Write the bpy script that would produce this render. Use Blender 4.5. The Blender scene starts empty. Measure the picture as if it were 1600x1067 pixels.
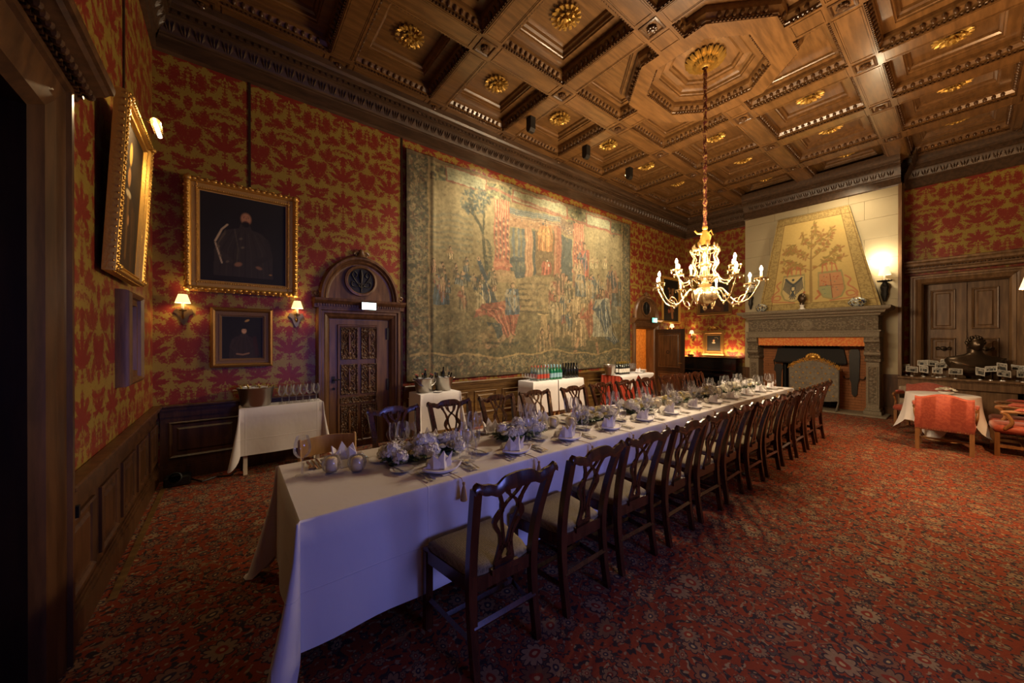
import bpy, bmesh, math, random
import numpy as np
from mathutils import Vector, Matrix
PI = math.pi
rnd = random.Random(7)
C = bpy.context.scene.collection
scene = bpy.context.scene
sin, cos = math.sin, math.cos

# ---------------------------------------------------------------- camera, world, lights, exposure
cam_data = bpy.data.cameras.new('camera'); cam = bpy.data.objects.new('camera', cam_data); C.objects.link(cam)
cam_data.sensor_width = 36; cam_data.lens = 558.05 / 1600 * 36; cam_data.clip_start = .02
cam.location = (0, 0, 1.6); cam.rotation_euler = (math.radians(90 - .118), 0, math.radians(51.84 - 90))
scene.camera = cam
vs = scene.view_settings
vs.view_transform = 'Standard'; vs.look = 'None'; vs.gamma = 1; vs.use_curve_mapping = False; vs.exposure = 0.87
cy = scene.cycles
cy.max_bounces = 7; cy.diffuse_bounces = 3; cy.glossy_bounces = 3; cy.transmission_bounces = 4
cy.transparent_max_bounces = 32; cy.sample_clamp_indirect = 3.0; cy.caustics_reflective = False; cy.caustics_refractive = False
cy.use_denoising = True; cy.use_light_tree = True
world = bpy.data.worlds.new('dusk'); scene.world = world; world.use_nodes = True
world.node_tree.nodes['Background'].inputs[0].default_value = (.10, .16, .5, 1)
world.node_tree.nodes['Background'].inputs[1].default_value = .5

WARM = (1, .75, .47)
def light(name, kind, loc, power, col=WARM, size=.03, target=None, spot=None, blend=.6, shape=None):
    l = bpy.data.lights.new(name, kind); l.energy = power; l.color = col
    if kind == 'AREA':
        l.shape = 'RECTANGLE' if shape else 'SQUARE'; l.size = size if not shape else shape[0]
        if shape: l.size_y = shape[1]
    else: l.shadow_soft_size = size
    if spot: l.spot_size = math.radians(spot); l.spot_blend = blend
    o = bpy.data.objects.new(name, l); C.objects.link(o); o.location = loc
    if target is not None:
        o.rotation_euler = (Vector(target) - Vector(loc)).to_track_quat('-Z', 'Y').to_euler()
    return o
# dusk daylight through the bay window behind the camera
wd_ = light('window_daylight', 'AREA', (1.95, -1.93, 1.15), 7.0, (.27, .30, 1), target=(2.0, 3, .8), shape=(1.3, .85)); wd_.data.spread = math.radians(80)
# spotlights fixed on the ceiling beams, aimed at the tapestry
for i, x in enumerate((4.13, 5.6, 7.08)):
    light('beam_spotlight', 'SPOT', (x, 4.62, 5.2), (230, 180, 180)[i], (1, .84, .62), .05, (x - (.35, -.1, -.1)[i], 5.6, 2.9), 100, .9)
# spotlight washing the chimney breast
light('breast_spotlight', 'SPOT', (10.2, 1.6, 5.2), 75, (1, .76, .46), .05, (11.1, 1.9, 3.5), 120, 1.0)
light('bracket_lamp_light', 'POINT', (10.98, 1.16, 3.36), 13, (1, .80, .52), .04)
LX, LY = 5.595, 2.43          # chandelier axis
BULB_W = 40.0

# ---------------------------------------------------------------- node helpers
NT = None
class S:
    def __init__(s, k): s.k = k
    def __add__(a, b): return mth('ADD', a, b)
    __radd__ = __add__
    def __sub__(a, b): return mth('SUBTRACT', a, b)
    def __rsub__(a, b): return mth('SUBTRACT', b, a)
    def __mul__(a, b): return mth('MULTIPLY', a, b)
    __rmul__ = __mul__
    def __truediv__(a, b): return mth('DIVIDE', a, b)
def ins(n, i, v):
    if v is None: return
    if isinstance(v, S): NT.links.new(v.k, n.inputs[i])
    else: n.inputs[i].default_value = v
def mth(op, a, b=None, c=None, clamp=False):
    n = NT.nodes.new('ShaderNodeMath'); n.operation = op; n.use_clamp = clamp
    ins(n, 0, a); ins(n, 1, b); ins(n, 2, c); return S(n.outputs[0])
def vm(op, a, b=None):
    n = NT.nodes.new('ShaderNodeVectorMath'); n.operation = op
    ins(n, 0, a); ins(n, 1, b); return S(n.outputs[1] if op in ('DOT_PRODUCT', 'LENGTH', 'DISTANCE') else n.outputs[0])
def comb(x, y, z=0.0):
    n = NT.nodes.new('ShaderNodeCombineXYZ'); ins(n, 0, x); ins(n, 1, y); ins(n, 2, z); return S(n.outputs[0])
def sep(v):
    n = NT.nodes.new('ShaderNodeSeparateXYZ'); ins(n, 0, v); return [S(o) for o in n.outputs]
def pos():
    return S(NT.nodes.new('ShaderNodeNewGeometry').outputs['Position'])
def objc():
    return S(NT.nodes.new('ShaderNodeTexCoord').outputs['Object'])
def noise(v, scale, detail=2.0, rough=.5):
    n = NT.nodes.new('ShaderNodeTexNoise'); ins(n, 'Vector', v); n.inputs['Scale'].default_value = scale
    n.inputs['Detail'].default_value = detail; n.inputs['Roughness'].default_value = rough; return S(n.outputs[0])
def voro(v, scale, feature='F1', rand=1.0, dim='2D'):
    n = NT.nodes.new('ShaderNodeTexVoronoi'); n.voronoi_dimensions = dim; n.feature = feature
    ins(n, 'Vector', v); n.inputs['Scale'].default_value = scale; n.inputs['Randomness'].default_value = rand
    return S(n.outputs['Distance']), S(n.outputs['Color']) if feature == 'F1' else None, S(n.outputs['Position']) if feature == 'F1' else None
def col4(c): return (c[0], c[1], c[2], 1) if len(c) == 3 else c
def mixc(f, a, b, blend='MIX'):
    n = NT.nodes.new('ShaderNodeMix'); n.data_type = 'RGBA'; n.blend_type = blend
    ins(n, 0, f); ins(n, 6, a if isinstance(a, S) else col4(a)); ins(n, 7, b if isinstance(b, S) else col4(b)); return S(n.outputs[2])
def sstep(v, a, b):
    n = NT.nodes.new('ShaderNodeMapRange'); n.interpolation_type = 'SMOOTHSTEP'
    ins(n, 0, v); n.inputs[1].default_value = a; n.inputs[2].default_value = b; return S(n.outputs[0])
def stretch(v, sc):
    return vm('MULTIPLY', v, sc)
MATS = {}
def mat(name, color=(.5, .5, .5), rough=.5, metal=0.0, fn=None, bump=None, bstr=.3, bdist=.01, spec=None, emis=None, estr=0, trans=0, sheen=0, coat=0, sss=0):
    """fn() may return a colour socket; bump() a height socket"""
    global NT
    m = bpy.data.materials.new(name); m.use_nodes = True; NT = m.node_tree
    p = NT.nodes['Principled BSDF']
    if fn:
        r = fn()
        if isinstance(r, tuple): c, rg = r; ins(p, 'Roughness', rg)
        else: c = r; p.inputs['Roughness'].default_value = rough
        ins(p, 'Base Color', c)
    else: p.inputs['Base Color'].default_value = col4(color); p.inputs['Roughness'].default_value = rough
    p.inputs['Metallic'].default_value = metal
    if spec is not None: p.inputs['Specular IOR Level'].default_value = spec
    if emis: p.inputs['Emission Color'].default_value = col4(emis); p.inputs['Emission Strength'].default_value = estr
    if trans: p.inputs['Transmission Weight'].default_value = trans
    if sheen: p.inputs['Sheen Weight'].default_value = sheen
    if coat: p.inputs['Coat Weight'].default_value = coat; p.inputs['Coat Roughness'].default_value = .15
    if bump:
        b = NT.nodes.new('ShaderNodeBump'); b.inputs['Strength'].default_value = bstr; b.inputs['Distance'].default_value = bdist
        ins(b, 'Height', bump()); NT.links.new(b.outputs[0], p.inputs['Normal'])
    MATS[name] = m; return m

def wood(name, dark, lightc, rough=.4, sc=(14, 14, 1.6), coat=0, world=False):
    def f():
        v = stretch(pos() if world else objc(), sc)
        n = noise(v, 1.6, 4, .6)
        return mixc(sstep(n, .3, .72), dark, lightc)
    return mat(name, fn=f, rough=rough, coat=coat)

# ---- damask: mirrored repeat of palmettes, crowns, tulips and scrolling leaves
def damask(axis):
    def f():
        P = sep(pos()); u = P[0] if axis == 'x' else P[1]; z = P[2]
        x = mth('PINGPONG', u + 3.4 + (.06 if axis == 'x' else .14), .34)
        y = mth('FLOORED_MODULO', z + (-.05), 1.255)
        q = comb(x, y)
        best = None
        def add(v):
            nonlocal best
            best = v if best is None else mth('MAXIMUM', best, v)
        def leaf(x0, y0, ang, ln, w):
            a = math.radians(ang); d = vm('SUBTRACT', q, (x0, y0, 0))
            s = vm('DOT_PRODUCT', d, (cos(a) / ln, sin(a) / ln, 0)); t = vm('DOT_PRODUCT', d, (-sin(a), cos(a), 0))
            b = mth('MULTIPLY', s * 4 * w, 1 - s)
            add(b - mth('ABSOLUTE', t))
        def fan(x0, y0, R, n, ax, half):
            a = math.radians(ax); d = vm('SUBTRACT', q, (x0, y0, 0))
            c = vm('DOT_PRODUCT', d, (cos(a), sin(a), 0)); s = vm('DOT_PRODUCT', d, (-sin(a), cos(a), 0))
            th = mth('ARCTAN2', s, c); pet = mth('ABSOLUTE', mth('COSINE', th * (n * 1.25))) * .74 + mth('ABSOLUTE', mth('COSINE', th * (n * 5.0))) * .26
            lim = 1.05 - mth('POWER', mth('ABSOLUTE', th) / math.radians(half), 5.0)
            add(mth('MULTIPLY', pet * (R * .66) + R * .34, lim) - vm('LENGTH', d))
        # palmette over a stem
        fan(0, 1.06, .20, 3.5, 90, 178); leaf(0, 1.06, -90, .46, .022)
        leaf(.015, .93, 12, .15, .05); leaf(.12, .90, -95, .10, .04)
        leaf(0, .66, 90, .15, .06)
        # winged crown
        leaf(.03, .64, 24, .21, .07); leaf(.13, .66, -12, .16, .05)
        # diagonal stem with a plume, column with hanging leaves
        leaf(.22, .78, 232, .24, .024); leaf(.20, .75, 82, .27, .07); leaf(.20, .76, 32, .17, .06); leaf(.33, .82, 215, .14, .04)
        leaf(.345, 1.04, 253, .26, .030); fan(.34, 1.08, .15, 3.0, 95, 140); leaf(.34, 1.17, 165, .18, .05)
        leaf(.34, .50, 90, .20, .05)
        # tulips and scrolling acanthus
        leaf(.20, .34, 92, .25, .065); leaf(.20, .35, 55, .20, .06); leaf(.19, .35, 130, .20, .055)
        leaf(.22, .36, -62, .25, .075); leaf(.23, .36, 206, .26, .04); leaf(.34, .18, 110, .18, .06)
        fan(0, .50, .19, 2.5, -90, 60)
        fan(0, .13, .24, 4.5, 90, 100); fan(.34, .10, .15, 3.0, 90, 105); leaf(0, .15, -90, .13, .03); leaf(.34, .12, -90, .12, .05); leaf(.17, .02, 62, .20, .05); leaf(.17, .02, 130, .16, .045)
        cr = vm('DISTANCE', q, (0, .26, 0)); cr = .020 - mth('ABSOLUTE', cr - .31)
        add(mth('MINIMUM', cr, .18 - x))
        vd = voro(q, 38)[0]; vd2 = voro(q, 84)[0]
        val = best + (vd - .52) * .062 + (vd2 - .4) * .026
        m = sstep(val, 0, .004)
        vein = mth('MULTIPLY', sstep(val, .015, .0175), 1 - sstep(val, .0195, .022))
        m = m - vein * .7
        w = noise(comb(u * 3, z * 40, 0), 12, 1)
        red = mixc(w, (.185, .020, .012), (.27, .038, .022)); gold = mixc(w, (.25, .17, .026), (.36, .25, .05))
        return mixc(m, gold, red)
    return f
mat('damask_x', fn=damask('x'), rough=.42, spec=.35)
mat('damask_y', fn=damask('y'), rough=.42, spec=.35)

def carpet_fn():
    p = pos(); w = noise(p, 5, 2); q = vm('ADD', p, comb((w - .5) * .1, (noise(vm('ADD', p, (7, 3, 0)), 5, 2) - .5) * .1))
    base = mixc(noise(p, 1.4, 2), (.21, .032, .013), (.36, .070, .026))
    base = mixc(sstep(noise(q, 26, 1), .55, .60), base, (.035, .028, .03))
    base = mixc(sstep(noise(vm('ADD', q, (3, 1, 0)), 34, 1), .61, .66), base, (.36, .26, .14))
    vine = mth('ABSOLUTE', noise(vm('ADD', q, (11, 5, 0)), 3.2, 0) - .5)
    base = mixc((1 - sstep(vine, .003, .008)) * .6, base, (.30, .20, .10))
    def flowers(base, sc, R, n, c1, c2, c3, off, keep):
        a = vm('ADD', q, off); d, col, ps = voro(a, sc, rand=.75)
        l = vm('SUBTRACT', stretch(a, (1, 1, 0)), ps); lx, ly, _ = sep(l); r = mth('SQRT', lx * lx + ly * ly)
        cr, cg, cb = sep(col)
        th = mth('ARCTAN2', ly, lx); pet = mth('ABSOLUTE', mth('COSINE', th * (n / 2) + cr * 6))
        Rr = (cb * .45 + .65) * R
        o = r / Rr
        body = 1 - sstep(o - pet * .30, .62, .68)
        core = 1 - sstep(o, .30, .36); dots = 1 - sstep(o, .12, .16)
        edge = mth('MULTIPLY', sstep(o - pet * .30, .50, .54), body)
        c = mixc(cg, c1, c2)
        on = mth('GREATER_THAN', cr, 1 - keep)
        base = mixc(mth('MULTIPLY', body, on), base, c)
        base = mixc(mth('MULTIPLY', edge, on), base, (.03, .02, .03))
        base = mixc(mth('MULTIPLY', core, on), base, c3)
        return mixc(mth('MULTIPLY', dots, on), base, (.5, .36, .16))
    base = flowers(base, 13, .036, 6, (.30, .18, .09), (.07, .055, .05), (.22, .03, .02), (.7, .2, 0), .5)
    base = flowers(base, 7.5, .062, 8, (.34, .21, .11), (.22, .08, .04), (.05, .04, .05), (2.3, 1.7, 0), .5)
    base = flowers(base, 4.0, .085, 10, (.36, .24, .13), (.16, .07, .035), (.28, .04, .02), (.2, .9, 0), .55)
    sp = noise(p, 90, 1)
    return mixc(sp * .5, base, (.05, .03, .02))
mat('carpet', fn=carpet_fn, rough=.95, spec=.1, bump=lambda: noise(pos(), 260, 2), bstr=.5, bdist=.004)

wood('wainscot_oak', (.045, .018, .006), (.115, .05, .017), .38, (10, 10, 1.2), world=True)
wood('door_oak', (.09, .04, .015), (.20, .095, .035), .4, (12, 12, 1.2), world=True)
wood('right_oak', (.13, .066, .027), (.26, .145, .066), .42, (12, 12, 1.2), world=True)
wood('dark_door', (.018, .007, .003), (.04, .016, .007), .4, (10, 10, 1))
wood('ceiling_oak', (.10, .046, .014), (.185, .088, .028), .30, (1.5, 12, 12), world=True, coat=.3)
wood('ceiling_moulding', (.055, .024, .009), (.10, .047, .018), .28, (8, 8, 8), world=True)
wood('cornice_oak', (.045, .024, .012), (.09, .048, .024), .4, (2, 12, 12), world=True)
wood('mahogany', (.028, .007, .003), (.075, .020, .007), .26, (16, 16, 2), coat=.4)
wood('beech', (.42, .23, .09), (.58, .35, .15), .4)
wood('armchair_wood', (.16, .065, .02), (.28, .13, .045), .4)
wood('pew_wood', (.09, .045, .012), (.19, .105, .03), .4, (2, 12, 12), world=True)
mat('gilt', (.66, .38, .08), .38, .65, bump=lambda: noise(objc(), 60, 3), bstr=.35, bdist=.006)
mat('gilt_dull', (.25, .13, .035), .45, .5, bump=lambda: noise(objc(), 50, 3), bstr=.35, bdist=.006)
mat('gilt_antique', (.50, .29, .06), .38, .6, bump=lambda: noise(objc(), 60, 3), bstr=.4, bdist=.006)
mat('brass', (.82, .62, .32), .24, .9)
mat('old_brass', (.28, .19, .07), .35, 1.0)
mat('silver', (.62, .58, .52), .22, 1.0)
mat('steel', (.48, .45, .40), .30, 1.0, bump=lambda: noise(stretch(objc(), (1, 1, 14)), 5, 2), bstr=.1, bdist=.005)
def linen_bump():
    p = pos(); x, y, z = sep(p)
    def crease(c, per, off): return 1 - sstep(mth('ABSOLUTE', mth('FLOORED_MODULO', c + off, per) - per / 2), 0, .006)
    k = mth('MAXIMUM', crease(x, .76, .25), crease(z, .8, .77))
    return noise(stretch(p, (1, 1, .6)), 5, 3) + k * .35
mat('linen', (.72, .68, .66), .85, sheen=.1, bump=linen_bump, bstr=.3, bdist=.02)
mat('napkin_linen', (.80, .77, .78), .8)
mat('china', (.80, .78, .74), .15, coat=.5)
mat('paper', (.75, .72, .65), .8)
mat('wax', (.82, .68, .44), .5)
mat('white_candle', (.85, .78, .65), .5)
mat('rosewood_gold', (.42, .23, .05), .5, .2)
mat('iron', (.03, .026, .022), .5, .6)
mat('black', (.008, .008, .008), .4)
mat('black_lacquer', (.006, .005, .005), .12, coat=.6)
mat('bronze', (.09, .06, .036), .33, .7, bump=lambda: noise(objc(), 14, 2), bstr=.2)
mat('red_velvet', (.20, .012, .012), .7, sheen=.4)
mat('pewter', (.16, .14, .11), .45, .6, bump=lambda: noise(objc(), 40, 3), bstr=.5, bdist=.01)
def seatf():
    v = stretch(objc(), (1, 1, .3)); d, c, p_ = voro(v, 95, dim='3D', rand=.3)
    return mixc(sstep(d, .36, .5), (.105, .075, .03), (.19, .14, .066))
mat('seat_fabric', fn=seatf, rough=.8)
def redf():
    n = noise(objc(), 30, 2); return mixc(sstep(n, .48, .55), (.28, .040, .016), (.34, .062, .026))
mat('red_damask', fn=redf, rough=.6, sheen=.2)
mat('red_cloth', (.42, .05, .022), .7)
mat('orange_cloth', fn=lambda: mixc(sstep(noise(pos(), 24, 2), .48, .54), (.70, .17, .035), (.75, .30, .06)), rough=.7)
def stonef():
    n = noise(pos(), 7, 5, .65); m = noise(pos(), 45, 3)
    return mixc(sstep(m, .3, .8), mixc(n, (.15, .12, .078), (.23, .185, .125)), (.27, .225, .155))
mat('mantel_stone', fn=stonef, rough=.75, bump=lambda: noise(pos(), 30, 4), bstr=.5, bdist=.01)
mat('carved_stone', fn=lambda: mixc(sstep(voro(pos(), 22, dim='3D')[0], .30, .52), stonef(), (.13, .10, .065)), rough=.75, bump=lambda: voro(pos(), 24, dim='3D')[0], bstr=.9, bdist=.02)  # darker gaps between cells paint in the shading of the carved relief
mat('ashlar', fn=lambda: mixc(noise(pos(), 1.2, 4), (.36, .30, .18), (.52, .45, .29)), rough=.7, bump=lambda: noise(pos(), 6, 3), bstr=.3, bdist=.02)
mat('brick', fn=lambda: mixc(noise(pos(), 9, 2), (.22, .075, .025), (.36, .14, .045)), rough=.8)
mat('soot', (.012, .01, .009), .8)
mat('screen_fabric', fn=lambda: mixc(sstep(noise(pos(), 26, 3), .4, .6), (.13, .11, .08), (.20, .17, .12)), rough=.6)
mat('carving_x', fn=lambda: mixc(sstep(noise(pos(), 20, 3), .4, .65), (.06, .027, .011), (.14, .068, .026)), rough=.45, bump=lambda: voro(pos(), 34, dim='3D')[0], bstr=1, bdist=.02)
mat('maiolica', fn=lambda: mixc(sstep(noise(objc(), 22, 2), .48, .52), mixc(sstep(noise(objc(), 37, 1), .5, .54), (.03, .04, .10), (.35, .25, .04)), (.42, .45, .40)), rough=.15)
mat('petal_white', (.82, .78, .66), .7, bump=lambda: voro(objc(), 70, dim='3D')[0], bstr=.6, bdist=.006)
mat('petal_lilac', (.76, .72, .68), .7, bump=lambda: voro(objc(), 70, dim='3D')[0], bstr=.6, bdist=.006)
mat('petal_cream', (.78, .68, .38), .6)
mat('petal_yellow', (.72, .58, .16), .6)
mat('leaf_green', (.035, .07, .022), .5)
mat('leaf_grey', (.15, .18, .12), .6)
mat('water_green', (.008, .15, .06), .08, coat=.5)
mat('bottle_black', (.010, .010, .008), .08, coat=.5)
mat('bottle_clear', (.16, .21, .18), .08, coat=.5)
mat('label_blue', (.30, .52, .62), .6)
mat('label_red', (.50, .07, .04), .6)
mat('foil_red', (.50, .10, .06), .4)
mat('foil_gold', (.55, .40, .10), .3, .8)
mat('ice', (.62, .64, .66), .3)
mat('ochre_wall', fn=lambda: mixc(sstep(noise(pos(), 14, 3), .42, .58), (.55, .27, .05), (.68, .38, .09)), rough=.7)
mat('plaster', (.10, .07, .05), .8)
mat('shade_paper', (.75, .62, .40), .8, emis=(1, .62, .26), estr=1.0)
mat('shade_far', (.75, .62, .45), .8, emis=(1, .72, .42), estr=.7)
mat('bulb', (1, .8, .5), .5, emis=(1, .82, .55), estr=70)
mat('lamp_glow', (1, .8, .5), .5, emis=(1, .72, .36), estr=14)
mat('exit_white', (.8, 1, .95), .5, emis=(.72, 1, .95), estr=2.6)
mat('exit_green', (.1, .5, .3), .5, emis=(.25, .80, .62), estr=.8)
mat('cord_gold', (.42, .24, .07), .6)
mat('rope', fn=lambda: mixc(sstep(noise(pos(), 38, 2), .50, .55), (.09, .010, .010), (.36, .20, .06)), rough=.6)

def glassmat(name, tint, rough=.02, fac=.55, base=.03):
    global NT
    m = bpy.data.materials.new(name); m.use_nodes = True; NT = m.node_tree; NT.nodes.remove(NT.nodes['Principled BSDF'])
    out = NT.nodes['Material Output']
    t = NT.nodes.new('ShaderNodeBsdfTransparent'); t.inputs[0].default_value = col4(tint)
    g = NT.nodes.new('ShaderNodeBsdfGlossy'); g.inputs['Roughness'].default_value = rough
    lw = NT.nodes.new('ShaderNodeLayerWeight'); lw.inputs[0].default_value = .30
    mx = NT.nodes.new('ShaderNodeMixShader')
    ins(mx, 0, S(lw.outputs['Fresnel']) * fac + base)
    df = NT.nodes.new('ShaderNodeBsdfDiffuse'); df.inputs[0].default_value = (.9, .9, .9, 1); m2 = NT.nodes.new('ShaderNodeMixShader'); m2.inputs[0].default_value = .35  # white diffuse share pales the rims, standing in for refracted light
    NT.links.new(g.outputs[0], m2.inputs[1]); NT.links.new(df.outputs[0], m2.inputs[2]); NT.links.new(t.outputs[0], mx.inputs[1]); NT.links.new(m2.outputs[0], mx.inputs[2])
    NT.links.new(mx.outputs[0], out.inputs[0]); MATS[name] = m; return m
glassmat('glass', (.95, .95, .96)); glassmat('globe_glass', (.93, .93, .93), .02, .8, .07); glassmat('window_glass', (.9, .93, 1))
def paintmat(name, rough, coat=0, bump=False):
    def f():
        n = NT.nodes.new('ShaderNodeVertexColor'); n.layer_name = 'Col'; return S(n.outputs[0])
    return mat(name, fn=f, rough=rough, coat=coat, bump=(lambda: noise(stretch(pos(), (1, 1, 1)), 120, 2)) if bump else None, bstr=.3, bdist=.004)
paintmat('painted_canvas', .62); paintmat('painted_fabric', .9, bump=True); paintmat('painted_plaster', .8); paintmat('photo_print', .5)

# ---------------------------------------------------------------- mesh helpers
class MB:
    def __init__(s, M=None): s.v = []; s.f = []; s.M = M
    def P(s, x, y, z):
        s.v.append(tuple(s.M @ Vector((x, y, z))) if s.M is not None else (x, y, z)); return len(s.v) - 1
    def box(s, x0, y0, z0, x1, y1, z1):
        i = [s.P(x, y, z) for z in (z0, z1) for x, y in ((x0, y0), (x1, y0), (x1, y1), (x0, y1))]
        s.f += [(i[3], i[2], i[1], i[0]), (i[4], i[5], i[6], i[7])] + [(i[k], i[(k + 1) % 4], i[4 + (k + 1) % 4], i[4 + k]) for k in range(4)]
        return s
    def bbox(s, x0, y0, z0, x1, y1, z1, b=.01):
        """box with chamfered top and side edges"""
        rows = [(0, b), (b, 0), (None, 0), (None, b)]
        zz = [z0, z0 + b, z1 - b, z1]; ii = [b, 0, 0, b]; R = []
        for z, i in zip(zz, ii):
            c = b * .7
            pts = [(x0 + i + c, y0 + i), (x1 - i - c, y0 + i), (x1 - i, y0 + i + c), (x1 - i, y1 - i - c), (x1 - i - c, y1 - i), (x0 + i + c, y1 - i), (x0 + i, y1 - i - c), (x0 + i, y0 + i + c)]
            R.append([s.P(x, y, z) for x, y in pts])
        s.loft(R, True); s.f += [tuple(reversed(R[0])), tuple(R[-1])]; return s
    def loft(s, R, closed=True):
        for a, b in zip(R, R[1:]):
            n = len(a)
            for k in range(n if closed else n - 1): s.f.append((a[k], a[(k + 1) % n], b[(k + 1) % n], b[k]))
    def lathe(s, prof, n=16, c=(0, 0, 0), M=None, a0=0, a1=2 * PI):
        R = []; full = abs(a1 - a0 - 2 * PI) < 1e-6
        for r, z in prof:
            row = []
            for k in range(n if full else n + 1):
                a = a0 + (a1 - a0) * k / n; p = Vector((r * cos(a), r * sin(a), z))
                if M is not None: p = M @ p
                row.append(s.P(p.x + c[0], p.y + c[1], p.z + c[2]))
            R.append(row)
        s.loft(R, full); return s
    def ball(s, c, r, nu=10, nv=6, M=None):
        rx, ry, rz = r if isinstance(r, tuple) else (r, r, r); R = []
        for j in range(nv + 1):
            t = PI * j / nv; row = []
            for k in range(nu):
                a = 2 * PI * k / nu; p = Vector((rx * max(.01, sin(t)) * cos(a), ry * max(.01, sin(t)) * sin(a), -rz * cos(t)))
                if M is not None: p = M @ p
                row.append(s.P(c[0] + p.x, c[1] + p.y, c[2] + p.z))
            R.append(row)
        s.loft(R, True); return s
    def tube(s, pts, r, n=8, flat=1.0, cap=True):
        pts = [Vector(p) for p in pts]; R = []; up = Vector((0, 0, 1)); prev = None
        for i, p in enumerate(pts):
            t = (pts[min(i + 1, len(pts) - 1)] - pts[max(i - 1, 0)]).normalized()
            if prev is None:
                u = t.cross(up);
                if u.length < .05: u = t.cross(Vector((0, 1, 0)))
                u.normalize()
            else: u = (prev - t * prev.dot(t)).normalized()
            prev = u; w = t.cross(u); rr = r[i] if isinstance(r, (list, tuple)) else r
            R.append([s.P(*(p + u * rr * cos(2 * PI * k / n) + w * rr * flat * sin(2 * PI * k / n))) for k in range(n)])
        s.loft(R, True)
        if cap: s.f += [tuple(reversed(R[0])), tuple(R[-1])]
        return s
    def prism(s, poly, h0, h1, ax='z'):
        def mk(p, h): return {'z': (p[0], p[1], h), 'y': (p[0], h, p[1]), 'x': (h, p[0], p[1])}[ax]
        a = [s.P(*mk(p, h0)) for p in poly]; b = [s.P(*mk(p, h1)) for p in poly]
        s.f += [tuple(reversed(a)), tuple(b)]; s.loft([a, b], True); return s
    def ring(s, poly, prof, cap_in=False, cap_out=False, ax='z'):
        """sweep a profile [(inset, height)] round a closed polygon with mitred corners"""
        n = len(poly); P2 = [Vector(p) for p in poly]
        ar = sum(P2[i].x * P2[(i + 1) % n].y - P2[(i + 1) % n].x * P2[i].y for i in range(n)); sg = 1 if ar > 0 else -1
        def off(d):
            out = []
            for i in range(n):
                a, b, c = P2[i - 1], P2[i], P2[(i + 1) % n]; e1 = (b - a).normalized(); e2 = (c - b).normalized()
                n1 = Vector((-e1.y, e1.x)) * sg; n2 = Vector((-e2.y, e2.x)) * sg
                m = (n1 + n2); m = m / max(.2, (1 + n1.dot(n2)));  out.append(b + m * d)
            return out
        mk = {'z': lambda p, h: (p[0], p[1], h), 'y': lambda p, h: (p[0], h, p[1]), 'x': lambda p, h: (h, p[0], p[1])}[ax]
        R = [[s.P(*mk(p, h)) for p in off(d)] for d, h in prof]; s.loft(R, True)
        if cap_in: s.f.append(tuple(R[-1]))
        if cap_out: s.f.append(tuple(reversed(R[0])))
        return s
    def grid(s, fn, nu, nv, wrap=False):
        R = [[s.P(*fn(i / nu, j / nv)) for i in range(nu + (0 if wrap else 1))] for j in range(nv + 1)]
        s.loft(R, wrap); return s
    def ribbon(s, pts, w, th, M=None):
        """flat strip in the x-z plane (y = thickness) through pts with widths w"""
        pts = [Vector(p) for p in pts]; R = []
        for i, p in enumerate(pts):
            t = (pts[min(i + 1, len(pts) - 1)] - pts[max(i - 1, 0)]).normalized(); nx, nz = -t.y, t.x
            ww = (w[i] if isinstance(w, (list, tuple)) else w) / 2
            q = [(p.x + nx * ww, -th / 2, p.y + nz * ww), (p.x - nx * ww, -th / 2, p.y - nz * ww), (p.x - nx * ww, th / 2, p.y - nz * ww), (p.x + nx * ww, th / 2, p.y + nz * ww)]
            if M: q = [M(*a) for a in q]
            R.append([s.P(*a) for a in q])
        s.loft(R, True); s.f += [tuple(reversed(R[0])), tuple(R[-1])]; return s
    def build(s, name, m, parent=None, kind=None, smooth=35, loc=None, label=None):
        me = bpy.data.meshes.new(name); me.from_pydata(s.v, [], s.f)
        me.materials.append(MATS[m] if isinstance(m, str) else m)
        bm = bmesh.new(); bm.from_mesh(me); bmesh.ops.recalc_face_normals(bm, faces=bm.faces); bm.to_mesh(me); bm.free()
        if smooth:
            me.polygons.foreach_set('use_smooth', [True] * len(me.polygons)); me.set_sharp_from_angle(angle=math.radians(smooth))
        me.update(); o = bpy.data.objects.new(name, me); C.objects.link(o)
        if parent is not None: o.parent = parent
        if loc is not None: o.location = loc
        if kind: o['kind'] = kind
        if label: o['label'] = label
        return o
def crom(pts, n=6):
    """Catmull-Rom through pts"""
    P = [Vector(p) for p in pts]; P = [P[0] * 2 - P[1]] + P + [P[-1] * 2 - P[-2]]; out = []
    for i in range(1, len(P) - 2):
        a, b, c, d = P[i - 1:i + 3]
        for k in range(n):
            t = k / n; out.append(tuple(.5 * ((2 * b) + (c - a) * t + (2 * a - 5 * b + 4 * c - d) * t * t + (3 * b - a - 3 * c + d) * t ** 3)))
    out.append(tuple(P[-2])); return out
def empty(name, loc=(0, 0, 0), rz=0):
    o = bpy.data.objects.new(name, None); C.objects.link(o); o.location = loc; o.rotation_euler = (0, 0, rz); o.empty_display_size = .1; return o
def thing(name, label, cat, loc=(0, 0, 0), rz=0, group=None):
    o = empty(name, loc, rz); return tag(o, label, cat, group)
def tag(o, label, cat, group=None):
    o['label'] = label; o['category'] = cat
    if group: o['group'] = group
    return o
def structure(name, loc=(0, 0, 0)):
    o = empty(name, loc); o['kind'] = 'structure'; return o
KIDS = {}
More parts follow.
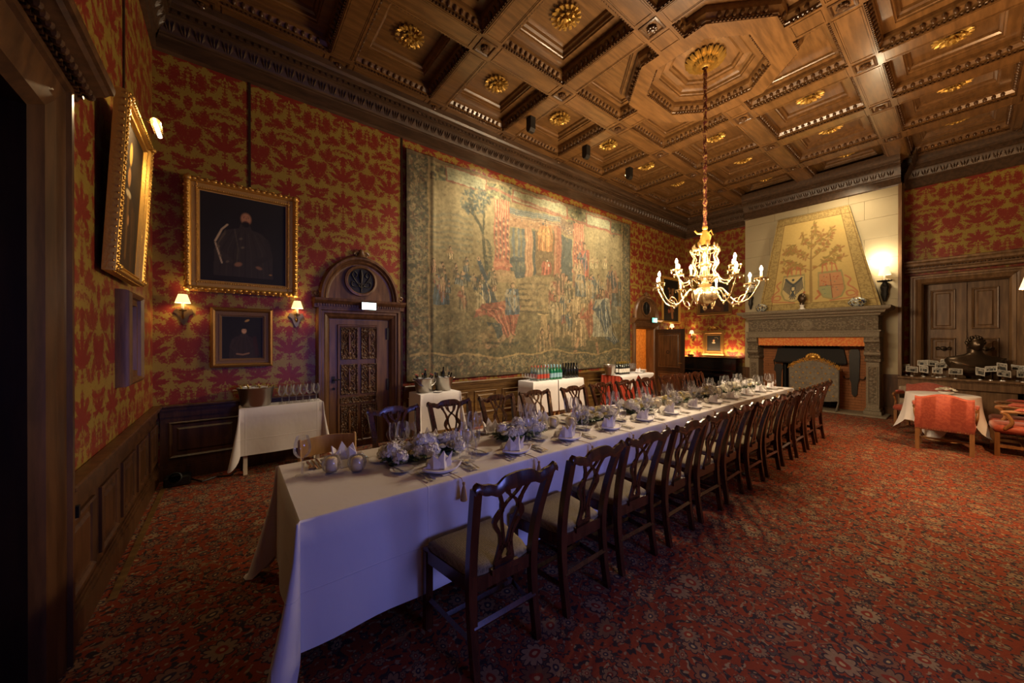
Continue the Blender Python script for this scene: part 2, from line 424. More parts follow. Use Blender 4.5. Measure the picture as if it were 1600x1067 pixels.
def dup(root, loc=None, rz=None, label=None, group=None, parent=None, kids=True):
    if root.name not in KIDS: KIDS[root.name] = [(c, [g for g in bpy.data.objects if g.parent == c]) for c in bpy.data.objects if c.parent == root]
    r = root.copy(); C.objects.link(r)
    if loc is not None: r.location = loc
    if rz is not None: r.rotation_euler = (0, 0, rz)
    if label: r['label'] = label
    if group: r['group'] = group
    if parent is not None: r.parent = parent
    if kids:
        for c, gs in KIDS[root.name]:
            k = c.copy(); C.objects.link(k); k.parent = r
            for g in gs: q = g.copy(); C.objects.link(q); q.parent = k
    return r
def inst(o, parent, loc, rot=(0, 0, 0), sc=None, name=None):
    k = o.copy(); C.objects.link(k); k.parent = parent; k.location = loc; k.rotation_euler = rot
    if sc is not None: k.scale = sc if isinstance(sc, tuple) else (sc,) * 3
    return k
ORD = 'zero first second third fourth fifth sixth seventh eighth ninth tenth eleventh twelfth thirteenth'.split()
def rect(x0, y0, x1, y1): return [(x0, y0), (x1, y0), (x1, y1), (x0, y1)]

# ---------------------------------------------------------------- painter for pictures, tapestry and mural (vertex colours)
def s2l(c): return tuple(((v / 255) / 12.92 if v / 255 < .04 else ((v / 255 + .055) / 1.055) ** 2.4) for v in c)
class Art:
    def __init__(s, asp, ny, bg, seed=1):
        s.a = asp; s.ny = ny; s.nx = int(round(asp * ny)); s.c = np.empty((s.ny + 1, s.nx + 1, 3)); s.c[:] = s2l(bg)
        s.Y, s.X = np.meshgrid(np.linspace(0, 1, s.ny + 1), np.linspace(0, asp, s.nx + 1), indexing='ij'); s.r = np.random.RandomState(seed)
    def fn(s, sc, oct=3, stx=1, sty=1):
        out = np.zeros_like(s.X); amp = 1; tot = 0
        for o in range(oct):
            gx = int(s.a * sc * stx) + 3; gy = int(sc * sty) + 3; g = s.r.rand(gy, gx)
            fx = s.X * sc * stx; fy = s.Y * sc * sty; ix = np.minimum(fx.astype(int), gx - 2); iy = np.minimum(fy.astype(int), gy - 2)
            tx = fx - ix; ty = fy - iy; tx = np.clip(tx, 0, 1); ty = np.clip(ty, 0, 1); tx = tx * tx * (3 - 2 * tx); ty = ty * ty * (3 - 2 * ty)
            out += amp * ((g[iy, ix] * (1 - tx) + g[iy, ix + 1] * tx) * (1 - ty) + (g[iy + 1, ix] * (1 - tx) + g[iy + 1, ix + 1] * tx) * ty)
            tot += amp; amp *= .55; sc *= 2
        return out / tot
    def put(s, m, col, al=1):
        m = np.clip(m, 0, 1)[..., None] * al; s.c = s.c * (1 - m) + np.array(s2l(col)) * m
    def win(s, x0, x1, y0, y1):
        f = s.ny; a, b = max(0, int(y0 * f)), min(s.ny + 1, int(y1 * f) + 2); k = s.nx / s.a; c, d = max(0, int(x0 * k)), min(s.nx + 1, int(x1 * k) + 2)
        return (slice(a, b), slice(c, d)) if a < b and c < d else None
    def putw(s, w, m, col, al):
        m = np.clip(m, 0, 1)[..., None] * al; s.c[w] = s.c[w] * (1 - m) + np.array(s2l(col)) * m
    def ell(s, x, y, rx, ry, col, ang=0, soft=.15, al=1):
        R = max(rx, ry); w = s.win(x - R, x + R, y - R, y + R)
        if w is None: return
        a = math.radians(ang); dx = s.X[w] - x; dy = s.Y[w] - y; u = dx * cos(a) + dy * sin(a); v = -dx * sin(a) + dy * cos(a)
        s.putw(w, (1 - np.sqrt((u / rx) ** 2 + (v / ry) ** 2)) / soft, col, al)
    def poly(s, pts, col, al=1, soft=None):
        w = s.win(min(p[0] for p in pts), max(p[0] for p in pts), min(p[1] for p in pts), max(p[1] for p in pts))
        if w is None: return
        x, y = s.X[w], s.Y[w]; ins_ = np.zeros(x.shape, bool); n = len(pts)
        for i in range(n):
            x1, y1 = pts[i]; x2, y2 = pts[(i + 1) % n]
            if y1 == y2: continue
            c = ((y1 > y) != (y2 > y)) & (x < (x2 - x1) * (y - y1) / (y2 - y1) + x1); ins_ ^= c
        s.putw(w, ins_.astype(float), col, al)
    def line(s, pts, w, col, al=1, taper=1):
        g = w * 1.6 + .004; W_ = s.win(min(p[0] for p in pts) - g, max(p[0] for p in pts) + g, min(p[1] for p in pts) - g, max(p[1] for p in pts) + g)
        if W_ is None: return
        X, Y = s.X[W_], s.Y[W_]; m = np.zeros_like(X); n = len(pts) - 1
        for i in range(n):
            (x1, y1), (x2, y2) = pts[i], pts[i + 1]; dx, dy = x2 - x1, y2 - y1; L = dx * dx + dy * dy + 1e-9
            ww = w * (1 + (taper - 1) * i / max(1, n)); t = np.clip(((X - x1) * dx + (Y - y1) * dy) / L, 0, 1)
            m = np.maximum(m, (ww - np.hypot(X - x1 - t * dx, Y - y1 - t * dy)) / (w * .35 + .002) + .3)
        s.putw(W_, m, col, al)
    def tint(s, f, lo=.7, hi=1.3): s.c *= (lo + (hi - lo) * f)[..., None]
    def build(s, name, fn, mname, parent=None, smooth=True, label=None):
        ny, nx = s.ny + 1, s.nx + 1; X, Y, Z = fn(s.X / s.a, s.Y); co = np.stack([X, Y, Z], -1).reshape(-1, 3)
        me = bpy.data.meshes.new(name); i = np.arange(ny * nx).reshape(ny, nx)
        q = np.stack([i[:-1, :-1], i[:-1, 1:], i[1:, 1:], i[1:, :-1]], -1).reshape(-1, 4)
        me.vertices.add(len(co)); me.vertices.foreach_set('co', co.ravel().astype(np.float32))
        me.loops.add(q.size); me.loops.foreach_set('vertex_index', q.ravel().astype(np.int32))
        me.polygons.add(len(q)); me.polygons.foreach_set('loop_start', (np.arange(len(q)) * 4).astype(np.int32))
        me.polygons.foreach_set('use_smooth', np.full(len(q), smooth)); me.update(calc_edges=True)
        at = me.color_attributes.new('Col', 'FLOAT_COLOR', 'POINT')
        rgba = np.concatenate([np.clip(s.c, 0, 1).reshape(-1, 3), np.ones((len(co), 1))], 1); at.data.foreach_set('color', rgba.ravel().astype(np.float32))
        me.materials.append(MATS[mname]); o = bpy.data.objects.new(name, me); C.objects.link(o)
        if parent is not None: o.parent = parent
        if label: o['label'] = label
        return o

# wall frames: local (u along the wall, w out into the room, z up)
XL, XR, W, XB, ZT, ZR = -.70, 11.66, 5.69, 11.16, 4.94, .85
FB = Matrix(((1, 0, 0, 0), (0, -1, 0, W), (0, 0, 1, 0), (0, 0, 0, 1)))       # back (tapestry) wall
FL = Matrix(((0, 1, 0, XL), (1, 0, 0, 0), (0, 0, 1, 0), (0, 0, 0, 1)))       # left wall (big door)
FR = Matrix(((0, -1, 0, XR), (1, 0, 0, 0), (0, 0, 1, 0), (0, 0, 0, 1)))      # right wall (fireplace)
def FBr(x): return Matrix(((0, -1, 0, x), (1, 0, 0, 0), (0, 0, 1, 0), (0, 0, 0, 1)))

# ---------------------------------------------------------------- floor
fl = structure('floor')
MB().grid(lambda u, v: (-1.6 + 14 * u, -2.2 + 10.2 * v, 0), 14, 10).build('carpet', 'carpet', fl, smooth=0)
MB().box(-.60, 3.25, 0, -.56, 5.45, .006).build('carpet_edging', 'pew_wood', fl)

# ---------------------------------------------------------------- walls
wb = structure('wall_back'); wl = structure('wall_left'); wr = structure('wall_right'); wf = structure('wall_front')
def plane_pieces(name, F, pieces, m, parent, t=.25):
    for (u0, z0, u1, z1) in pieces: MB(F).box(u0, -t, z0, u1, 0, z1).build(name, m, parent, smooth=0)
plane_pieces('wall_covering', FB, [(-.95, 0, 1.02, 5.6), (1.02, 2.0, 2.06, 5.6), (2.06, 0, 8.78, 5.6), (8.78, 1.97, 9.82, 5.6), (9.82, 0, 11.9, 5.6)], 'damask_x', wb)
plane_pieces('wall_covering', FL, [(2.55, 0, 5.69, 5.6), (-2.2, 2.65, 2.55, 5.6), (-2.2, 0, .88, 2.65)], 'damask_y', wl)
plane_pieces('wall_covering', FR, [(.62, 0, .95, 5.6), (-.95, 2.84, .62, 5.6), (3.72, 0, 5.69, 5.6), (-.95, 0, -.58, 2.84), (.95, 4.9, 3.72, 5.6)], 'damask_y', wr)
# front wall with the bay window behind the camera
fm = MB()
fm.box(3.2, -1.08, 0, 11.9, -.83, 5.6); fm.box(-.95, -1.08, 4.0, 3.2, -.83, 5.6); fm.box(3.2, -2.2, 0, 3.45, -1.08, 4.2); fm.box(-.95, -2.2, 4.0, 3.45, -.83, 4.2)
fm.box(-.95, -2.25, 0, 3.45, -2.0, .7); fm.box(-.95, -2.25, 3.2, 3.45, -2.0, 4.2); fm.box(-.95, -2.25, .7, -.1, -2.0, 3.2); fm.box(2.6, -2.25, .7, 3.45, -2.0, 3.2)
fm.build('plaster_wall', 'plaster', wf, smooth=0)
win = structure('window_1', (0, -2.1, 0))
wm = MB()
for x in (-.1, .8, 1.7, 2.52): wm.box(x, -.04, .7, x + .08, .04, 3.2)
for z in (.7, 1.9, 3.12): wm.box(-.1, -.035, z, 2.6, .035, z + .08)
wm.build('window_frame', 'dark_door', win, smooth=0)
for x in (-.02, .88, 1.78):
    for z in (.78, 1.98): MB().box(x, -.005, z, x + .82, .005, z + 1.14).build('pane', 'window_glass', win, smooth=0)

# long seams of the wall covering (dark cords)
MB(FB).box(.175, 0, 3.56, .20, .012, 4.94).build('fabric_seam', 'bronze', wb)
MB(FB).box(2.17, 0, .85, 2.20, .012, 4.9).build('fabric_seam', 'bronze', wb)
MB(FL).box(4.28, 0, 3.40, 4.31, .012, 4.94).build('fabric_seam', 'bronze', wl)

def wainscot(F, u0, u1, n, parent, m='wainscot_oak', h=ZR):
    a = MB(F); a.box(u0, 0, .0, u1, .03, h - .04); a.build('wainscot_board', m, parent, smooth=0)
    b = MB(F); b.box(u0, 0, h - .13, u1, .045, h - .05); b.box(u0, 0, h - .05, u1, .065, h - .02); b.bbox(u0, 0, h - .02, u1, .085, h + .012, .008); b.build('wainscot_rail', m, parent, smooth=0)
    c = MB(F); c.box(u0, 0, 0, u1, .06, .14); c.box(u0, 0, .14, u1, .05, .165); c.box(u0, 0, .165, u1, .04, .185); c.build('skirting_board', m, parent, smooth=0)
    w = (u1 - u0) / n
    for i in range(n):
        p = MB(F); x0, x1 = u0 + i * w + .07, u0 + (i + 1) * w - .07
        p.ring([(x0, .24), (x1, .24), (x1, h - .19), (x0, h - .19)], [(0, .03), (0, .045), (.012, .052), (.03, .040), (.035, .0315), (.07, .0315), (.09, .043)], cap_in=True, ax='y').build('wainscot_panel', m, parent, smooth=0)
wainscot(FL, 2.78, 5.69, 5, wl)
wainscot(FB, -.64, .95, 2, wb); wainscot(FB, 2.2, 8.62, 10, wb, 'pew_wood'); wainscot(FB, 10.05, 11.66, 3, wb)
wainscot(FR, 3.82, 5.63, 3, wr, 'door_oak')

# cornices
CP = [(0, 4.90), (.035, 4.925), (.035, 5.07), (.05, 5.08), (.05, 5.10), (.065, 5.115), (.12, 5.24), (.125, 5.27), (.15, 5.28), (.15, 5.35), (.17, 5.36), (.175, 5.40), (.20, 5.43), (.215, 5.50), (.215, 5.56)]
def cornice(F, u0, u1, parent, m0=0, m1=0, name='cornice', dens=1):
    b = MB(F)
    R = [[b.P(u0 + m0 * w, w, z) for w, z in CP], [b.P(u1 - m1 * w, w, z) for w, z in CP]]; b.loft(R, False); b.f += [tuple(R[0]), tuple(R[1])]
    b.build(name, 'cornice_oak', parent, smooth=20)
    lf = MB(F); n = int((u1 - u0) / .13)
    for i in range(n):
        u = u0 + .15 + i * .13
        if u > u1 - .12: break
        for k in (-1, 0, 1):
            q = [(u + k * .018, .068, 5.12), (u + k * .034 - .014, .088, 5.165), (u + k * .05, .128, 5.23), (u + k * .034 + .014, .088, 5.165), (u + k * .034, .118, 5.175)]
            ii = [lf.P(*t) for t in q]; lf.f += [(ii[0], ii[1], ii[4]), (ii[1], ii[2], ii[4]), (ii[2], ii[3], ii[4]), (ii[3], ii[0], ii[4])]
    lf.build('leaf_moulding', 'cornice_oak', parent, kind='stuff', smooth=0)
    bd = MB(F); n = int((u1 - u0) / .075)
    for i in range(n):
        u = u0 + .1 + i * .075
        if u > u1 - .1: break
        bd.box(u, .15, 5.30, u + .045, .166, 5.335)
    bd.build('bead_moulding', 'cornice_oak', parent, kind='stuff', smooth=0)
cornice(FB, XL, XR, wb, 1, 1); cornice(FL, -2.0, W, wl, 0, 1); cornice(FR, 3.72, W, wr, 0, 1); cornice(FR, -.9, .95, wr, 0, 0)
FF = Matrix(((1, 0, 0, 0), (0, 1, 0, -.83), (0, 0, 1, 0), (0, 0, 0, 1)))
cornice(FF, XL, XR, wf, 1, 1)

# ---------------------------------------------------------------- ceiling
ce = structure('ceiling')
XN = [1.2 + 1.465 * k for k in range(-1, 8)]; YN = [5.5 - 1.535 * k for k in range(5)]
ZB = 5.5; HB = .15
EGG_ = [(-.0, ZB), (.0, ZB + .02), (.012, ZB + .025), (.012, ZB + .045), (.045, ZB + .075), (.055, ZB + .10), (.055, ZB + .135), (.17, ZB + .135), (.175, ZB + .15), (.19, ZB + .155), (.20, ZB + .18), (.225, ZB + .195), (.235, ZB + .22)]
EGG = [(d, ZB + (z - ZB) * 1.4) for d, z in EGG_]
def eggs(poly, inset=.028, step=.088):
    b = MB(); n = len(poly); P2 = [Vector(p) for p in poly]
    ar = sum(P2[i].x * P2[(i + 1) % n].y - P2[(i + 1) % n].x * P2[i].y for i in range(n)); sg = 1 if ar > 0 else -1
    for i in range(n):
        a, c = P2[i], P2[(i + 1) % n]; e = (c - a); L = e.length; e.normalize(); nn = Vector((-e.y, e.x)) * sg
        k = max(1, int((L - .12) / step))
        for j in range(k):
            q = a + e * (L / 2 + (j - (k - 1) / 2) * step) + nn * inset
            b.ball((q.x, q.y, ZB + .086), (.028, .028, .044), 6, 4)
        k = max(1, int((L - .06) / (step * .5)))
        for j in range(k):
            q = a + e * (L / 2 + (j - (k - 1) / 2) * step * .5) + nn * .006; r = .012
            b.box(q.x - r, q.y - r, ZB + .006, q.x + r, q.y + r, ZB + .028)
    return b
hx, hy = (1.465 - 2 * HB) / 2, (1.535 - 2 * HB) / 2
cell = rect(-hx, -hy, hx, hy)
def rosette_mesh(R=.2, big=False):
    b = MB(); n = 16
    for lay, (rr, zz, m, ph) in enumerate([(R, 0, n, 0), (R * .62, -.035, n // 2, .2), (R * .36, -.06, 6, .5)]):
        for k in range(m):
            a = 2 * PI * k / m + ph; wd = PI / m * .92; ca, sa = cos(a), sin(a)
            def pt(r, da, z): return b.P(r * cos(a + da), r * sin(a + da), z)
            r0 = rr * .3
            i = [pt(r0, -wd * .5, zz), pt(r0, wd * .5, zz), pt(rr * .75, wd, zz - .028), pt(rr * .75, -wd, zz - .028), pt(rr * 1.0, wd * .55, zz - .052), pt(rr * 1.0, -wd * .55, zz - .052), pt(rr * .72, 0, zz - .058), pt(rr * 1.04, 0, zz - .028)]
            b.f += [(i[0], i[6], i[3]), (i[0], i[1], i[6]), (i[1], i[2], i[6]), (i[3], i[6], i[5]), (i[6], i[4], i[5]), (i[6], i[2], i[4]), (i[5], i[4], i[7])]
    b.lathe([(.001, -.10), (R * .16, -.09), (R * .2, -.06), (R * .2, 0)], 8); b.lathe([(R * .78, .0), (R * .7, -.02), (R * .5, -.02)], 16)
    return b
ros0 = rosette_mesh(.192); boss0 = MB(); boss0.lathe([(.001, -.055), (.03, -.05), (.045, -.03), (.052, 0)], 12); 
for k in range(8):
    boss0.ball((.045 * cos(k * PI / 4), .045 * sin(k * PI / 4), -.022), (.022, .022, .02), 6, 4)
boss0.ring(rect(-.12, -.12, .12, .12), [(0, 0), (0, -.012), (.02, -.016), (.035, -.002)])
cof0 = egg0 = rosO = None
OX, OY = 5.595, 2.43
for i in range(len(XN) - 1):
    for j in range(4):
        cx, cyy = (XN[i] + XN[i + 1]) / 2, (YN[j] + YN[j + 1]) / 2
        if abs(cx - OX) < 1.3 and abs(cyy - OY) < 1.3: continue
        if cof0 is None:
            b = MB(); b.ring(cell, EGG, cap_in=True)
            cof0 = b.build('coffer', 'ceiling_oak', ce, smooth=0, loc=(cx, cyy, 0)); egg0 = eggs(cell).build('egg_moulding', 'ceiling_moulding', cof0, kind='stuff', smooth=60)
            rosO = ros0.build('rosette', 'gilt_antique', cof0, smooth=20, loc=(0, 0, ZB + .308), label='gilded carved rosette')
        else:
            c = inst(cof0, ce, (cx, cyy, 0)); inst(egg0, c, (0, 0, 0)); r = inst(rosO, c, (0, 0, ZB + .308), (0, 0, rnd.random()))
# beams
def beam(L, m='ceiling_oak'):
    b = MB(); b.box(-L / 2, -HB, ZB, L / 2, HB, ZB + .5)
    for s_ in (-1, 1): b.box(-L / 2 + .03, s_ * .128 - .008, ZB - .008, L / 2 - .03, s_ * .128 + .008, ZB); b.box(-L / 2 + .03, s_ * .108 - .005, ZB - .005, L / 2 - .03, s_ * .108 + .005, ZB)
    for s_ in (-1, 1): b.box(s_ * (L / 2 - .04) - .006, -.12, ZB - .008, s_ * (L / 2 - .04) + .006, .12, ZB)
    return b
bx0 = beam(1.465 - .3).build('beam', 'ceiling_oak', ce, smooth=0); by0 = beam(1.535 - .3).build('beam', 'ceiling_oak', ce, smooth=0)
nd0 = MB(); nd0.box(-HB, -HB, ZB, HB, HB, ZB + .5); nd0 = nd0.build('beam_crossing', 'ceiling_oak', ce, smooth=0); bo0 = boss0.build('boss', 'ceiling_moulding', nd0, smooth=40, loc=(0, 0, ZB))
first = [1, 1, 1]
for j, y in enumerate(YN):
    for i, x in enumerate(XN):
        inner = abs(x - OX) < 1.3 and abs(y - OY) < 1.3
        if i < len(XN) - 1:
            mx = (XN[i] + XN[i + 1]) / 2
            if not (abs(mx - OX) < 1.3 and abs(y - OY) < 1.3):
                if first[0]: bx0.location = (mx, y, 0); first[0] = 0
                else: inst(bx0, ce, (mx, y, 0))
        if j < len(YN) - 1:
            my = (YN[j] + YN[j + 1]) / 2
            if not (abs(x - OX) < 1.3 and abs(my - OY) < 1.3):
                if first[1]: by0.location = (x, my, 0); by0.rotation_euler = (0, 0, PI / 2); first[1] = 0
                else: inst(by0, ce, (x, my, 0), (0, 0, PI / 2))
        if not inner:
            if first[2]: nd0.location = (x, y, 0); first[2] = 0
            else: n_ = inst(nd0, ce, (x, y, 0)); inst(bo0, n_, (0, 0, ZB))
# octagon and its corner coffers
ax_, ay_, sd = .78, .72, 1.12
def octo(ax, ay, s): return [(ax, -(s - ax)), (ax, s - ax), (s - ay, ay), (-(s - ay), ay), (-ax, s - ax), (-ax, -(s - ax)), (-(s - ay), -ay), (s - ay, -ay)]
op = octo(ax_, ay_, sd)
b = MB(); b.ring(op, [(0, ZB)] + EGG[1:-1] + [(.30, ZB + .28), (.31, ZB + .30), (.34, ZB + .31), (.35, ZB + .34)], cap_in=True)
oc = b.build('octagonal_coffer', 'ceiling_oak', ce, smooth=0, loc=(OX, OY, 0)); eggs(op).build('egg_moulding', 'ceiling_moulding', oc, kind='stuff', smooth=60)
med = MB()
for lay, (rr, zz, m) in enumerate([(.27, .0, 18), (.165, -.06, 14)]):
    for k in range(m):
        a = 2 * PI * k / m; wd = PI / m * .95
        def pt(r, da, z): return med.P(r * cos(a + da), r * sin(a + da), zz + z)
        rws = []
        for (r, z, wf_) in [(.25, 0, .9), (.5, -.05, 1), (.75, -.06, 1), (.92, -.035, .9), (1.02, -.005, .5)]:
            rws.append([pt(rr * r, -wd * wf_, z), pt(rr * r, -wd * wf_ * .4, z - .028), pt(rr * r, 0, z - .012), pt(rr * r, wd * wf_ * .4, z - .028), pt(rr * r, wd * wf_, z)])
        med.loft(rws, False)
med.lathe([(.04, -.14), (.07, -.12), (.08, -.07), (.06, 0)], 16)
med.build('medallion', 'gilt_antique', oc, smooth=50, loc=(0, 0, ZB + .33), label='large gilded acanthus medallion')
for sx in (-1, 1):
    for sy in (-1, 1):
        g = [(1.30, .17), (1.0, .17), (1.0, .44), (.42, 1.04), (.17, 1.04), (.17, 1.38), (1.315, 1.385)]
        g = [(1.315, .17), (.99, .17), (.99, .44), (.43, 1.02), (.17, 1.02), (.17, 1.385), (1.315, 1.385)]
        poly = [(x * sx, y * sy) for x, y in g]
        b = MB(); b.ring(poly, EGG[:7] + [(.115, ZB + .19), (.12, ZB + .21), (.135, ZB + .22), (.14, ZB + .25)], cap_in=True)
        t_ = b.build('corner_coffer', 'ceiling_oak', ce, smooth=0, loc=(OX, OY, 0)); eggs(poly).build('egg_moulding', 'ceiling_moulding', t_, kind='stuff', smooth=60)
# flat soffit between octagon, corner coffers and beams (with the openings cut out)
def filled(polys, z, name, m, parent):
    bm = bmesh.new()
    es = []
    for poly in polys:
        vv = [bm.verts.new((x, y, z)) for x, y in poly]
        for k in range(len(vv)): es.append(bm.edges.new((vv[k], vv[(k + 1) % len(vv)])))
    bmesh.ops.triangle_fill(bm, edges=es, use_beauty=True, use_dissolve=False)
    me = bpy.data.meshes.new(name); bm.to_mesh(me); bm.free(); me.materials.append(MATS[m])
    o = bpy.data.objects.new(name, me); C.objects.link(o); o.parent = parent; return o
so = MB()
for sx in (-1, 1):
    for sy in (-1, 1):
        for pl in ([(0, .72), (.17, .72), (.17, 1.385), (0, 1.385)], [(.78, 0), (1.315, 0), (1.315, .17), (.78, .17)], [(.17, .72), (.40, .72), (.30, 1.02), (.17, 1.02)],
                   [(.40, .72), (.78, .34), (.99, .44), (.43, 1.02), (.30, 1.02)], [(.78, .34), (.78, .17), (.99, .17), (.99, .44)],
                   ):
            so.f.append(tuple(so.P(OX + x * sx, OY + y * sy, ZB) for x, y in pl))
so.build('octagon_soffit', 'ceiling_oak', ce, smooth=0)
# raised framing lines on the octagon beams and slab margins
so = MB()
so.ring(octo(.96, .90, 1.38), [(0, ZB), (0, ZB - .01), (.014, ZB - .01), (.014, ZB)])
for sx in (-1, 1):
    x0, x1 = sorted((OX + sx * 1.29, OX + sx * 1.03)); so.ring(rect(x0, OY - .13, x1, OY + .13), [(0, ZB), (0, ZB - .008), (.012, ZB - .008), (.012, ZB)])
    y0, y1 = sorted((OY + sx * 1.36, OY + sx * 1.06)); so.ring(rect(OX - .13, y0, OX + .13, y1), [(0, ZB), (0, ZB - .008), (.012, ZB - .008), (.012, ZB)])
so.build('soffit_framing', 'ceiling_oak', ce, smooth=0)
mg = MB()
mg.box(-.95, -.9, ZB, XN[0] - HB, 5.9, ZB + .3); mg.box(XN[-1] + HB, -.9, ZB, 11.9, 5.9, ZB + .3)
mg.box(-.95, YN[0] + HB, ZB, 11.9, 5.9, ZB + .3); mg.box(-.95, -1.05, ZB, 11.9, YN[-1] - HB, ZB + .3); mg.box(-.95, -1.05, ZB + .46, 11.9, 5.9, ZB + .52)
mg.build('ceiling_margin', 'ceiling_oak', ce, smooth=0)

# spotlight brackets hanging under the beams
sb0 = None
for i, x in enumerate((4.13, 5.6, 7.08)):
    t = thing('beam_spotlight_box', ['dark box spotlight under the ceiling beam nearest the camera', 'dark box spotlight under the beam in the middle of the three', 'dark box spotlight under the beam farthest from the camera'][i], 'spotlight', (x, 4.72, ZB), group='box spotlights above the tapestry')
    b = MB(); b.prism([(-.06, 0), (.06, 0), (.06, -.20), (.03, -.25), (-.03, -.25), (-.06, -.20)], -.055, .055, 'x'); b.build('housing', 'iron', t, smooth=0)
    MB().lathe([(.001, 0), (.035, 0), (.035, -.01)], 12, (0, .068, -.14), Matrix.Rotation(PI / 2, 3, 'X')).build('lens', 'lamp_glow', t)
    MB().box(-.02, -.02, -.004, .02, .02, .0).build('mounting_plate', 'iron', t)

# ---------------------------------------------------------------- doors
def casing(F, u0, u1, z1, wd, parent, m, out=.09, name='casing', sill=0):
    """architrave around an opening u0..u1, 0..z1"""
    prof = [(0, .0), (0, out * .6), (.02, out), (.05, out), (.06, out * .8), (.09, out * .8), (wd * .6, out * .62), (wd * .62, out * .7), (wd - .03, out * .5), (wd - .02, out * .3), (wd, .0)]
    b = MB(F); R = []
    for d, h in prof:
        R.append([b.P(u0 - wd + d, h, sill), b.P(u0 - wd + d, h, z1 + wd - d), b.P(u1 + wd - d, h, z1 + wd - d), b.P(u1 + wd - d, h, sill)])
    b.loft(R, False); b.build(name, m, parent, smooth=20)
# door_1: the tall dark double door at the left edge
d1 = structure('door_1')
casing(FL, 1.12, 2.53, 2.63, .24, d1, 'wainscot_oak', .085)
b = MB(FL); pr = [(0, 2.84), (.07, 2.845), (.08, 2.865), (.095, 2.87), (.10, 2.885), (.135, 2.895), (.15, 2.905), (.17, 2.91), (.185, 2.925), (.20, 2.93), (.205, 2.95), (.205, 2.965), (0, 2.985)]
R = [[b.P(.75, w, z) for w, z in pr], [b.P(2.87, w, z) for w, z in pr]]; b.loft(R, False); b.f += [tuple(R[0]), tuple(R[1])]; b.build('door_cornice', 'wainscot_oak', d1, smooth=20)
b = MB(FL)
for i in range(36): b.ball((2.84 - i * .055, .118, 2.878), (.022, .022, .02), 8, 5)
for i in range(56): b.box(2.85 - i * .036, .082, 2.858, 2.85 - i * .036 - .02, .096, 2.872)
b.build('egg_moulding', 'wainscot_oak', d1, kind='stuff')
for k in range(2):
    u0 = 1.12 + k * .705
    lf = MB(FL); lf.box(u0 + .005, -.22, .01, u0 + .70, -.16, 2.63); lf = lf.build('door_leaf', 'dark_door', d1, smooth=0)
    for z0, z1 in ((.15, .45), (.55, 1.30), (1.42, 2.55)):
        MB(FL).ring([(u0 + .12, z0), (u0 + .59, z0), (u0 + .59, z1), (u0 + .12, z1)], [(0, -.16), (.01, -.135), (.03, -.14), (.035, -.156), (.06, -.156), (.08, -.142)], cap_in=True, ax='y').build('door_panel', 'dark_door', lf, smooth=0)
    MB(FL).ball((u0 + (.66 if k == 0 else .05), -.12, 1.05), (.025, .03, .025)).build('door_knob', 'old_brass', lf)
b = MB(FL); b.box(.9, -.30, 0, 2.7, -.26, 2.8); b.box(1.12, -.25, 0, 2.53, -.0, .012); b.box(2.53, -.25, 0, 2.56, 0, 2.66); b.box(1.09, -.25, 0, 1.12, 0, 2.66); b.box(1.12, -.25, 2.63, 2.53, 0, 2.66); b.build('reveal', 'dark_door', d1, smooth=0)
MB(FL).box(2.785, .06, .70, 2.81, .09, .76).build('light_switch', 'black', wl)

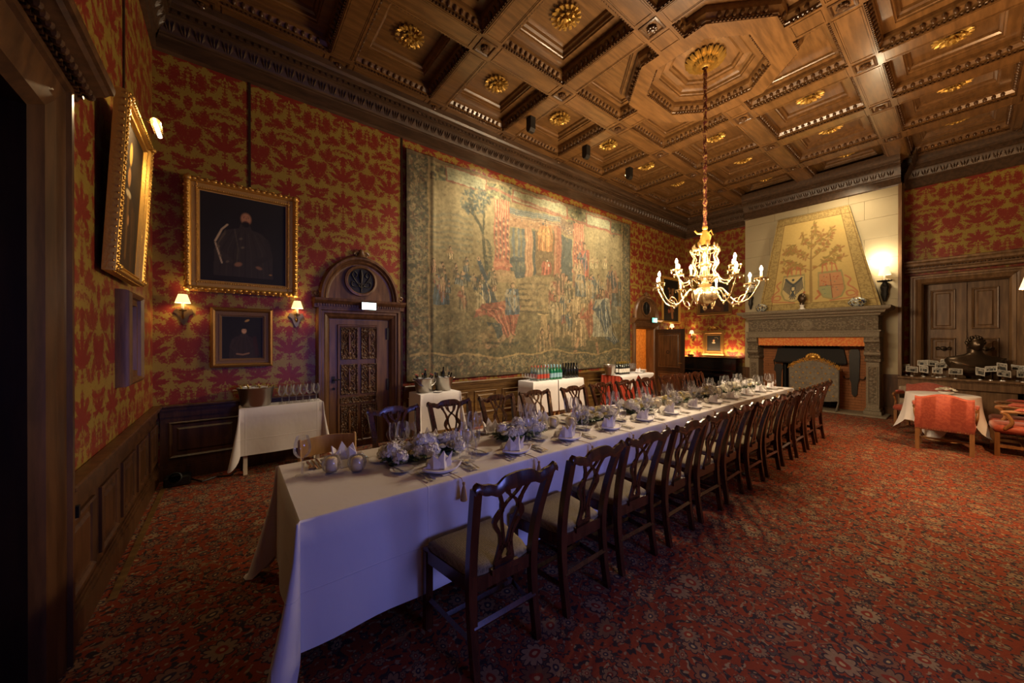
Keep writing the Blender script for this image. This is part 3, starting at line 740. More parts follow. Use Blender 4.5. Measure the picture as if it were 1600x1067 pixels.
def arched(name, cx, hw, zl, F, leaf_open):
    """arched overdoor with cornice, tympanum, rondel and scroll finial; hw = half width of the opening"""
    d = structure(name); m = 'door_oak'
    casing(F, cx - hw, cx + hw, zl, .17, d, m, .10)
    hc = hw + .23
    b = MB(F); pr = [(0, zl + .14), (.11, zl + .15), (.12, zl + .20), (.15, zl + .215), (.19, zl + .25), (.20, zl + .28), (0, zl + .30)]
    R = [[b.P(cx - hc + .02, w, z) for w, z in pr], [b.P(cx + hc - .02, w, z) for w, z in pr]]; b.loft(R, False); b.f += [tuple(R[0]), tuple(R[1])]; b.build('door_cornice', m, d, smooth=20)
    b = MB(F); n = int(2 * (hc - .06) / .034)
    for i in range(n): b.box(cx - hc + .06 + i * .034, .11, zl + .17, cx - hc + .06 + i * .034 + .02, .135, zl + .205)
    b.build('dentil_moulding', m, d, kind='stuff', smooth=0)
    zb = zl + .29; rw, rh = hw + .11, .62
    arc = lambda f, w: [(cx - cos(a) * rw * f, w, zb + sin(a) * (rh * f + .0)) for a in [PI * k / 28 for k in range(29)]]
    b = MB(F); R = []
    for f, w in ((1.06, 0), (1.06, .07), (1.02, .11), (.97, .11), (.93, .07), (.90, .075), (.86, .04), (.82, .035)): R.append([b.P(*p) for p in arc(f, w)])
    b.loft(R, False); b.build('arch_moulding', m, d, smooth=25)
    b = MB(F); c0 = b.P(cx, .035, zb); r = [b.P(*p) for p in arc(.83, .035)]; b.f += [(c0, r[k], r[k + 1]) for k in range(28)]; b.build('tympanum', m, d, smooth=0)
    # spandrel mouldings and rondel with iron fleur
    zc = zb + .29
    b = MB(F); R = []
    for rr, w in ((.235, .035), (.23, .07), (.20, .075), (.185, .05)): R.append([b.P(cx + cos(a) * rr, w, zc + sin(a) * rr) for a in [2 * PI * k / 32 for k in range(32)]])
    b.loft(R, True); b.build('rondel_frame', m, d)
    rn = MB(F); c0 = rn.P(cx, .045, zc); r = [rn.P(cx + cos(a) * .187, .045, zc + sin(a) * .187) for a in [2 * PI * k / 32 for k in range(32)]]; rn.f += [(c0, r[k], r[(k + 1) % 32]) for k in range(32)]
    rn = rn.build('rondel', 'black', d)
    ir = MB(F)
    for s_ in (-1, 1):
        ir.tube([(cx + s_ * x, .055, zc + z) for x, z in crom([(.0, -.12), (.05, -.05), (.10, .02), (.13, .09), (.09, .13), (.06, .08), (.09, .05)], 4)], .009, 6)
        ir.tube([(cx + s_ * x, .055, zc + z) for x, z in crom([(.0, -.04), (.06, -.09), (.13, -.08), (.13, -.02), (.09, -.03)], 4)], .008, 6)
    ir.tube([(cx, .055, zc - .17), (cx, .055, zc - .02), (cx, .06, zc + .08), (cx, .055, zc + .17)], [.008, .014, .03, .005], 8)
    ir.box(cx - .05, .045, zc - .055, cx + .05, .065, zc - .035); ir.build('iron_fleur', 'iron', rn, label='black wrought iron lily grille')
    b = MB(F)
    for s_ in (-1, 1):
        sp = [(cx + s_ * (.055 + .05 * cos(a) * (1 - a / 12)), .05, zb + rh * 1.05 + .03 + .045 * sin(a) * (1 - a / 12)) for a in [k * .5 for k in range(14)]]
        b.tube(sp, .02, 6)
        x = cx + s_ * (hc - .06); sp = [(x + s_ * .035 * cos(a) * (1 - a / 12), .06, zb + .05 + .035 * sin(a) * (1 - a / 12)) for a in [k * .5 for k in range(14)]]; b.tube(sp, .014, 6)
    b.lathe([(.001, .12), (.03, .10), (.045, .06), (.06, .02), (.10, -.02)], 10, (cx, .05, zb + rh * 1.05)); b.build('scroll_finial', m, d)
    b = MB(F); b.box(cx - hw - .02, -.25, 0, cx - hw, 0, zl + .02); b.box(cx + hw, -.25, 0, cx + hw + .02, 0, zl + .02); b.box(cx - hw, -.25, zl, cx + hw, 0, zl + .02); b.build('reveal', m, d, smooth=0)
    return d
d2 = arched('door_2', 1.54, .43, 1.92, FB, False)
lf = MB(FB); u0, u1 = 1.115, 1.965; lf.box(u0, -.05, .01, u1, .0, 1.915); lf = lf.build('door_leaf', 'door_oak', d2, smooth=0)
b = MB(FB); b.ring([(u0 + .10, .08), (u1 - .17, .08), (u1 - .17, 1.84), (u0 + .10, 1.84)], [(0, 0), (.01, .02), (.025, .02), (.035, .008)], ax='y')
b.build('leaf_framing', 'door_oak', lf, smooth=0)
for c_ in range(2):
    for z0, z1 in ((1.32, 1.80), (.80, 1.25), (.08, .64)):
        x0 = u0 + .15 + c_ * .285; x1 = x0 + .235
        MB(FB).ring([(x0, z0), (x1, z0), (x1, z1), (x0, z1)], [(0, 0), (.004, .02), (.014, .02), (.02, .006)], cap_in=True, ax='y').build('carved_panel', 'carving_x', d2, smooth=0, label='panel carved with scrolling foliage')
        orn = MB(FB); xc = (x0 + x1) / 2; zc = (z0 + z1) / 2; hh = (z1 - z0) / 2 - .04
        for s_ in (-1, 1):
            for q in (-1, 1): orn.tube([(xc + s_ * x * 1.0, .012, zc + q * z * hh) for x, z in crom([(.005, .05), (.05, .25), (.075, .55), (.05, .75), (.025, .6), (.05, .45)], 3)], .006, 5)
        orn.tube([(xc, .012, zc - hh), (xc, .014, zc - hh * .3), (xc, .014, zc + hh * .3), (xc, .012, zc + hh)], [.004, .015, .02, .004], 6)
        for q in (-1, 1): orn.ball((xc, .012, zc + q * hh * .75), (.028, .012, .028), 8, 5)
        orn.build('scroll_carving', 'door_oak', bpy.data.objects[-1] if False else d2, smooth=40)
MB(FB).ring([(u0 + .14, .67), (u1 - .19, .67), (u1 - .19, .76), (u0 + .14, .76)], [(0, 0), (.004, .022), (.014, .022), (.02, .008)], cap_in=True, ax='y').build('carved_band', 'carving_x', d2, smooth=0)
b = MB(FB); b.box(u0 + .03, 0, .98, u0 + .07, .01, 1.08); b.tube([(u0 + .05, .005, 1.03), (u0 + .05, .05, 1.03), (u0 + .13, .055, 1.035)], .009, 8); b.build('door_handle', 'iron', d2)
MB(FB).lathe([(.001, 0), (.018, 0), (.02, -.01)], 10, (u0 + .05, .012, .90), Matrix.Rotation(PI / 2, 3, 'X')).build('keyhole', 'iron', d2)
for z in (.82, 1.62): MB(FB).box(u1 - .03, 0, z, u1 - .0, .02, z + .18).build('hinge', 'iron', d2)

# exit signs
ex = thing('exit_sign', 'glowing white emergency exit sign box over the near arched door', 'sign', (1.60, W - .22, 2.11))
b = MB(); b.bbox(-.105, -.02, -.055, .105, .02, .055, .006); b.build('housing', 'iron', ex); MB().box(-.1, -.024, -.05, .1, -.021, .05).build('lit_face', 'exit_white', ex)
ex = thing('exit_sign', 'small green emergency exit sign over the far arched door', 'sign', (9.42, W - .22, 2.18))
b = MB(); b.bbox(-.14, -.02, -.075, .14, .02, .075, .006); b.build('housing', 'iron', ex); MB().box(-.13, -.024, -.065, .13, -.021, .065).build('lit_face', 'exit_green', ex)
b = MB(); b.box(.03, -.027, -.05, .095, -.025, .05); b.build('door_pictogram', 'exit_white', ex, smooth=0)
b = MB(); b.ball((-.02, -.027, .032), (.011, .003, .011), 8, 4); b.tube([(-.02, -.027, .018), (-.035, -.027, -.01)], .008, 5); b.tube([(-.035, -.027, -.01), (-.01, -.027, -.03), (-.02, -.027, -.05)], .006, 5); b.tube([(-.035, -.027, -.01), (-.06, -.027, -.04)], .006, 5); b.tube([(-.05, -.027, .0), (-.02, -.027, .01), (.01, -.027, -.003)], .005, 5); b.build('running_figure', 'exit_white', ex)

# door_3: far arched doorway, leaf standing open into the room, a lit ochre hall behind
d3 = arched('door_3', 9.30, .47, 1.94, FB, True)
lf = MB(); lf.box(9.79, 4.80, .01, 9.84, 5.66, 1.93); lf = lf.build('door_leaf', 'dark_door', d3, smooth=0)
for z0, z1 in ((.12, .72), (.84, 1.82)):
    b = MB(Matrix(((0, -1, 0, 9.79), (1, 0, 0, 0), (0, 0, 1, 0), (0, 0, 0, 1)))); b.ring([(4.90, z0), (5.56, z0), (5.56, z1), (4.90, z1)], [(0, 0), (.008, .020), (.022, .017), (.03, .003), (.05, .003), (.07, .014)], cap_in=True, ax='y'); b.build('door_panel', 'wainscot_oak', lf, smooth=0)
b = MB(); b.lathe([(.03, 0), (.045, .012), (.05, .02), (.03, .024)], 14, (9.78, 5.25, 1.28), Matrix.Rotation(-PI / 2, 3, 'Y')); b.build('lock_rose', 'iron', lf)
MB().tube([(9.78, 4.85, .98), (9.74, 4.85, .98), (9.73, 4.93, .98)], .01, 8).build('door_handle', 'old_brass', lf)
hall = structure('wall_hall')
b = MB(); b.box(7.2, 7.6, 0, 12.6, 7.7, 3); b.box(7.1, 5.96, 0, 7.2, 7.7, 3); b.box(12.5, 5.96, 0, 12.6, 7.7, 3); b.box(7.2, 5.96, 2.9, 12.6, 7.7, 3.0); b.build('hall_covering', 'ochre_wall', hall, smooth=0)
light('hall_lamp', 'POINT', (9.9, 6.9, 2.3), 130, (1, .72, .36), .1)
fl2 = MB(); fl2.grid(lambda u, v: (7.2 + 5.3 * u, 5.9 + 1.8 * v, .002), 3, 2); fl2.build('hall_carpet', 'pew_wood', fl, smooth=0)

# door_4: wide double door on the right wall
d4 = structure('door_4'); m = 'right_oak'
casing(FR, -.50, .57, 2.80, .20, d4, m, .12)
b = MB(FR); pr = [(0, 3.05), (.12, 3.06), (.12, 3.10), (.15, 3.12), (.15, 3.15), (.22, 3.19), (.23, 3.23), (.26, 3.26), (.26, 3.29), (0, 3.34)]
R = [[b.P(-.85, w, z) for w, z in pr], [b.P(.84, w, z) for w, z in pr]]; b.loft(R, False); b.f += [tuple(R[0]), tuple(R[1])]; b.build('door_cornice', m, d4, smooth=20)
b = MB(FR)
for i in range(36): b.ball((.80 - i * .046, .17, 3.155), (.016, .016, .02), 6, 4)
b.build('bead_moulding', 'wainscot_oak', d4, kind='stuff')
b = MB(FR); b.box(-.52, -.30, 0, -.50, 0, 2.82); b.box(.57, -.30, 0, .60, 0, 2.82); b.box(-.5, -.30, 2.80, .57, 0, 2.83); b.box(-.6, -.40, 0, .7, -.34, 3.0); b.build('reveal', 'wainscot_oak', d4, smooth=0)
for k, (u0, u1) in enumerate(((.035, .572), (-.502, .03))):
    lf = MB(FR); lf.box(u0, -.32, .01, u1, -.22, 2.80); lf = lf.build('door_leaf', m, d4, smooth=0)
    for z0, z1 in ((.15, 1.05), (1.17, 1.66), (1.84, 2.68)):
        MB(FR).ring([(u0 + .10, z0), (u1 - .09, z0), (u1 - .09, z1), (u0 + .10, z1)], [(0, -.22), (.012, -.185), (.03, -.19), (.04, -.214), (.07, -.214), (.09, -.20)], cap_in=True, ax='y').build('door_panel', m, lf, smooth=0)
    cx_ = (u0 + u1) / 2
    b = MB(FR); b.ball((cx_, -.17, 1.44), (.05, .03, .045), 10, 6); b.ball((cx_, -.14, 1.42), (.03, .03, .03), 8, 5)
    for s_ in (-1, 1): b.tube([(cx_ + s_ * x, -.18, 1.44 + z) for x, z in ((.04, .0), (.075, .03), (.10, .02), (.09, -.03), (.05, -.02))], .014, 6)
    b.build('door_ornament', 'bronze', lf)
b = MB(FR); b.box(.0, -.22, .01, .065, -.19, 2.80); b.build('centre_post', m, d4, smooth=0)

# ---------------------------------------------------------------- chimney breast and fireplace
cb = structure('chimney_breast')
Y0, Y1 = .90, 3.78
b = MB(); b.box(XB, Y0 + .0, 0, XR, 1.40, 2.4); b.box(XB, 3.30, 0, XR, Y1, 2.4); b.box(XB, 1.40, 1.55, XR, 3.30, 2.4); b.box(XB + .02, Y0 + .01, 2.4, XR, Y1 - .01, 5.55); b.box(XR - .12, 1.4, 0, XR + .1, 3.3, 1.6)
b.build('breast_core', 'ashlar', cb, smooth=0)
zz = 1.0; row = 0
rows_ = [(.86, 1.45), (1.45, 2.05), (2.05, 2.5), (2.5, 2.95), (2.95, 3.4), (3.4, 3.86), (3.86, 4.3), (4.3, 4.72), (4.72, 4.98)]
for r_, (z0, z1) in enumerate(rows_):
    ys = [Y0]; y = Y0 + (.52 if r_ % 2 else .78)
    while y < Y1 - .3: ys.append(y); y += .66 + .16 * rnd.random()
    ys.append(Y1)
    for ya, yb in zip(ys, ys[1:]):
        if z1 < 2.3 and yb > 1.1 and ya < 3.6: yb2 = min(yb, 1.12) if ya < 1.1 else yb; ya2 = ya if ya < 1.1 else max(ya, 3.56)
        else: ya2, yb2 = ya, yb
        if yb2 - ya2 < .05: continue
        p_ = rnd.random() * .002
        MB().bbox(XB - .004 - p_, ya2 + .0015, z0 + .0015, XB + .03, yb2 - .0015, z1 - .0015, .003).build('stone_block', 'ashlar', cb, smooth=0)
b = MB(); b.box(XB - .03, Y0 - .05, 0, XR, Y0, 4.95); b.build('corner_post', 'right_oak', cb, smooth=0)
b = MB(); b.box(XB - .03, Y0, 0, XB, 1.11, .86); b.box(XB - .05, Y0 - .02, 0, XB, 1.11, .16); b.box(XB - .05, Y0 - .02, .80, XB, 1.11, .88); b.box(XB - .03, 3.57, 0, XB, Y1, .86); b.box(XB - .05, 3.57, .80, XB, Y1, .88); b.build('wainscot_board', 'wainscot_oak', cb, smooth=0)
cornice(FBr(XB), Y0 - .04, Y1 + .02, cb, 0, 0)
FS = Matrix(((1, 0, 0, 0), (0, -1, 0, Y0 - .05), (0, 0, 1, 0), (0, 0, 0, 1)))
b = MB(FS); R = [[b.P(XB - w, w, z) for w, z in CP], [b.P(XR - .1, w, z) for w, z in CP]]; b.loft(R, False); b.build('cornice', 'cornice_oak', cb, smooth=20)

fp = thing('fireplace', 'carved stone fireplace with tall painted overmantel hood and orange pelmet', 'fireplace', (10.75, 2.33, 0))
def fy(y): return y - 2.33
def fx(x): return x - 10.75
st = 'mantel_stone'
for k, yc in enumerate((1.235, 3.435)):
    y = fy(yc)
    b = MB(); b.box(.0, y - .10, .14, .40, y + .10, 1.16); b.ring([(y - .075, .25), (y + .075, .25), (y + .075, 1.05), (y - .075, 1.05)], [(0, -.001), (0, -.018), (.012, -.018), (.018, -.004)], ax='x'); b.build('pilaster', st, fp, smooth=0)
    MB().box(-.006, y - .056, .27, .0, y + .056, 1.03).build('carved_panel', 'carved_stone', fp, smooth=0)
    b = MB(); b.bbox(-.06, y - .14, 0, .40, y + .14, .10, .01); b.bbox(-.04, y - .12, .10, .40, y + .12, .15, .01); b.build('plinth', st, fp, smooth=0)
    b = MB(); b.bbox(-.04, y - .125, 1.15, .40, y + .125, 1.22, .01)
    prof = [(.40, 1.22), (-.02, 1.22), (-.10, 1.30), (-.12, 1.38), (-.07, 1.46), (-.10, 1.55), (-.17, 1.62), (-.17, 1.68), (.40, 1.68)]
    b.prism([(px_, pz) for px_, pz in prof], y - .115, y + .115, 'y'); b.build('console_bracket', 'carved_stone', fp, smooth=0)
    b = MB(); b.lathe([(.05, -.125), (.05, .125)], 12, (-.07, y, 1.33), Matrix.Rotation(PI / 2, 3, 'X')); b.lathe([(.04, -.12), (.04, .12)], 12, (-.13, y, 1.60), Matrix.Rotation(PI / 2, 3, 'X')); b.build('scroll', st, fp)
b = MB(); b.bbox(-.12, fy(1.12), 1.68, .41, fy(3.55), 1.80, .01); b.box(-.13, fy(1.10), 1.80, .41, fy(3.57), 1.83); b.build('architrave', st, fp, smooth=0)
b = MB(); b.bbox(-.10, fy(1.14), 1.83, .41, fy(3.53), 2.13, .01); b.build('frieze', 'carved_stone', fp, smooth=0)
b = MB()
for k in range(11):
    y = fy(1.28 + k * .21)
    if abs(y) < .12: continue
    s_ = 1 if k % 2 else -1; b.tube([(-.105, y + .09 * cos(a) * (1 - a / 10), 1.98 + s_ * .09 * sin(a) * (1 - a / 10)) for a in [j * .6 for j in range(13)]], .010, 5)
b.build('scroll_carving', st, fp, kind='stuff')
b = MB(); b.lathe([(.13, 0), (.13, .02), (.11, .03), (.10, .012), (.06, .012), (.05, .03), (.001, .04)], 20, (-.10, 0, 1.98), Matrix.Rotation(-PI / 2, 3, 'Y')); b.build('medallion', st, fp)
b = MB(); pr = [(-.12, 2.13), (-.15, 2.15), (-.16, 2.18), (-.22, 2.20), (-.24, 2.24), (-.30, 2.26), (-.32, 2.29), (-.32, 2.33), (.41, 2.33)]
yl, yr = fy(1.14), fy(3.53)
R = [[b.P(px_, yl - (-.12 - px_ if px_ < 0 else .2), z) for px_, z in pr], [b.P(px_, yr + (-.12 - px_ if px_ < 0 else .2), z) for px_, z in pr]]
b.loft(R, False)
R0 = [[b.P(px_, yl - (-.12 - px_), z) for px_, z in pr[:-1]], [b.P(.41, yl - (-.12 - px_), z) for px_, z in pr[:-1]]]; b.loft(R0, False)
R0 = [[b.P(px_, yr + (-.12 - px_), z) for px_, z in pr[:-1]], [b.P(.41, yr + (-.12 - px_), z) for px_, z in pr[:-1]]]; b.loft(R0, False)
b.box(-.32, yl - .2, 2.325, .41, yr + .2, 2.332)
b.build('mantel_shelf', st, fp, smooth=20)
# pelmet
b = MB(); n = 60
b.grid(lambda u, v: (-.045 + .006 * sin(u * 120), fy(1.34 + 2.0 * u), 1.68 - .19 * v - (.012 * abs(sin(u * PI * 30)) if v > .9 else 0)), 120, 5); b.build('pelmet', 'orange_cloth', fp)
# brick cheeks
br0 = None
def bricks(xf, y0, y1, z0, z1, bl=.21, bh=.062, parent=fp):
    global br0
    z = z0; r = 0
    while z < z1 - .02:
        y = y0 - (bl / 2 if r % 2 else 0)
        while y < y1 - .01:
            a, c = max(y, y0), min(y + bl, y1)
            if c - a > .02:
                if br0 is None:
                    q = MB(); q.box(-.02, .0, 0, 0, 1, 1); br0 = q.build('brick', 'brick', parent, smooth=0); k = br0; k.location = (0, 0, 0)
                else: k = br0.copy(); C.objects.link(k)
                k.location = (fx(xf) + rnd.random() * .004, fy(a) + .002, z + .002); k.scale = (1, c - a - .004, bh - .005)
            y += bl
        z += bh; r += 1
b = MB(); b.box(fx(11.10) + .001, fy(1.40), 0, fx(11.16), fy(1.82), 1.55); b.box(fx(11.10) + .001, fy(2.90), 0, fx(11.16), fy(3.30), 1.55); b.build('brick_backing', 'soot', fp, smooth=0)
bricks(11.10, 1.345, 1.82, .02, 1.5); bricks(11.10, 2.90, 3.33, .02, 1.5)
b = MB(); b.box(fx(11.165), fy(1.83), 0, fx(11.53), fy(1.86), 1.55); b.box(fx(11.165), fy(2.86), 0, fx(11.53), fy(2.89), 1.55); b.box(fx(11.50), fy(1.83), 0, fx(11.53), fy(2.89), 1.55); b.build('firebox', 'soot', fp, smooth=0)
b = MB(); R = [[b.P(fx(x), fy(y), z) for x, y in ((xa, ya), (xa, yb), (11.16, yb), (11.16, ya))] for xa, ya, yb, z in ((10.98, 1.70, 3.03, 1.05), (10.96, 1.68, 3.05, 1.09), (11.02, 1.74, 2.99, 1.42))]; b.loft(R, True); b.f.append(tuple(R[0])); b.build('smoke_hood', 'soot', fp, smooth=0)
b = MB(); b.bbox(fx(10.45), fy(1.0), 0, fx(11.16), fy(3.66), .03, .008); b.build('hearth_slab', st, fp, smooth=0)
b = MB()
for i in range(6): b.tube([(fx(11.25), fy(2.0 + i * .14), .16), (fx(11.05), fy(2.0 + i * .14), .13)], .01, 5)
b.tube([(fx(11.06), fy(1.95), .13), (fx(11.06), fy(2.75), .13)], .012, 6)
for y in (1.98, 2.72): b.tube([(fx(11.03), fy(y), .0), (fx(11.03), fy(y), .3), (fx(10.98), fy(y), .36)], .014, 6)
b.build('fire_grate', 'iron', fp)

# ================================================================ objects
# ---------------------------------------------------------------- the long table
TX0, TX1, TY0, TY1, TZ = .25, 7.87, 1.92, 2.86, .76
def cloth_mesh(x0, x1, y0, y1, z, drop, sides='lrfb', flare=.05, corner=.12, cdrop=None, wav=.008, seed=0, nper=.07):
    """cloth over a rectangular top; local coordinates; sides l(-x) r(+x) f(-y) b(+y) hang down"""
    b = MB(); r = random.Random(seed); nx = max(4, int((x1 - x0) / .1)); ny = max(4, int((y1 - y0) / .1))
    b.grid(lambda u, v: (x0 + (x1 - x0) * u, y0 + (y1 - y0) * v, z), nx, ny)
    cd = cdrop or drop * 1.32
    order = [('f', (x0, y0), (x1, y0), (0, -1)), ('r', (x1, y0), (x1, y1), (1, 0)), ('b', (x1, y1), (x0, y1), (0, 1)), ('l', (x0, y1), (x0, y0), (-1, 0))]
    segs = []
    for i, (k, a, c, n) in enumerate(order):
        if k not in sides: segs.append(None); continue
        L = math.dist(a, c); m = max(4, int(L / nper)); sg = []
        for j in range(m + 1):
            t = j / m; sg.append(((a[0] + (c[0] - a[0]) * t, a[1] + (c[1] - a[1]) * t), n, 0.0, t * L))
        nxt = order[(i + 1) % 4]
        if nxt[0] in sides:
            for j in range(1, 12):
                f = j / 12; an = math.atan2(n[1], n[0]) + f * PI / 2; sg.append((c, (cos(an), sin(an)), sin(f * PI), L + f * .1))
        segs.append(sg)
    full = all(segs); rows = []
    allp = []
    # join contiguous segments
    chains = []
    if full: chains = [sum(segs, [])]
    else:
        st_ = next(i for i in range(4) if segs[i] is None); cur = []
        for k in range(1, 5):
            s_ = segs[(st_ + k) % 4]
            if s_ is None:
                if cur: chains.append(cur); cur = []
            else: cur += s_
        if cur: chains.append(cur)
    for ch in chains:
        R = [[] for _ in range(11)]; ph = r.random() * 6; acc = 0; prev = None
        for (p, n, cw, s_) in ch:
            if prev is not None: acc += math.dist(p, prev) + (.03 if cw else 0)
            prev = p
            # a corner fold bulges out with a valley on either side of the diagonal
            fw = cw ** 1.5; H = (drop * (1 - fw) + cd * fw); fl = flare + corner * fw + wav * (1 - cw) * (1.2 * sin(acc * 7 + ph) + sin(acc * 13 + 2 * ph))
            for j in range(11):
                t = j / 10; tt = t ** 1.25
                if j == 0: hz = 0; vz = 0
                else: hz = .008 + fl * tt; vz = -.008 - (math.sqrt(max(.01, H * H - fl * fl)) - .008) * t if j > 1 else -.008 - .0
                zz_ = z + vz
                R[j].append(b.P(p[0] + n[0] * hz, p[1] + n[1] * hz, max(.006, zz_)))
        b.loft(R, full)
    return b
bt = thing('banquet_table', 'long banquet table hidden under white cloths in the middle of the room', 'table', ((TX0 + TX1) / 2, (TY0 + TY1) / 2, 0))
hl, hw_ = (TX1 - TX0) / 2, (TY1 - TY0) / 2
MB().box(-hl + .01, -hw_ + .01, TZ - .045, hl - .01, hw_ - .01, TZ - .006).build('table_top', 'beech', bt)
for x in (-hl + .3, -hl / 2, 0, hl / 2, hl - .3):
    for y in (-.25, .25): MB().box(x - .025, y - .025, 0, x + .025, y + .025, TZ - .045).build('leg', 'beech', bt)
cuts = [TX0, 1.71, 3.24, 4.77, 6.32, TX1]
cn = ['first tablecloth at the near end of the long table, hanging to a corner fold', 'second tablecloth from the near end of the long table', 'middle tablecloth of the five on the long table', 'fourth tablecloth from the near end of the long table', 'last tablecloth at the fireplace end of the long table']
for i in range(5):
    sd_ = 'fb' + ('l' if i == 0 else '') + ('r' if i == 4 else '')
    e = .018 if i < 4 else 0
    c = cloth_mesh(cuts[i], cuts[i + 1] + e, TY0, TY1, TZ + (.0012 if i % 2 else 0), .60 if i else .60, sd_, .012 + (.003 if i % 2 else 0), .23, .86, .006, i)
    tag(c.build('tablecloth', 'linen', smooth=50), cn[i], 'tablecloth', 'white cloths on the long table')

# ---------------------------------------------------------------- Chippendale chairs
def make_chair():
    t = thing('dining_chair', 'x', 'chair')
    S_ = 'mahogany'
    # rear legs run up into the back posts (one piece each)
    for s_ in (-1, 1):
        path = crom([(s_ * .195, -.235, .0), (s_ * .195, -.205, .22), (s_ * .195, -.195, .44), (s_ * .205, -.225, .66), (s_ * .232, -.30, .93)], 5)
        b = MB(); R = []
        for i, p in enumerate(path):
            wx = .017 + .006 * min(1, p[2] / .4) - .002 * max(0, p[2] - .5); wy = .019
            R.append([b.P(p[0] + a * wx, p[1] + c * wy, p[2]) for a, c in ((-1, -1), (1, -1), (1, 1), (-1, 1))])
        b.loft(R); b.f += [tuple(reversed(R[0])), tuple(R[-1])]; b.build('leg', S_, t, smooth=30, label='rear leg rising into the back post' if s_ < 0 else None)
        b = MB(); b.box(s_ * .238 - .021, .172, 0, s_ * .238 + .021, .214, .43); b.build('leg', S_, t, smooth=0)
    # crest rail, serpentine with ears
    def backy(z): return -.195 - .03 * max(0, (z - .44) / .22) if z < .66 else -.225 - .075 * (z - .66) / .27
    b = MB(); R = []
    for i in range(33):
        x = -.255 + .51 * i / 32; a = abs(x) / .255
        top = .955 + .012 * cos(a * PI) - (.022 * math.exp(-((a - .52) / .12) ** 2)) + .030 * max(0, a - .78) / .22 - (.02 if a > .985 else 0)
        hgt = .045 + .028 * math.exp(-(a / .45) ** 2); bot = top - hgt + (.006 if a > .9 else 0)
        y = backy(.93) - .004 + .022 * (1 - a * a) * -.6 - .012 * a
        th = .014 + .004 * a
        R.append([b.P(x, y - th, bot), b.P(x, y - th * 1.1, (bot + top) / 2), b.P(x, y - th * .5, top), b.P(x, y + th * .5, top), b.P(x, y + th, (bot + top) / 2), b.P(x, y + th, bot)])
    b.loft(R); b.f += [tuple(reversed(R[0])), tuple(R[-1])]; b.build('crest_rail', S_, t, smooth=60)
    # pierced splat
    def M_(x, y, z):
        zz = .455 + z; return (x, backy(zz) + y + .004, zz)
    b = MB()
    for s_ in (-1, 1):
        b.ribbon(crom([(s_ * .056, .015), (s_ * .036, .10), (s_ * .042, .17), (s_ * .080, .235), (s_ * .080, .275), (s_ * .056, .315), (s_ * .064, .36), (s_ * .088, .41), (s_ * .115, .46)], 5), [.022] * 6 + [.018] * 6 + [.022] * 5 + [.032] * 8 + [.024] * 5 + [.018] * 6 + [.026] * 6, .013, M_)
        b.ribbon(crom([(s_ * .006, .09), (s_ * .024, .19), (s_ * .050, .29), (s_ * .034, .34), (-s_ * .004, .375), (-s_ * .040, .41), (-s_ * .060, .46)], 5), .015, .013, M_)
        b.ribbon(crom([(s_ * .034, .465), (s_ * .030, .42), (s_ * .018, .385), (0, .37)], 4), .012, .012, M_)
        b.ribbon([(s_ * .078, .255), (s_ * .046, .31)], .02, .012, M_)
        b.ribbon([(s_ * .018, .015), (s_ * .028, .055), (s_ * .010, .095)], .014, .013, M_)
    b.ribbon([(-.060, .018), (.060, .018)], .04, .014, M_); b.ribbon([(-.04, .10), (.04, .10)], .024, .013, M_)
    b.build('splat', S_, t, smooth=30, label='pierced interlaced back splat')
    b = MB(); b.ribbon([(-.085, .447), (.085, .447)], .030, .022, lambda x, y, z: (x, -.205 + y, z)); b.build('splat_shoe', S_, t, smooth=0)
    # seat rails
    b = MB(); zt_, zb_ = .445, .375
    q = [(-.195, -.20), (.195, -.20), (.259, .214), (-.259, .214)]
    b.ring(q, [(0, zb_), (0, zt_), (.022, zt_), (.022, zb_), (0, zb_)]); b.build('seat_rail', S_, t, smooth=0)
    b = MB(); R = []
    for z, k, in ((.425, .0), (.45, -.004), (.472, .004), (.485, .03), (.492, .09), (.494, .17)):
        qq = []
        for i in range(4):
            a, c = Vector(q[i]), Vector(q[(i + 1) % 4])
            for j in range(5):
                p = a.lerp(c, j / 5); ctr = Vector((0, .01)); d = (p - ctr); L = d.length; p = p - d / L * (k + .012); rr = (.02 if j == 0 else 0); p = p - d / L * rr; qq.append(b.P(p.x, p.y, z))
        R.append(qq)
    b.loft(R); b.f.append(tuple(R[-1])); b.build('seat', 'seat_fabric', t, smooth=60)
    b = MB()
    for s_ in (-1, 1): b.box(-.0, 0, 0, 0, 0, 0) if False else None
    for s_ in (-1, 1):
        b = MB(); b.tube([(s_ * .195, -.215, .155), (s_ * .238, .195, .165)], .013, 4, 1.5); b.build('stretcher', S_, t, smooth=0)
    b = MB(); b.tube([(-.22, .01, .165), (.22, .01, .165)], .012, 4, 1.5); b.build('stretcher', S_, t, smooth=0)
    b = MB(); b.tube([(-.195, -.215, .225), (.195, -.215, .225)], .013, 4, 1.5); b.build('stretcher', S_, t, smooth=0)
    return t
chair = make_chair()
SX = [1.10, 1.72, 2.30, 2.87, 3.45, 4.00, 4.57, 5.15, 5.72, 6.28, 6.85, 7.42]
FX = [1.24, 1.84, 2.47, 3.08, 3.80, 4.42, 5.04, 5.68, 6.32, 6.92, 7.48]
ang = [0, .03, -.03, .02, -.02, .03, 0, -.02, .02, .0, .02, -.03]
for i, x in enumerate(SX):
    lb = '%s carved mahogany dining chair from the near end, camera side of the long table' % ORD[i + 1]
    if i == 11: lb = 'carved mahogany dining chair nearest the fireplace, camera side of the long table'
    o = chair if i == 0 else dup(chair)
    o.location = (x, 1.665 + (i % 3) * .008, 0); o.rotation_euler = (0, 0, ang[i]); tag(o, lb, 'chair', 'dining chairs on the camera side of the long table')
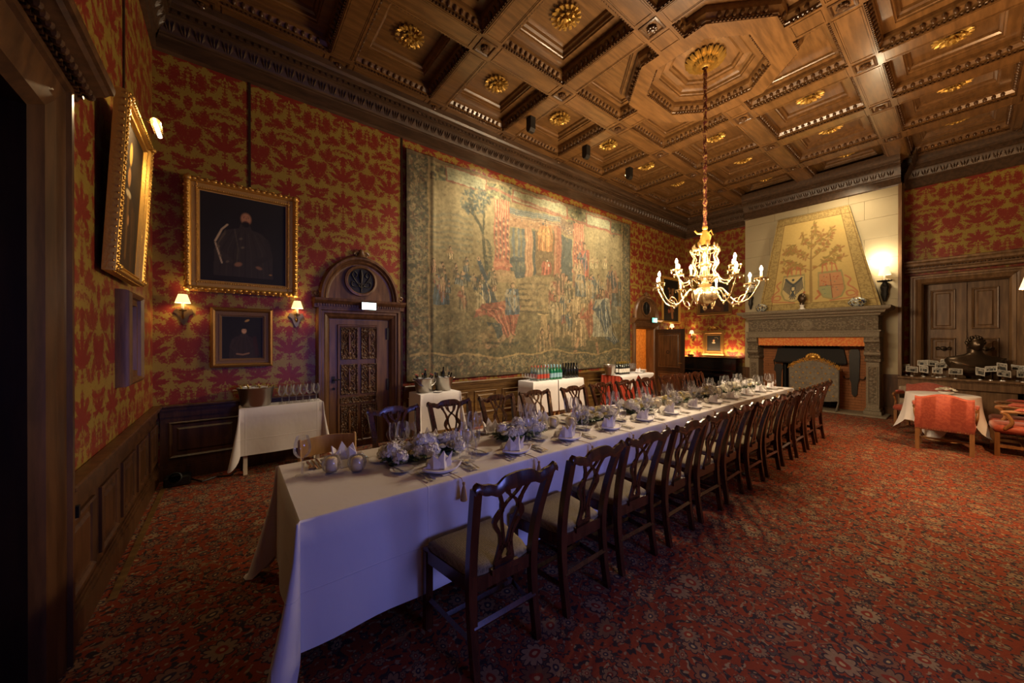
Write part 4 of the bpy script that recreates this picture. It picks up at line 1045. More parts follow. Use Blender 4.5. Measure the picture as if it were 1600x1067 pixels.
for i, x in enumerate(FX):
    lb = '%s carved mahogany dining chair from the near end, tapestry side of the long table' % ORD[i + 1]
    if i == 10: lb = 'carved mahogany dining chair nearest the fireplace, tapestry side of the long table'
    o = dup(chair); o.location = (x, 3.12 + (i % 2) * .015, 0); o.rotation_euler = (0, 0, PI + ang[-i]); tag(o, lb, 'chair', 'dining chairs on the tapestry side of the long table')
# plain beech chair
t = thing('beech_chair', 'plain light beech chair at the near end, tapestry side of the table', 'chair', (.63, 3.06, 0), PI)
b = MB(); R = []
for i in range(13):
    a = -.5 + i / 12; x = a * .42; y = -.20 - .05 * (1 - (2 * a) ** 2); top = .80 + .012 * cos(a * PI); R.append([b.P(x, y - .008, .665), b.P(x, y - .008, top), b.P(x, y + .008, top), b.P(x, y + .008, .665)])
b.loft(R); b.f += [tuple(reversed(R[0])), tuple(R[-1])]; b.build('backrest', 'beech', t, smooth=40)
for s_ in (-1, 1):
    MB().tube([(s_ * .205, -.22, 0), (s_ * .205, -.19, .44), (s_ * .205, -.205, .80), (s_ * .205, -.205, .815)], [.014, .016, .014, .008], 8).build('leg', 'beech', t)
    MB().tube([(s_ * .19, .20, 0), (s_ * .19, .18, .43)], .015, 8).build('leg', 'beech', t)
    MB().tube([(s_ * .2, -.2, .25), (s_ * .19, .19, .25)], .009, 6).build('stretcher', 'beech', t)
MB().bbox(-.205, -.19, .43, .205, .22, .455, .012).build('seat', 'beech', t)

# ---------------------------------------------------------------- table ware
def glass(name, prof, m='glass', seg=18):
    return MB().lathe(prof, seg).build(name, m, smooth=60)
WG = [(.034, .001), (.036, .003), (.012, .006), (.004, .012), (.0035, .09), (.006, .098), (.022, .108), (.037, .13), (.041, .155), (.037, .19), (.030, .222)]
BG = [(.038, .001), (.04, .003), (.013, .007), (.0045, .014), (.004, .10), (.007, .108), (.028, .118), (.046, .142), (.050, .17), (.044, .21), (.034, .245)]
CG = [(.032, .001), (.034, .003), (.010, .006), (.0038, .012), (.0035, .09), (.006, .097), (.016, .11), (.024, .14), (.0255, .18), (.022, .235)]
TG = [(.030, .001), (.032, .003), (.010, .008), (.005, .014), (.005, .05), (.012, .058), (.030, .072), (.036, .10), (.033, .14)]
gk = [('red_wine_glass', BG, 'large red wine glass'), ('wine_glass', WG, 'white wine glass'), ('champagne_flute', CG, 'tall champagne glass'), ('water_glass', TG, 'short water goblet')]
GL = []
for nm, pf, ds in gk: GL.append(tag(glass(nm, pf), ds, 'glass'))
def napkin_mesh():
    b = MB()
    # folded boat base
    n = 24; R = []
    for rr, z in ((.02, .004), (.092, .002), (.108, .008), (.112, .020), (.104, .021), (.092, .010), (.01, .010)):
        row = []
        for k in range(n):
            a = 2 * PI * k / n; e = 1 + .28 * abs(cos(a)) ** 6
            row.append(b.P(rr * cos(a) * e, rr * sin(a) * .72, z + (.014 * abs(cos(a)) ** 4 if rr > .09 else 0)))
        R.append(row)
    b.loft(R)
    # upright points
    def peak(cx, cy, hw, h, a, lean, fold):
        ca, sa = cos(a), sin(a)
        def T(x, y, z): return b.P(cx + x * ca - y * sa, cy + x * sa + y * ca, z)
        i = [T(-hw, fold, .012), T(0, -.012, .012), T(hw, fold, .012), T(0, lean, h), T(-hw * .62, fold * .6 + lean * .3, h * .52), T(hw * .62, fold * .6 + lean * .3, h * .52), T(0, lean * .4, h * .5)]
        b.f += [(i[0], i[1], i[6], i[4]), (i[1], i[2], i[5], i[6]), (i[4], i[6], i[3]), (i[6], i[5], i[3])]
        j = [T(-hw, fold + .008, .012), T(hw, fold + .008, .012), T(0, lean + .006, h * .99), T(-hw * .6, fold * .6 + lean * .3 + .008, h * .52), T(hw * .6, fold * .6 + lean * .3 + .008, h * .52)]
        b.f += [(j[1], j[0], j[3], j[4]), (j[4], j[3], j[2]), (i[0], i[4], j[3], j[0]), (i[4], i[3], j[2], j[3]), (i[3], i[5], j[4], j[2]), (i[5], i[2], j[1], j[4])]
    peak(.0, -.020, .060, .130, 0, -.004, .040); peak(-.058, .006, .062, .112, -.75, -.020, .03); peak(.058, .006, .062, .112, .75, -.020, .03); peak(-.036, .040, .055, .105, 2.6, -.018, .03); peak(.040, .040, .055, .10, 3.7, -.018, .03)
    return b
napk = tag(napkin_mesh().build('napkin', 'napkin_linen', smooth=12), 'x', 'napkin')
def fork_mesh(L=.20, tines=4):
    b = MB(); R = []
    for y, w, z in ((-.0, .0085, .003), (.02, .0095, .004), (.05, .0055, .006), (.10, .0035, .010), (.125, .006, .008), (.14, .012, .004), (.155, .0125, .003)):
        R.append([b.P(-w, y, z), b.P(w, y, z), b.P(w, y, z + .0025), b.P(-w, y, z + .0025)])
    b.loft(R); b.f += [tuple(reversed(R[0])), tuple(R[-1])]
    for k in range(tines):
        x = -.0105 + .021 * k / (tines - 1); R = [[b.P(x - w, y, z), b.P(x + w, y, z), b.P(x + w, y, z + .002), b.P(x - w, y, z + .002)] for y, w, z in ((.153, .0022, .003), (.18, .002, .005), (.20, .0008, .008))]
        b.loft(R); b.f.append(tuple(R[-1]))
    return b
def knife_mesh():
    b = MB(); R = []
    for y, w, z in ((0, .007, .002), (.01, .009, .002), (.085, .007, .002), (.09, .005, .003), (.10, .0085, .003), (.17, .0095, .003), (.205, .004, .003)):
        R.append([b.P(-w, y, z), b.P(w, y, z), b.P(w * .8, y, z + (.006 if y < .09 else .0015)), b.P(-w * .8, y, z + (.006 if y < .09 else .0015))])
    b.loft(R); b.f += [tuple(reversed(R[0])), tuple(R[-1])]; return b
def spoon_mesh():
    b = MB(); R = []
    for y, w, z in ((0, .008, .003), (.02, .009, .004), (.05, .005, .006), (.11, .0035, .009), (.13, .007, .007), (.145, .017, .004), (.165, .021, .003), (.185, .017, .005), (.195, .006, .008)):
        R.append([b.P(-w, y, z + .002), b.P(0, y, z), b.P(w, y, z + .002), b.P(0, y, z + .002)])
    b.loft(R); b.f += [tuple(reversed(R[0])), tuple(R[-1])]; return b
frk = tag(fork_mesh().build('fork', 'silver', smooth=40), 'x', 'fork'); knf = tag(knife_mesh().build('knife', 'silver', smooth=40), 'x', 'knife'); spn = tag(spoon_mesh().build('spoon', 'silver', smooth=40), 'x', 'spoon')
bkn = tag(knife_mesh().build('butter_knife', 'silver', smooth=40), 'x', 'knife')
plt_ = tag(MB().lathe([(.001, .004), (.045, .004), (.052, .006), (.075, .013), (.076, .015), (.052, .009), (.045, .007), (.001, .007)], 28).build('side_plate', 'china', smooth=60), 'x', 'plate')
b = MB(); b.prism([(-.026, 0), (.026, 0), (.002, .045), (-.002, .045)], -.045, .045, 'x'); card = tag(b.build('place_card', 'paper', smooth=0), 'x', 'place card')
b = MB()
for k in range(7):
    b.tube([(-.025 + k * .0065, -.0185 - .0005, .013 + .003 * sin(k * 2.3)), (-.022 + k * .0065, -.0165, .019 + .003 * cos(k * 1.7))], .0009, 4)
b.build('handwriting', 'iron', card, kind='stuff')
menu = thing('menu_card', 'x', 'menu')
b = MB(); b.box(-.055, -.09, .0, .055, .09, .003); b.build('folded_card', 'paper', menu, smooth=0)
b = MB(); b.tube([(0, .09, .005), (0, -.05, .005), (.004, -.15, .006), (.006, -.205, .004), (.006, -.215, -.012)], .0022, 5); b.build('cord', 'cord_gold', menu)
b = MB(); b.lathe([(.001, .008), (.009, .004), (.009, -.006), (.006, -.014), (.013, -.04), (.022, -.10), (.020, -.105), (.001, -.105)], 10, (.006, -.228, -.016)); b.build('tassel', 'cord_gold', menu, smooth=60)
firsts = {}
def place(proto, x, y, z, rz, label, group, kids=False):
    if proto.name not in firsts: o = proto; firsts[proto.name] = 1
    else: o = dup(proto) if kids else proto.copy()
    if o is not proto and not kids: C.objects.link(o)
    o.location = (x, y, z); o.rotation_euler = (0, 0, rz); o['label'] = label; o['group'] = group; return o
Z = TZ + .0035
ends = lambda i, n: ('%s' % ORD[i + 1])
def setting(x, side, i, who):
    s_ = side; rz = 0 if s_ > 0 else PI; yb = TY0 if s_ > 0 else TY1
    def P_(dx, dy): return x + dx * s_, yb + dy * s_
    def pl(p, dx, dy, a, what, grp, kids=False, z=Z):
        X_, Y_ = P_(dx, dy); j = (rnd.random() - .5) * .10
        return place(p, X_, Y_, z, rz + a + j, '%s at %s place from near end, %s side' % (what, ORD[i + 1], who), '%s on the %s side' % (grp, who), kids)
    pl(menu, .0, .17, 0, 'menu card with gold tassel', 'menu cards', True, Z - .001)
    pl(napk, -.01, .17, 0, 'white folded lily napkin', 'folded napkins', z=Z + .003)
    pl(card, -.01, .30, .0, 'white name card', 'name cards', True)
    pl(frk, -.155, .045, .0, 'outer silver fork', 'outer forks'); pl(frk, -.195 + .075, .05, .0, 'inner silver fork', 'inner forks')
    pl(plt_, -.215, .33, .0, 'white side plate', 'side plates'); pl(bkn, -.235, .25, .15, 'silver butter knife on side plate', 'butter knives', z=Z + .012)
    pl(knf, .135, .045, 0, 'inner silver knife', 'inner knives'); pl(knf, .162, .045, 0, 'middle silver knife', 'middle knives'); pl(spn, .19, .045, 0, 'silver spoon', 'spoons')
    for k, (dx, dy) in enumerate(((.255, .315), (.175, .27), (.31, .26), (.24, .215))):
        if i == 0 and s_ < 0 and k: continue
        pl(GL[k], dx, dy, 0, gk[k][2], gk[k][2] + 's')
for i, x in enumerate(SX): setting(x - .02, 1, i, 'camera')
for i, x in enumerate([.60] + FX): setting(x, -1, i, 'tapestry')

# candles in glass globes
gc = thing('candle_globe', 'x', 'candle holder')
MB().lathe([(.001, .002), (.03, .002), (.048, .02), (.058, .05), (.054, .078), (.042, .098), (.038, .10)], 22)  .build('glass_globe', 'globe_glass', gc, smooth=60)
b = MB(); b.lathe([(.001, .006), (.032, .006), (.034, .012), (.034, .080), (.030, .088), (.018, .094), (.001, .094)], 18); b.build('candle', 'wax', gc, smooth=50)
MB().tube([(0, 0, .094), (.002, 0, .104)], .0012, 5).build('wick', 'black', gc)
CG_ = [(.50, 2.50), (.635, 2.42), (1.53, 2.55), (2.45, 2.47), (2.58, 2.36), (3.38, 2.44), (4.20, 2.40), (4.32, 2.30), (5.10, 2.45), (6.0, 2.40), (6.92, 2.44)]
for i, (x, y) in enumerate(CG_):
    o = gc if i == 0 else dup(gc); o.location = (x, y, Z); o['label'] = 'cream candle in round glass globe, %s along the table from the near end' % ORD[i + 1]; o['group'] = 'candle globes on the long table'

# ---------------------------------------------------------------- flower arrangements
def hydrangea(r=.055, seed=0):
    b = MB(); q = random.Random(seed)
    for k in range(110):
        zc = 1 - 1.6 * (k + .5) / 110; a = k * 2.399; rr = math.sqrt(max(0, 1 - zc * zc)); n = Vector((rr * cos(a), rr * sin(a), zc)); n = (n + Vector((q.uniform(-.4, .4), q.uniform(-.4, .4), q.uniform(-.4, .4)))).normalized(); c = Vector((rr * cos(a), rr * sin(a), zc)) * r * (.84 + .22 * q.random())
        u = n.orthogonal().normalized(); w = n.cross(u); tw = q.random() * 3; s_ = r * .24
        for j in range(4):
            aa = tw + j * PI / 2; d = u * cos(aa) + w * sin(aa); e = u * cos(aa + .75) + w * sin(aa + .75); f = u * cos(aa - .75) + w * sin(aa - .75)
            i0 = [b.P(*c), b.P(*(c + f * s_ * .7 + n * s_ * .1)), b.P(*(c + d * s_ + n * s_ * .25)), b.P(*(c + e * s_ * .7 + n * s_ * .1))]; b.f.append(tuple(i0))
    b.ball((0, 0, 0), r * .74, 8, 6); return b
def rose(r=.032, seed=0):
    b = MB(); q = random.Random(seed)
    for lay in range(4):
        n = 4 + lay; R_ = r * (.25 + .25 * lay); H = r * (1.05 - .12 * lay)
        for k in range(n):
            a = 2 * PI * k / n + lay * .5; wd = PI / n * 1.25
            R = [[b.P(R_ * f * cos(a + d), R_ * f * sin(a + d), z) for d in (-wd, -wd * .4, wd * .4, wd)] for f, z in ((.45, 0), (.95, H * .45), (1.02, H * .85), (1.10 + .05 * lay, H))]
            b.loft(R, False)
    b.ball((0, 0, r * .45), (r * .42, r * .42, r * .5), 8, 5); return b
def leafm(L=.08, w=.022):
    b = MB(); b.grid(lambda u, v: (L * u, (v - .5) * 2 * w * sin(PI * (u * .92 + .04)), .018 * sin(u * 2.6) - abs(v - .5) * .012), 6, 2); return b
def breath(seed):
    b = MB(); q = random.Random(seed)
    for k in range(80):
        n = Vector((q.gauss(0, 1), q.gauss(0, 1), abs(q.gauss(0, 1)))).normalized() * (.03 + .03 * q.random()); r = .0035
        i = [b.P(n.x + x, n.y + y, n.z + z) for x, y, z in ((r, 0, 0), (0, r, 0), (-r, 0, 0), (0, -r, 0), (0, 0, r), (0, 0, -r))]; b.f += [(i[0], i[1], i[4]), (i[1], i[2], i[4]), (i[2], i[3], i[4]), (i[3], i[0], i[4]), (i[1], i[0], i[5]), (i[3], i[2], i[5])]
    return b
fl_protos = None
def bouquet(x, y, L, seed, label):
    global fl_protos
    t = thing('flower_arrangement', label, 'flowers', (x, y, Z), 0, 'flower arrangements along the long table'); q = random.Random(seed)
    MB().bbox(-L / 2 + .05, -.045, 0, L / 2 - .05, .045, .035, .01).build('tray', 'leaf_green', t, label='dark green foam tray')
    if fl_protos is None:
        fl_protos = dict(h=hydrangea(.056, 1).build('hydrangea', 'petal_white', smooth=0), l=hydrangea(.05, 2).build('hydrangea', 'petal_lilac', smooth=0), r=rose(.034, 1).build('rose', 'petal_cream', smooth=50), y=rose(.030, 2).build('rose', 'petal_yellow', smooth=50), w=rose(.036, 3).build('rose', 'petal_white', smooth=50), f=leafm().build('leaf', 'leaf_green', smooth=60), g=breath(3).build('gypsophila', 'petal_white', kind='stuff', smooth=0))
        bouquet.used = set()
    def pt(k, p, rot, sc):
        o = fl_protos[k]
        if k not in bouquet.used: bouquet.used.add(k)
        else: o = o.copy(); C.objects.link(o)
        o.parent = t; o.location = p; o.rotation_euler = rot; o.scale = (sc,) * 3
    n = int(L / .062)
    for i in range(n):
        u = -L / 2 + .05 + (L - .10) * i / (n - 1); ed = 1 - (2 * u / L) ** 2
        for row, yy in ((0, -.065), (1, .0), (2, .065)):
            k = q.choice('hlrwyrgrh' if row != 1 else 'hrwglyrh'); z = .055 + (.055 if row == 1 else 0) * (.4 + .6 * ed) + q.random() * .012
            pt(k, (u + q.uniform(-.02, .02), yy * (.7 + .35 * ed) + q.uniform(-.012, .012), z), (q.uniform(-.3, .3) + (-yy * 7), q.uniform(-.3, .3), q.random() * 6), q.uniform(.8, 1.05))
    for i in range(int(L * 75)):
        a = q.random() * 2 * PI; ex, ey = L / 2 * .92 * cos(a), .085 * sin(a)
        pt('f', (ex * .85, ey * .8, .018 + q.random() * .02), (0, q.uniform(-.25, .1), math.atan2(ey * 4, ex)), q.uniform(.8, 1.2))
BQ = [(1.08, .58), (1.99, .52), (2.98, .56), (3.82, .52), (4.72, .52), (5.56, .52), (6.45, .52), (7.28, .50)]
for i, (x, L) in enumerate(BQ): bouquet(x, 2.41, L, 11 + i, '%s white hydrangea and cream rose arrangement from the near end' % ORD[i + 1])

# ================================================================ tapestry
PY = .9048; FPX = 558.05
def hitY(px, py, Y):
    p = .00206; F = Vector((cos(PY) * cos(p), sin(PY) * cos(p), -sin(p))); R = Vector((sin(PY), -cos(PY), 0)); U = R.cross(F)
    d = F + R * ((px - 800) / FPX) - U * ((py - 533.5) / FPX); t = Y / d.y; return d.x * t, 1.6 + d.z * t
TW, TH, TXa, TZa = 6.26, 3.80, 2.24, .93
art = Art(TW / TH, 460, (138, 120, 78), 5)
def K(cx, cy):
    X, z = hitY(620 + cx / 2.8075, 220 + cy / 2.8075, 5.62); return ((X - TXa) / TH, (z - TZa) / TH)
def KP(*pts): return [K(*p) for p in pts]
def KL(pts, w, col, al=1): art.line(KP(*pts), w, col, al)
n1 = art.fn(9, 4); n2 = art.fn(40, 3); n3 = art.fn(90, 2)
art.put((n1 - .45) * 3, (120, 108, 76), .7)
sky = np.clip((art.Y - .45) * 3, 0, 1); art.put(sky, (158, 140, 92), .8); art.put(np.clip((.42 - art.Y) * 3, 0, 1), (92, 84, 52), .8)
art.put(np.clip((.14 - art.Y) * 8, 0, 1), (66, 72, 52), .8)
# hills at the right and water at the left
art.poly(KP((860, 460), (900, 400), (960, 420), (1010, 470), (1010, 600), (860, 600)), (150, 134, 92), .6)
for k in range(7): KL([(150, 330 + 22 * k), (230, 322 + 24 * k), (330, 345 + 24 * k)], .006, (92, 108, 96), .35)
# building: entablature, columns, steps
art.poly(KP((495, 290), (725, 335), (725, 360), (495, 318)), (92, 108, 112), .8); art.poly(KP((495, 320), (725, 365), (725, 395), (495, 372)), (168, 118, 82), .7)
art.poly(KP((500, 375), (725, 400), (725, 600), (500, 600)), (112, 104, 74), .8)
for cx in (515, 540, 560): art.poly(KP((cx - 7, 380), (cx + 5, 382), (cx + 5, 510), (cx - 7, 508)), (78, 96, 104), .75)
art.poly(KP((500, 505), (570, 515), (570, 600), (500, 600)), (52, 72, 82), .85)
for k in range(3): art.poly(KP((506 + k * 22, 530), (522 + k * 22, 532), (522 + k * 22, 575), (506 + k * 22, 574)), (104, 106, 84), .6)
for cx, c in ((583, (172, 124, 84)), (708, (164, 96, 66))): art.poly(KP((cx - 17, 375), (cx + 14, 380), (cx + 14, 600), (cx - 17, 600)), c, .9); KL([(cx - 10, 380), (cx - 10, 598)], .003, (196, 164, 116), .7)
art.poly(KP((600, 395), (612, 392), (612, 590), (600, 590)), (48, 66, 74), .9); art.poly(KP((612, 390), (692, 405), (692, 600), (612, 590)), (118, 92, 56), .9)
art.poly(KP((722, 410), (770, 430), (770, 620), (722, 600)), (58, 76, 80), .85); art.poly(KP((718, 340), (775, 350), (775, 420), (718, 400)), (128, 100, 82), .8)
for cy_ in range(6):
    y = 610 + cy_ * 24; art.poly(KP((540 - cy_ * 3, y), (700, y - 4), (700, y + 12), (540 - cy_ * 3, y + 14)), (150, 128, 84), .9); art.poly(KP((540 - cy_ * 3, y + 14), (640, y + 12), (640, y + 22), (540 - cy_ * 3, y + 24)), (82, 70, 46), .7)
art.poly(KP((560, 595), (720, 600), (740, 640), (730, 720), (600, 740), (560, 640)), (142, 122, 82), .75)
for x0, x1, y0, y1 in ((430, 497, 250, 590), (775, 822, 352, 620)):
    art.poly(KP((x0, y0), (x1, y0 + 12), (x1, y1), (x0 - 3, y1)), (166, 92, 66), .95)
    for k in range(6): KL([(x0 + 6 + k * (x1 - x0) / 6.3, y0 + 4), (x0 + 6 + k * (x1 - x0) / 6.3, y0 + 90)], .0035, (204, 158, 112), .8)
    ya, yb = y0 + 92, y1 - 60
    for k in range(int((yb - ya) / 12)):
        for j in range(4): art.ell(*K(x0 + 8 + j * (x1 - x0 - 8) / 3.4, ya + k * 12 + (j % 2) * 6), .008, .011, ((92, 96, 80), (196, 160, 112), (74, 52, 48))[(k + j) % 3], 30, .5, .8)
    art.poly(KP((x0 - 8, yb), (x1 + 6, yb + 4), (x1 + 12, yb + 22), (x0 - 8, yb + 20)), (184, 120, 84), .95); art.poly(KP((x0 - 6, yb + 34), (x1 + 16, yb + 38), (x1 + 30, y1 + 30), (x0 - 2, y1 + 28)), (158, 130, 88), .9)
# capital blocks of leaves and inscription panels along the top border
for x0, x1, y0, y1 in ((395, 505, 178, 245), (750, 830, 285, 350), (140, 215, 95, 160), (945, 1015, 355, 410)):
    art.poly(KP((x0, y0), (x1, y0 + (x1 - x0) * .28), (x1, y1 + (x1 - x0) * .2), (x0, y1)), (112, 112, 76), .9)
    for k in range(40): art.ell(*K(x0 + rnd.random() * (x1 - x0), y0 + 12 + rnd.random() * (y1 - y0)), .012, .008, ((54, 70, 60), (176, 158, 104), (88, 60, 48))[k % 3], rnd.random() * 180, .5, .8)
for (a_, b_, c_, d_) in (((220, 112), (392, 168), (392, 216), (220, 168)), ((515, 218), (748, 284), (746, 336), (515, 262)), ((835, 322), (938, 355), (938, 392), (835, 366))):
    art.poly(KP((a_[0] - 6, a_[1] - 6), (b_[0] + 6, b_[1] - 6), (c_[0] + 6, c_[1] + 7), (d_[0] - 6, d_[1] + 7)), (146, 76, 56), .9)
    art.poly(KP(a_, b_, c_, d_), (160, 158, 120), 1)
    for k in range(3):
        m_ = int((b_[0] - a_[0]) / 9)
        for j in range(m_):
            if rnd.random() < .8: u = (j + .5) / m_; X_ = a_[0] + (b_[0] - a_[0]) * u; Y_ = a_[1] + (b_[1] - a_[1]) * u + 12 + k * 12; KL([(X_ - 3, Y_), (X_ + 1, Y_ + 2)], .0018, (92, 92, 78), .7)
KL([(395, 200), (505, 245), (750, 335), (830, 362), (1010, 425)], .008, (150, 84, 62), .8)
# tree
KL([(395, 560), (385, 470), (378, 400), (345, 330), (320, 260)], .010, (62, 64, 46)); KL([(380, 400), (388, 330), (380, 260)], .007, (62, 64, 46)); KL([(345, 330), (300, 290)], .005, (62, 64, 46))
for k in range(150):
    a = rnd.random() * 6.28; r_ = rnd.random() ** .5; art.ell(*K(335 + cos(a) * r_ * 68 + 12, 262 + sin(a) * r_ * 60), .013, .007, ((46, 62, 62), (84, 98, 82), (62, 82, 84))[k % 3], rnd.random() * 180, .6, .8)
for k in range(60): art.ell(*K(405 + rnd.random() * 20 - 10, 430 + rnd.random() * 130), .009, .007, (70, 78, 62), rnd.random() * 180, .6, .6)
# figures
def robe(cx, cy, h, col, col2, lean=0, w=1.0, head=(176, 138, 98), folds=5):
    """draped standing figure; cx, cy = feet in crop pixels, h = height"""
    W_ = h * .20 * w; t = cy - h
    art.poly(KP((cx - W_, cy), (cx + W_, cy), (cx + W_ * .95 + lean * .5, cy - h * .45), (cx + W_ * .72 + lean, cy - h * .80), (cx - W_ * .72 + lean, cy - h * .80), (cx - W_ * 1.0 + lean * .5, cy - h * .45)), col, .95)
    art.poly(KP((cx - W_ * .9 + lean * .6, cy - h * .55), (cx + W_ * .2 + lean, cy - h * .8), (cx + W_ * .9, cy - h * .30), (cx + W_ * .2, cy - h * .05), (cx - W_ * .2, cy - h * .3)), col2, .9)
    for k in range(folds):
        u = -W_ + 2 * W_ * (k + .5) / folds; lt = tuple(min(255, int(v * 1.35 + 20)) for v in col); dk = tuple(int(v * .5) for v in col)
        KL([(cx + u * .6 + lean, cy - h * .72), (cx + u * .85 + lean * .4, cy - h * .35), (cx + u, cy - 2)], .0032, lt if k % 2 else dk, .75)
    KL([(cx - W_ * .6 + lean, cy - h * .74), (cx - W_ * .95 + lean, cy - h * .58), (cx + W_ * .3 + lean, cy - h * .55)], .008, col2, .9); art.ell(*K(cx + W_ * .35 + lean, cy - h * .55), .008, .008, head)
    X_, Y_ = K(cx + lean, t + h * .08); art.ell(X_, Y_, .016 * h / 150, .021 * h / 150, (72, 54, 34), 0, .2); art.ell(X_ + .003, Y_ - .004, .012 * h / 150, .016 * h / 150, head, 0, .3)
robe(195, 718, 165, (62, 84, 96), (150, 80, 58)); robe(235, 520, 60, (170, 150, 104), (140, 110, 70)); robe(115, 540, 80, (150, 132, 90), (110, 96, 64))
for a_ in ((300, 640, 90, (112, 104, 76), (88, 92, 80)), (290, 740, 110, (102, 88, 60), (140, 70, 50)), (420, 640, 90, (124, 110, 76), (80, 88, 80))): robe(*a_)
# kneeling man with raised arms, red cloak in front
robe(400, 760, 190, (166, 150, 106), (58, 80, 92), -10, 1.2); KL([(398, 600), (375, 560), (362, 530)], .014, (52, 72, 84)); KL([(370, 610), (325, 605), (298, 580)], .014, (58, 78, 88)); art.ell(*K(360, 522), .011, .012, (186, 148, 104)); art.ell(*K(293, 573), .011, .011, (186, 148, 104))
art.poly(KP((335, 770), (380, 715), (470, 700), (545, 720), (530, 800), (515, 870), (470, 860), (450, 790), (400, 760)), (158, 84, 60), .95)
for k in range(7): KL([(350 + k * 24, 745 - k * 4), (400 + k * 18, 740), (455 + k * 10, 800 + k * 8), (470 + k * 9, 855)], .0035, ((206, 136, 100), (92, 46, 36))[k % 2], .8)
robe(510, 760, 140, (76, 96, 108), (160, 150, 122), 0, 1.1); art.poly(KP((395, 790), (460, 800), (470, 880), (430, 860)), (52, 70, 76), .9); art.poly(KP((330, 880), (420, 800), (440, 870), (380, 915), (280, 910)), (140, 116, 74), .9)
KL([(470, 860), (440, 890), (400, 900)], .016, (172, 136, 94)); KL([(505, 860), (500, 900)], .012, (172, 136, 94)); KL([(400, 885), (500, 892), (540, 885)], .008, (46, 56, 50), .8)
# niche figures and fountain
robe(655, 485, 140, (178, 122, 62), (196, 150, 84), 0, 1.1); robe(660, 588, 70, (160, 84, 58), (170, 96, 68), 0, 1.6, (214, 206, 176)); art.put(np.zeros_like(art.X), (0, 0, 0))
art.ell(*K(648, 760), .052, .010, (196, 170, 112)); art.ell(*K(648, 757), .045, .006, (112, 96, 62)); art.poly(KP((635, 765), (660, 765), (668, 880), (630, 880)), (166, 140, 92), 1)
robe(640, 945, 120, (148, 122, 80), (118, 96, 60)); art.ell(*K(640, 895), .075, .018, (182, 156, 104)); art.ell(*K(640, 889), .064, .010, (96, 84, 58)); robe(668, 945, 140, (150, 124, 82), (122, 100, 64))
# crowd on the right
for a_ in ((700, 730, 140, (142, 78, 56), (170, 150, 106)), (745, 740, 150, (170, 150, 106), (64, 82, 92)), (720, 860, 160, (140, 120, 80), (112, 96, 64)), (770, 850, 170, (158, 132, 90), (128, 106, 68)), (808, 760, 175, (176, 152, 108), (150, 126, 84)),
           (840, 880, 190, (150, 124, 80), (160, 86, 60)), (870, 760, 150, (160, 90, 60), (170, 150, 110)), (900, 730, 120, (150, 132, 92), (82, 98, 104)), (925, 740, 130, (88, 104, 108), (170, 150, 108)), (950, 800, 190, (176, 134, 92), (150, 80, 58)), (980, 800, 180, (108, 112, 96), (164, 140, 98)), (800, 900, 150, (172, 146, 102), (140, 116, 76)), (835, 690, 95, (160, 80, 56), (170, 140, 96)), (860, 640, 60, (70, 88, 96), (150, 70, 50))): robe(*a_)
robe(905, 860, 210, (164, 160, 134), (62, 84, 98), 0, 1.0); art.poly(KP((895, 790), (930, 780), (955, 850), (985, 880), (960, 895), (915, 870)), (54, 76, 92), .95)
for k in range(4): KL([(900 + k * 8, 760), (920 + k * 9, 830), (945 + k * 10, 880)], .0035, (186, 178, 148), .8)
robe(815, 600, 150, (168, 86, 60), (70, 90, 100), 8, 1.0); KL([(800, 870), (790, 920), (770, 945)], .015, (186, 142, 96)); KL([(880, 890), (885, 930)], .012, (182, 134, 90)); KL([(720, 905), (800, 915), (880, 940)], .006, (52, 60, 52), .8)
for cx in (860, 880, 915): robe(cx, 560, 50, (176, 158, 112), (160, 140, 96))
# landscape scrub, distant people and masonry detail
for k in range(900):
    cx = 130 + rnd.random() * 890; cy = 430 + rnd.random() * 450
    if 425 < cx < 840 and cy < 620: continue
    art.ell(*K(cx, cy), .004 + .008 * rnd.random(), .003 + .004 * rnd.random(), ((86, 84, 56), (160, 144, 98), (104, 112, 92), (70, 76, 60))[k % 4], rnd.random() * 180, .5, .5)
for k in range(16): robe(150 + rnd.random() * 280, 560 + rnd.random() * 110, 40 + rnd.random() * 30, ((120, 108, 78), (88, 96, 92), (140, 104, 72), (100, 92, 64))[k % 4], ((150, 130, 92), (96, 84, 60))[k % 2])
for k in range(22): robe(690 + rnd.random() * 290, 640 + rnd.random() * 230, 90 + rnd.random() * 40, ((158, 136, 94), (92, 100, 98), (150, 108, 78), (124, 112, 80), (140, 84, 64))[k % 5], ((168, 148, 108), (104, 92, 66), (74, 88, 92))[k % 3])
for x0, x1, y0, y1 in ((500, 725, 322, 372), (720, 775, 350, 400)):
    for k in range(26): u = rnd.random(); art.ell(*K(x0 + (x1 - x0) * u, y0 + 10 + (y1 - y0) * .5 * rnd.random() + 28 * u), .006, .005, ((196, 170, 124), (80, 92, 96), (120, 66, 50))[k % 3], 0, .5, .8)
for k in range(9): KL([(503 + 0 * k, 296 + k * 4), (722, 338 + k * 5)], .0016, ((176, 170, 138), (70, 86, 92))[k % 2], .7)
for k in range(5): KL([(572 + k * 5, 380), (572 + k * 5, 598)], .0014, ((206, 172, 124), (120, 80, 56))[k % 2], .6); KL([(695 + k * 5, 384), (695 + k * 5, 600)], .0014, ((196, 140, 100), (110, 62, 46))[k % 2], .6)
robe(640, 945, 120, (148, 122, 80), (118, 96, 60)); robe(905, 860, 210, (164, 160, 134), (62, 84, 98), 0, 1.0)
for k in range(5): KL([(895 + k * 9, 700), (905 + k * 10, 780), (920 + k * 13, 870)], .003, ((186, 178, 148), (48, 66, 84))[k % 2], .8)
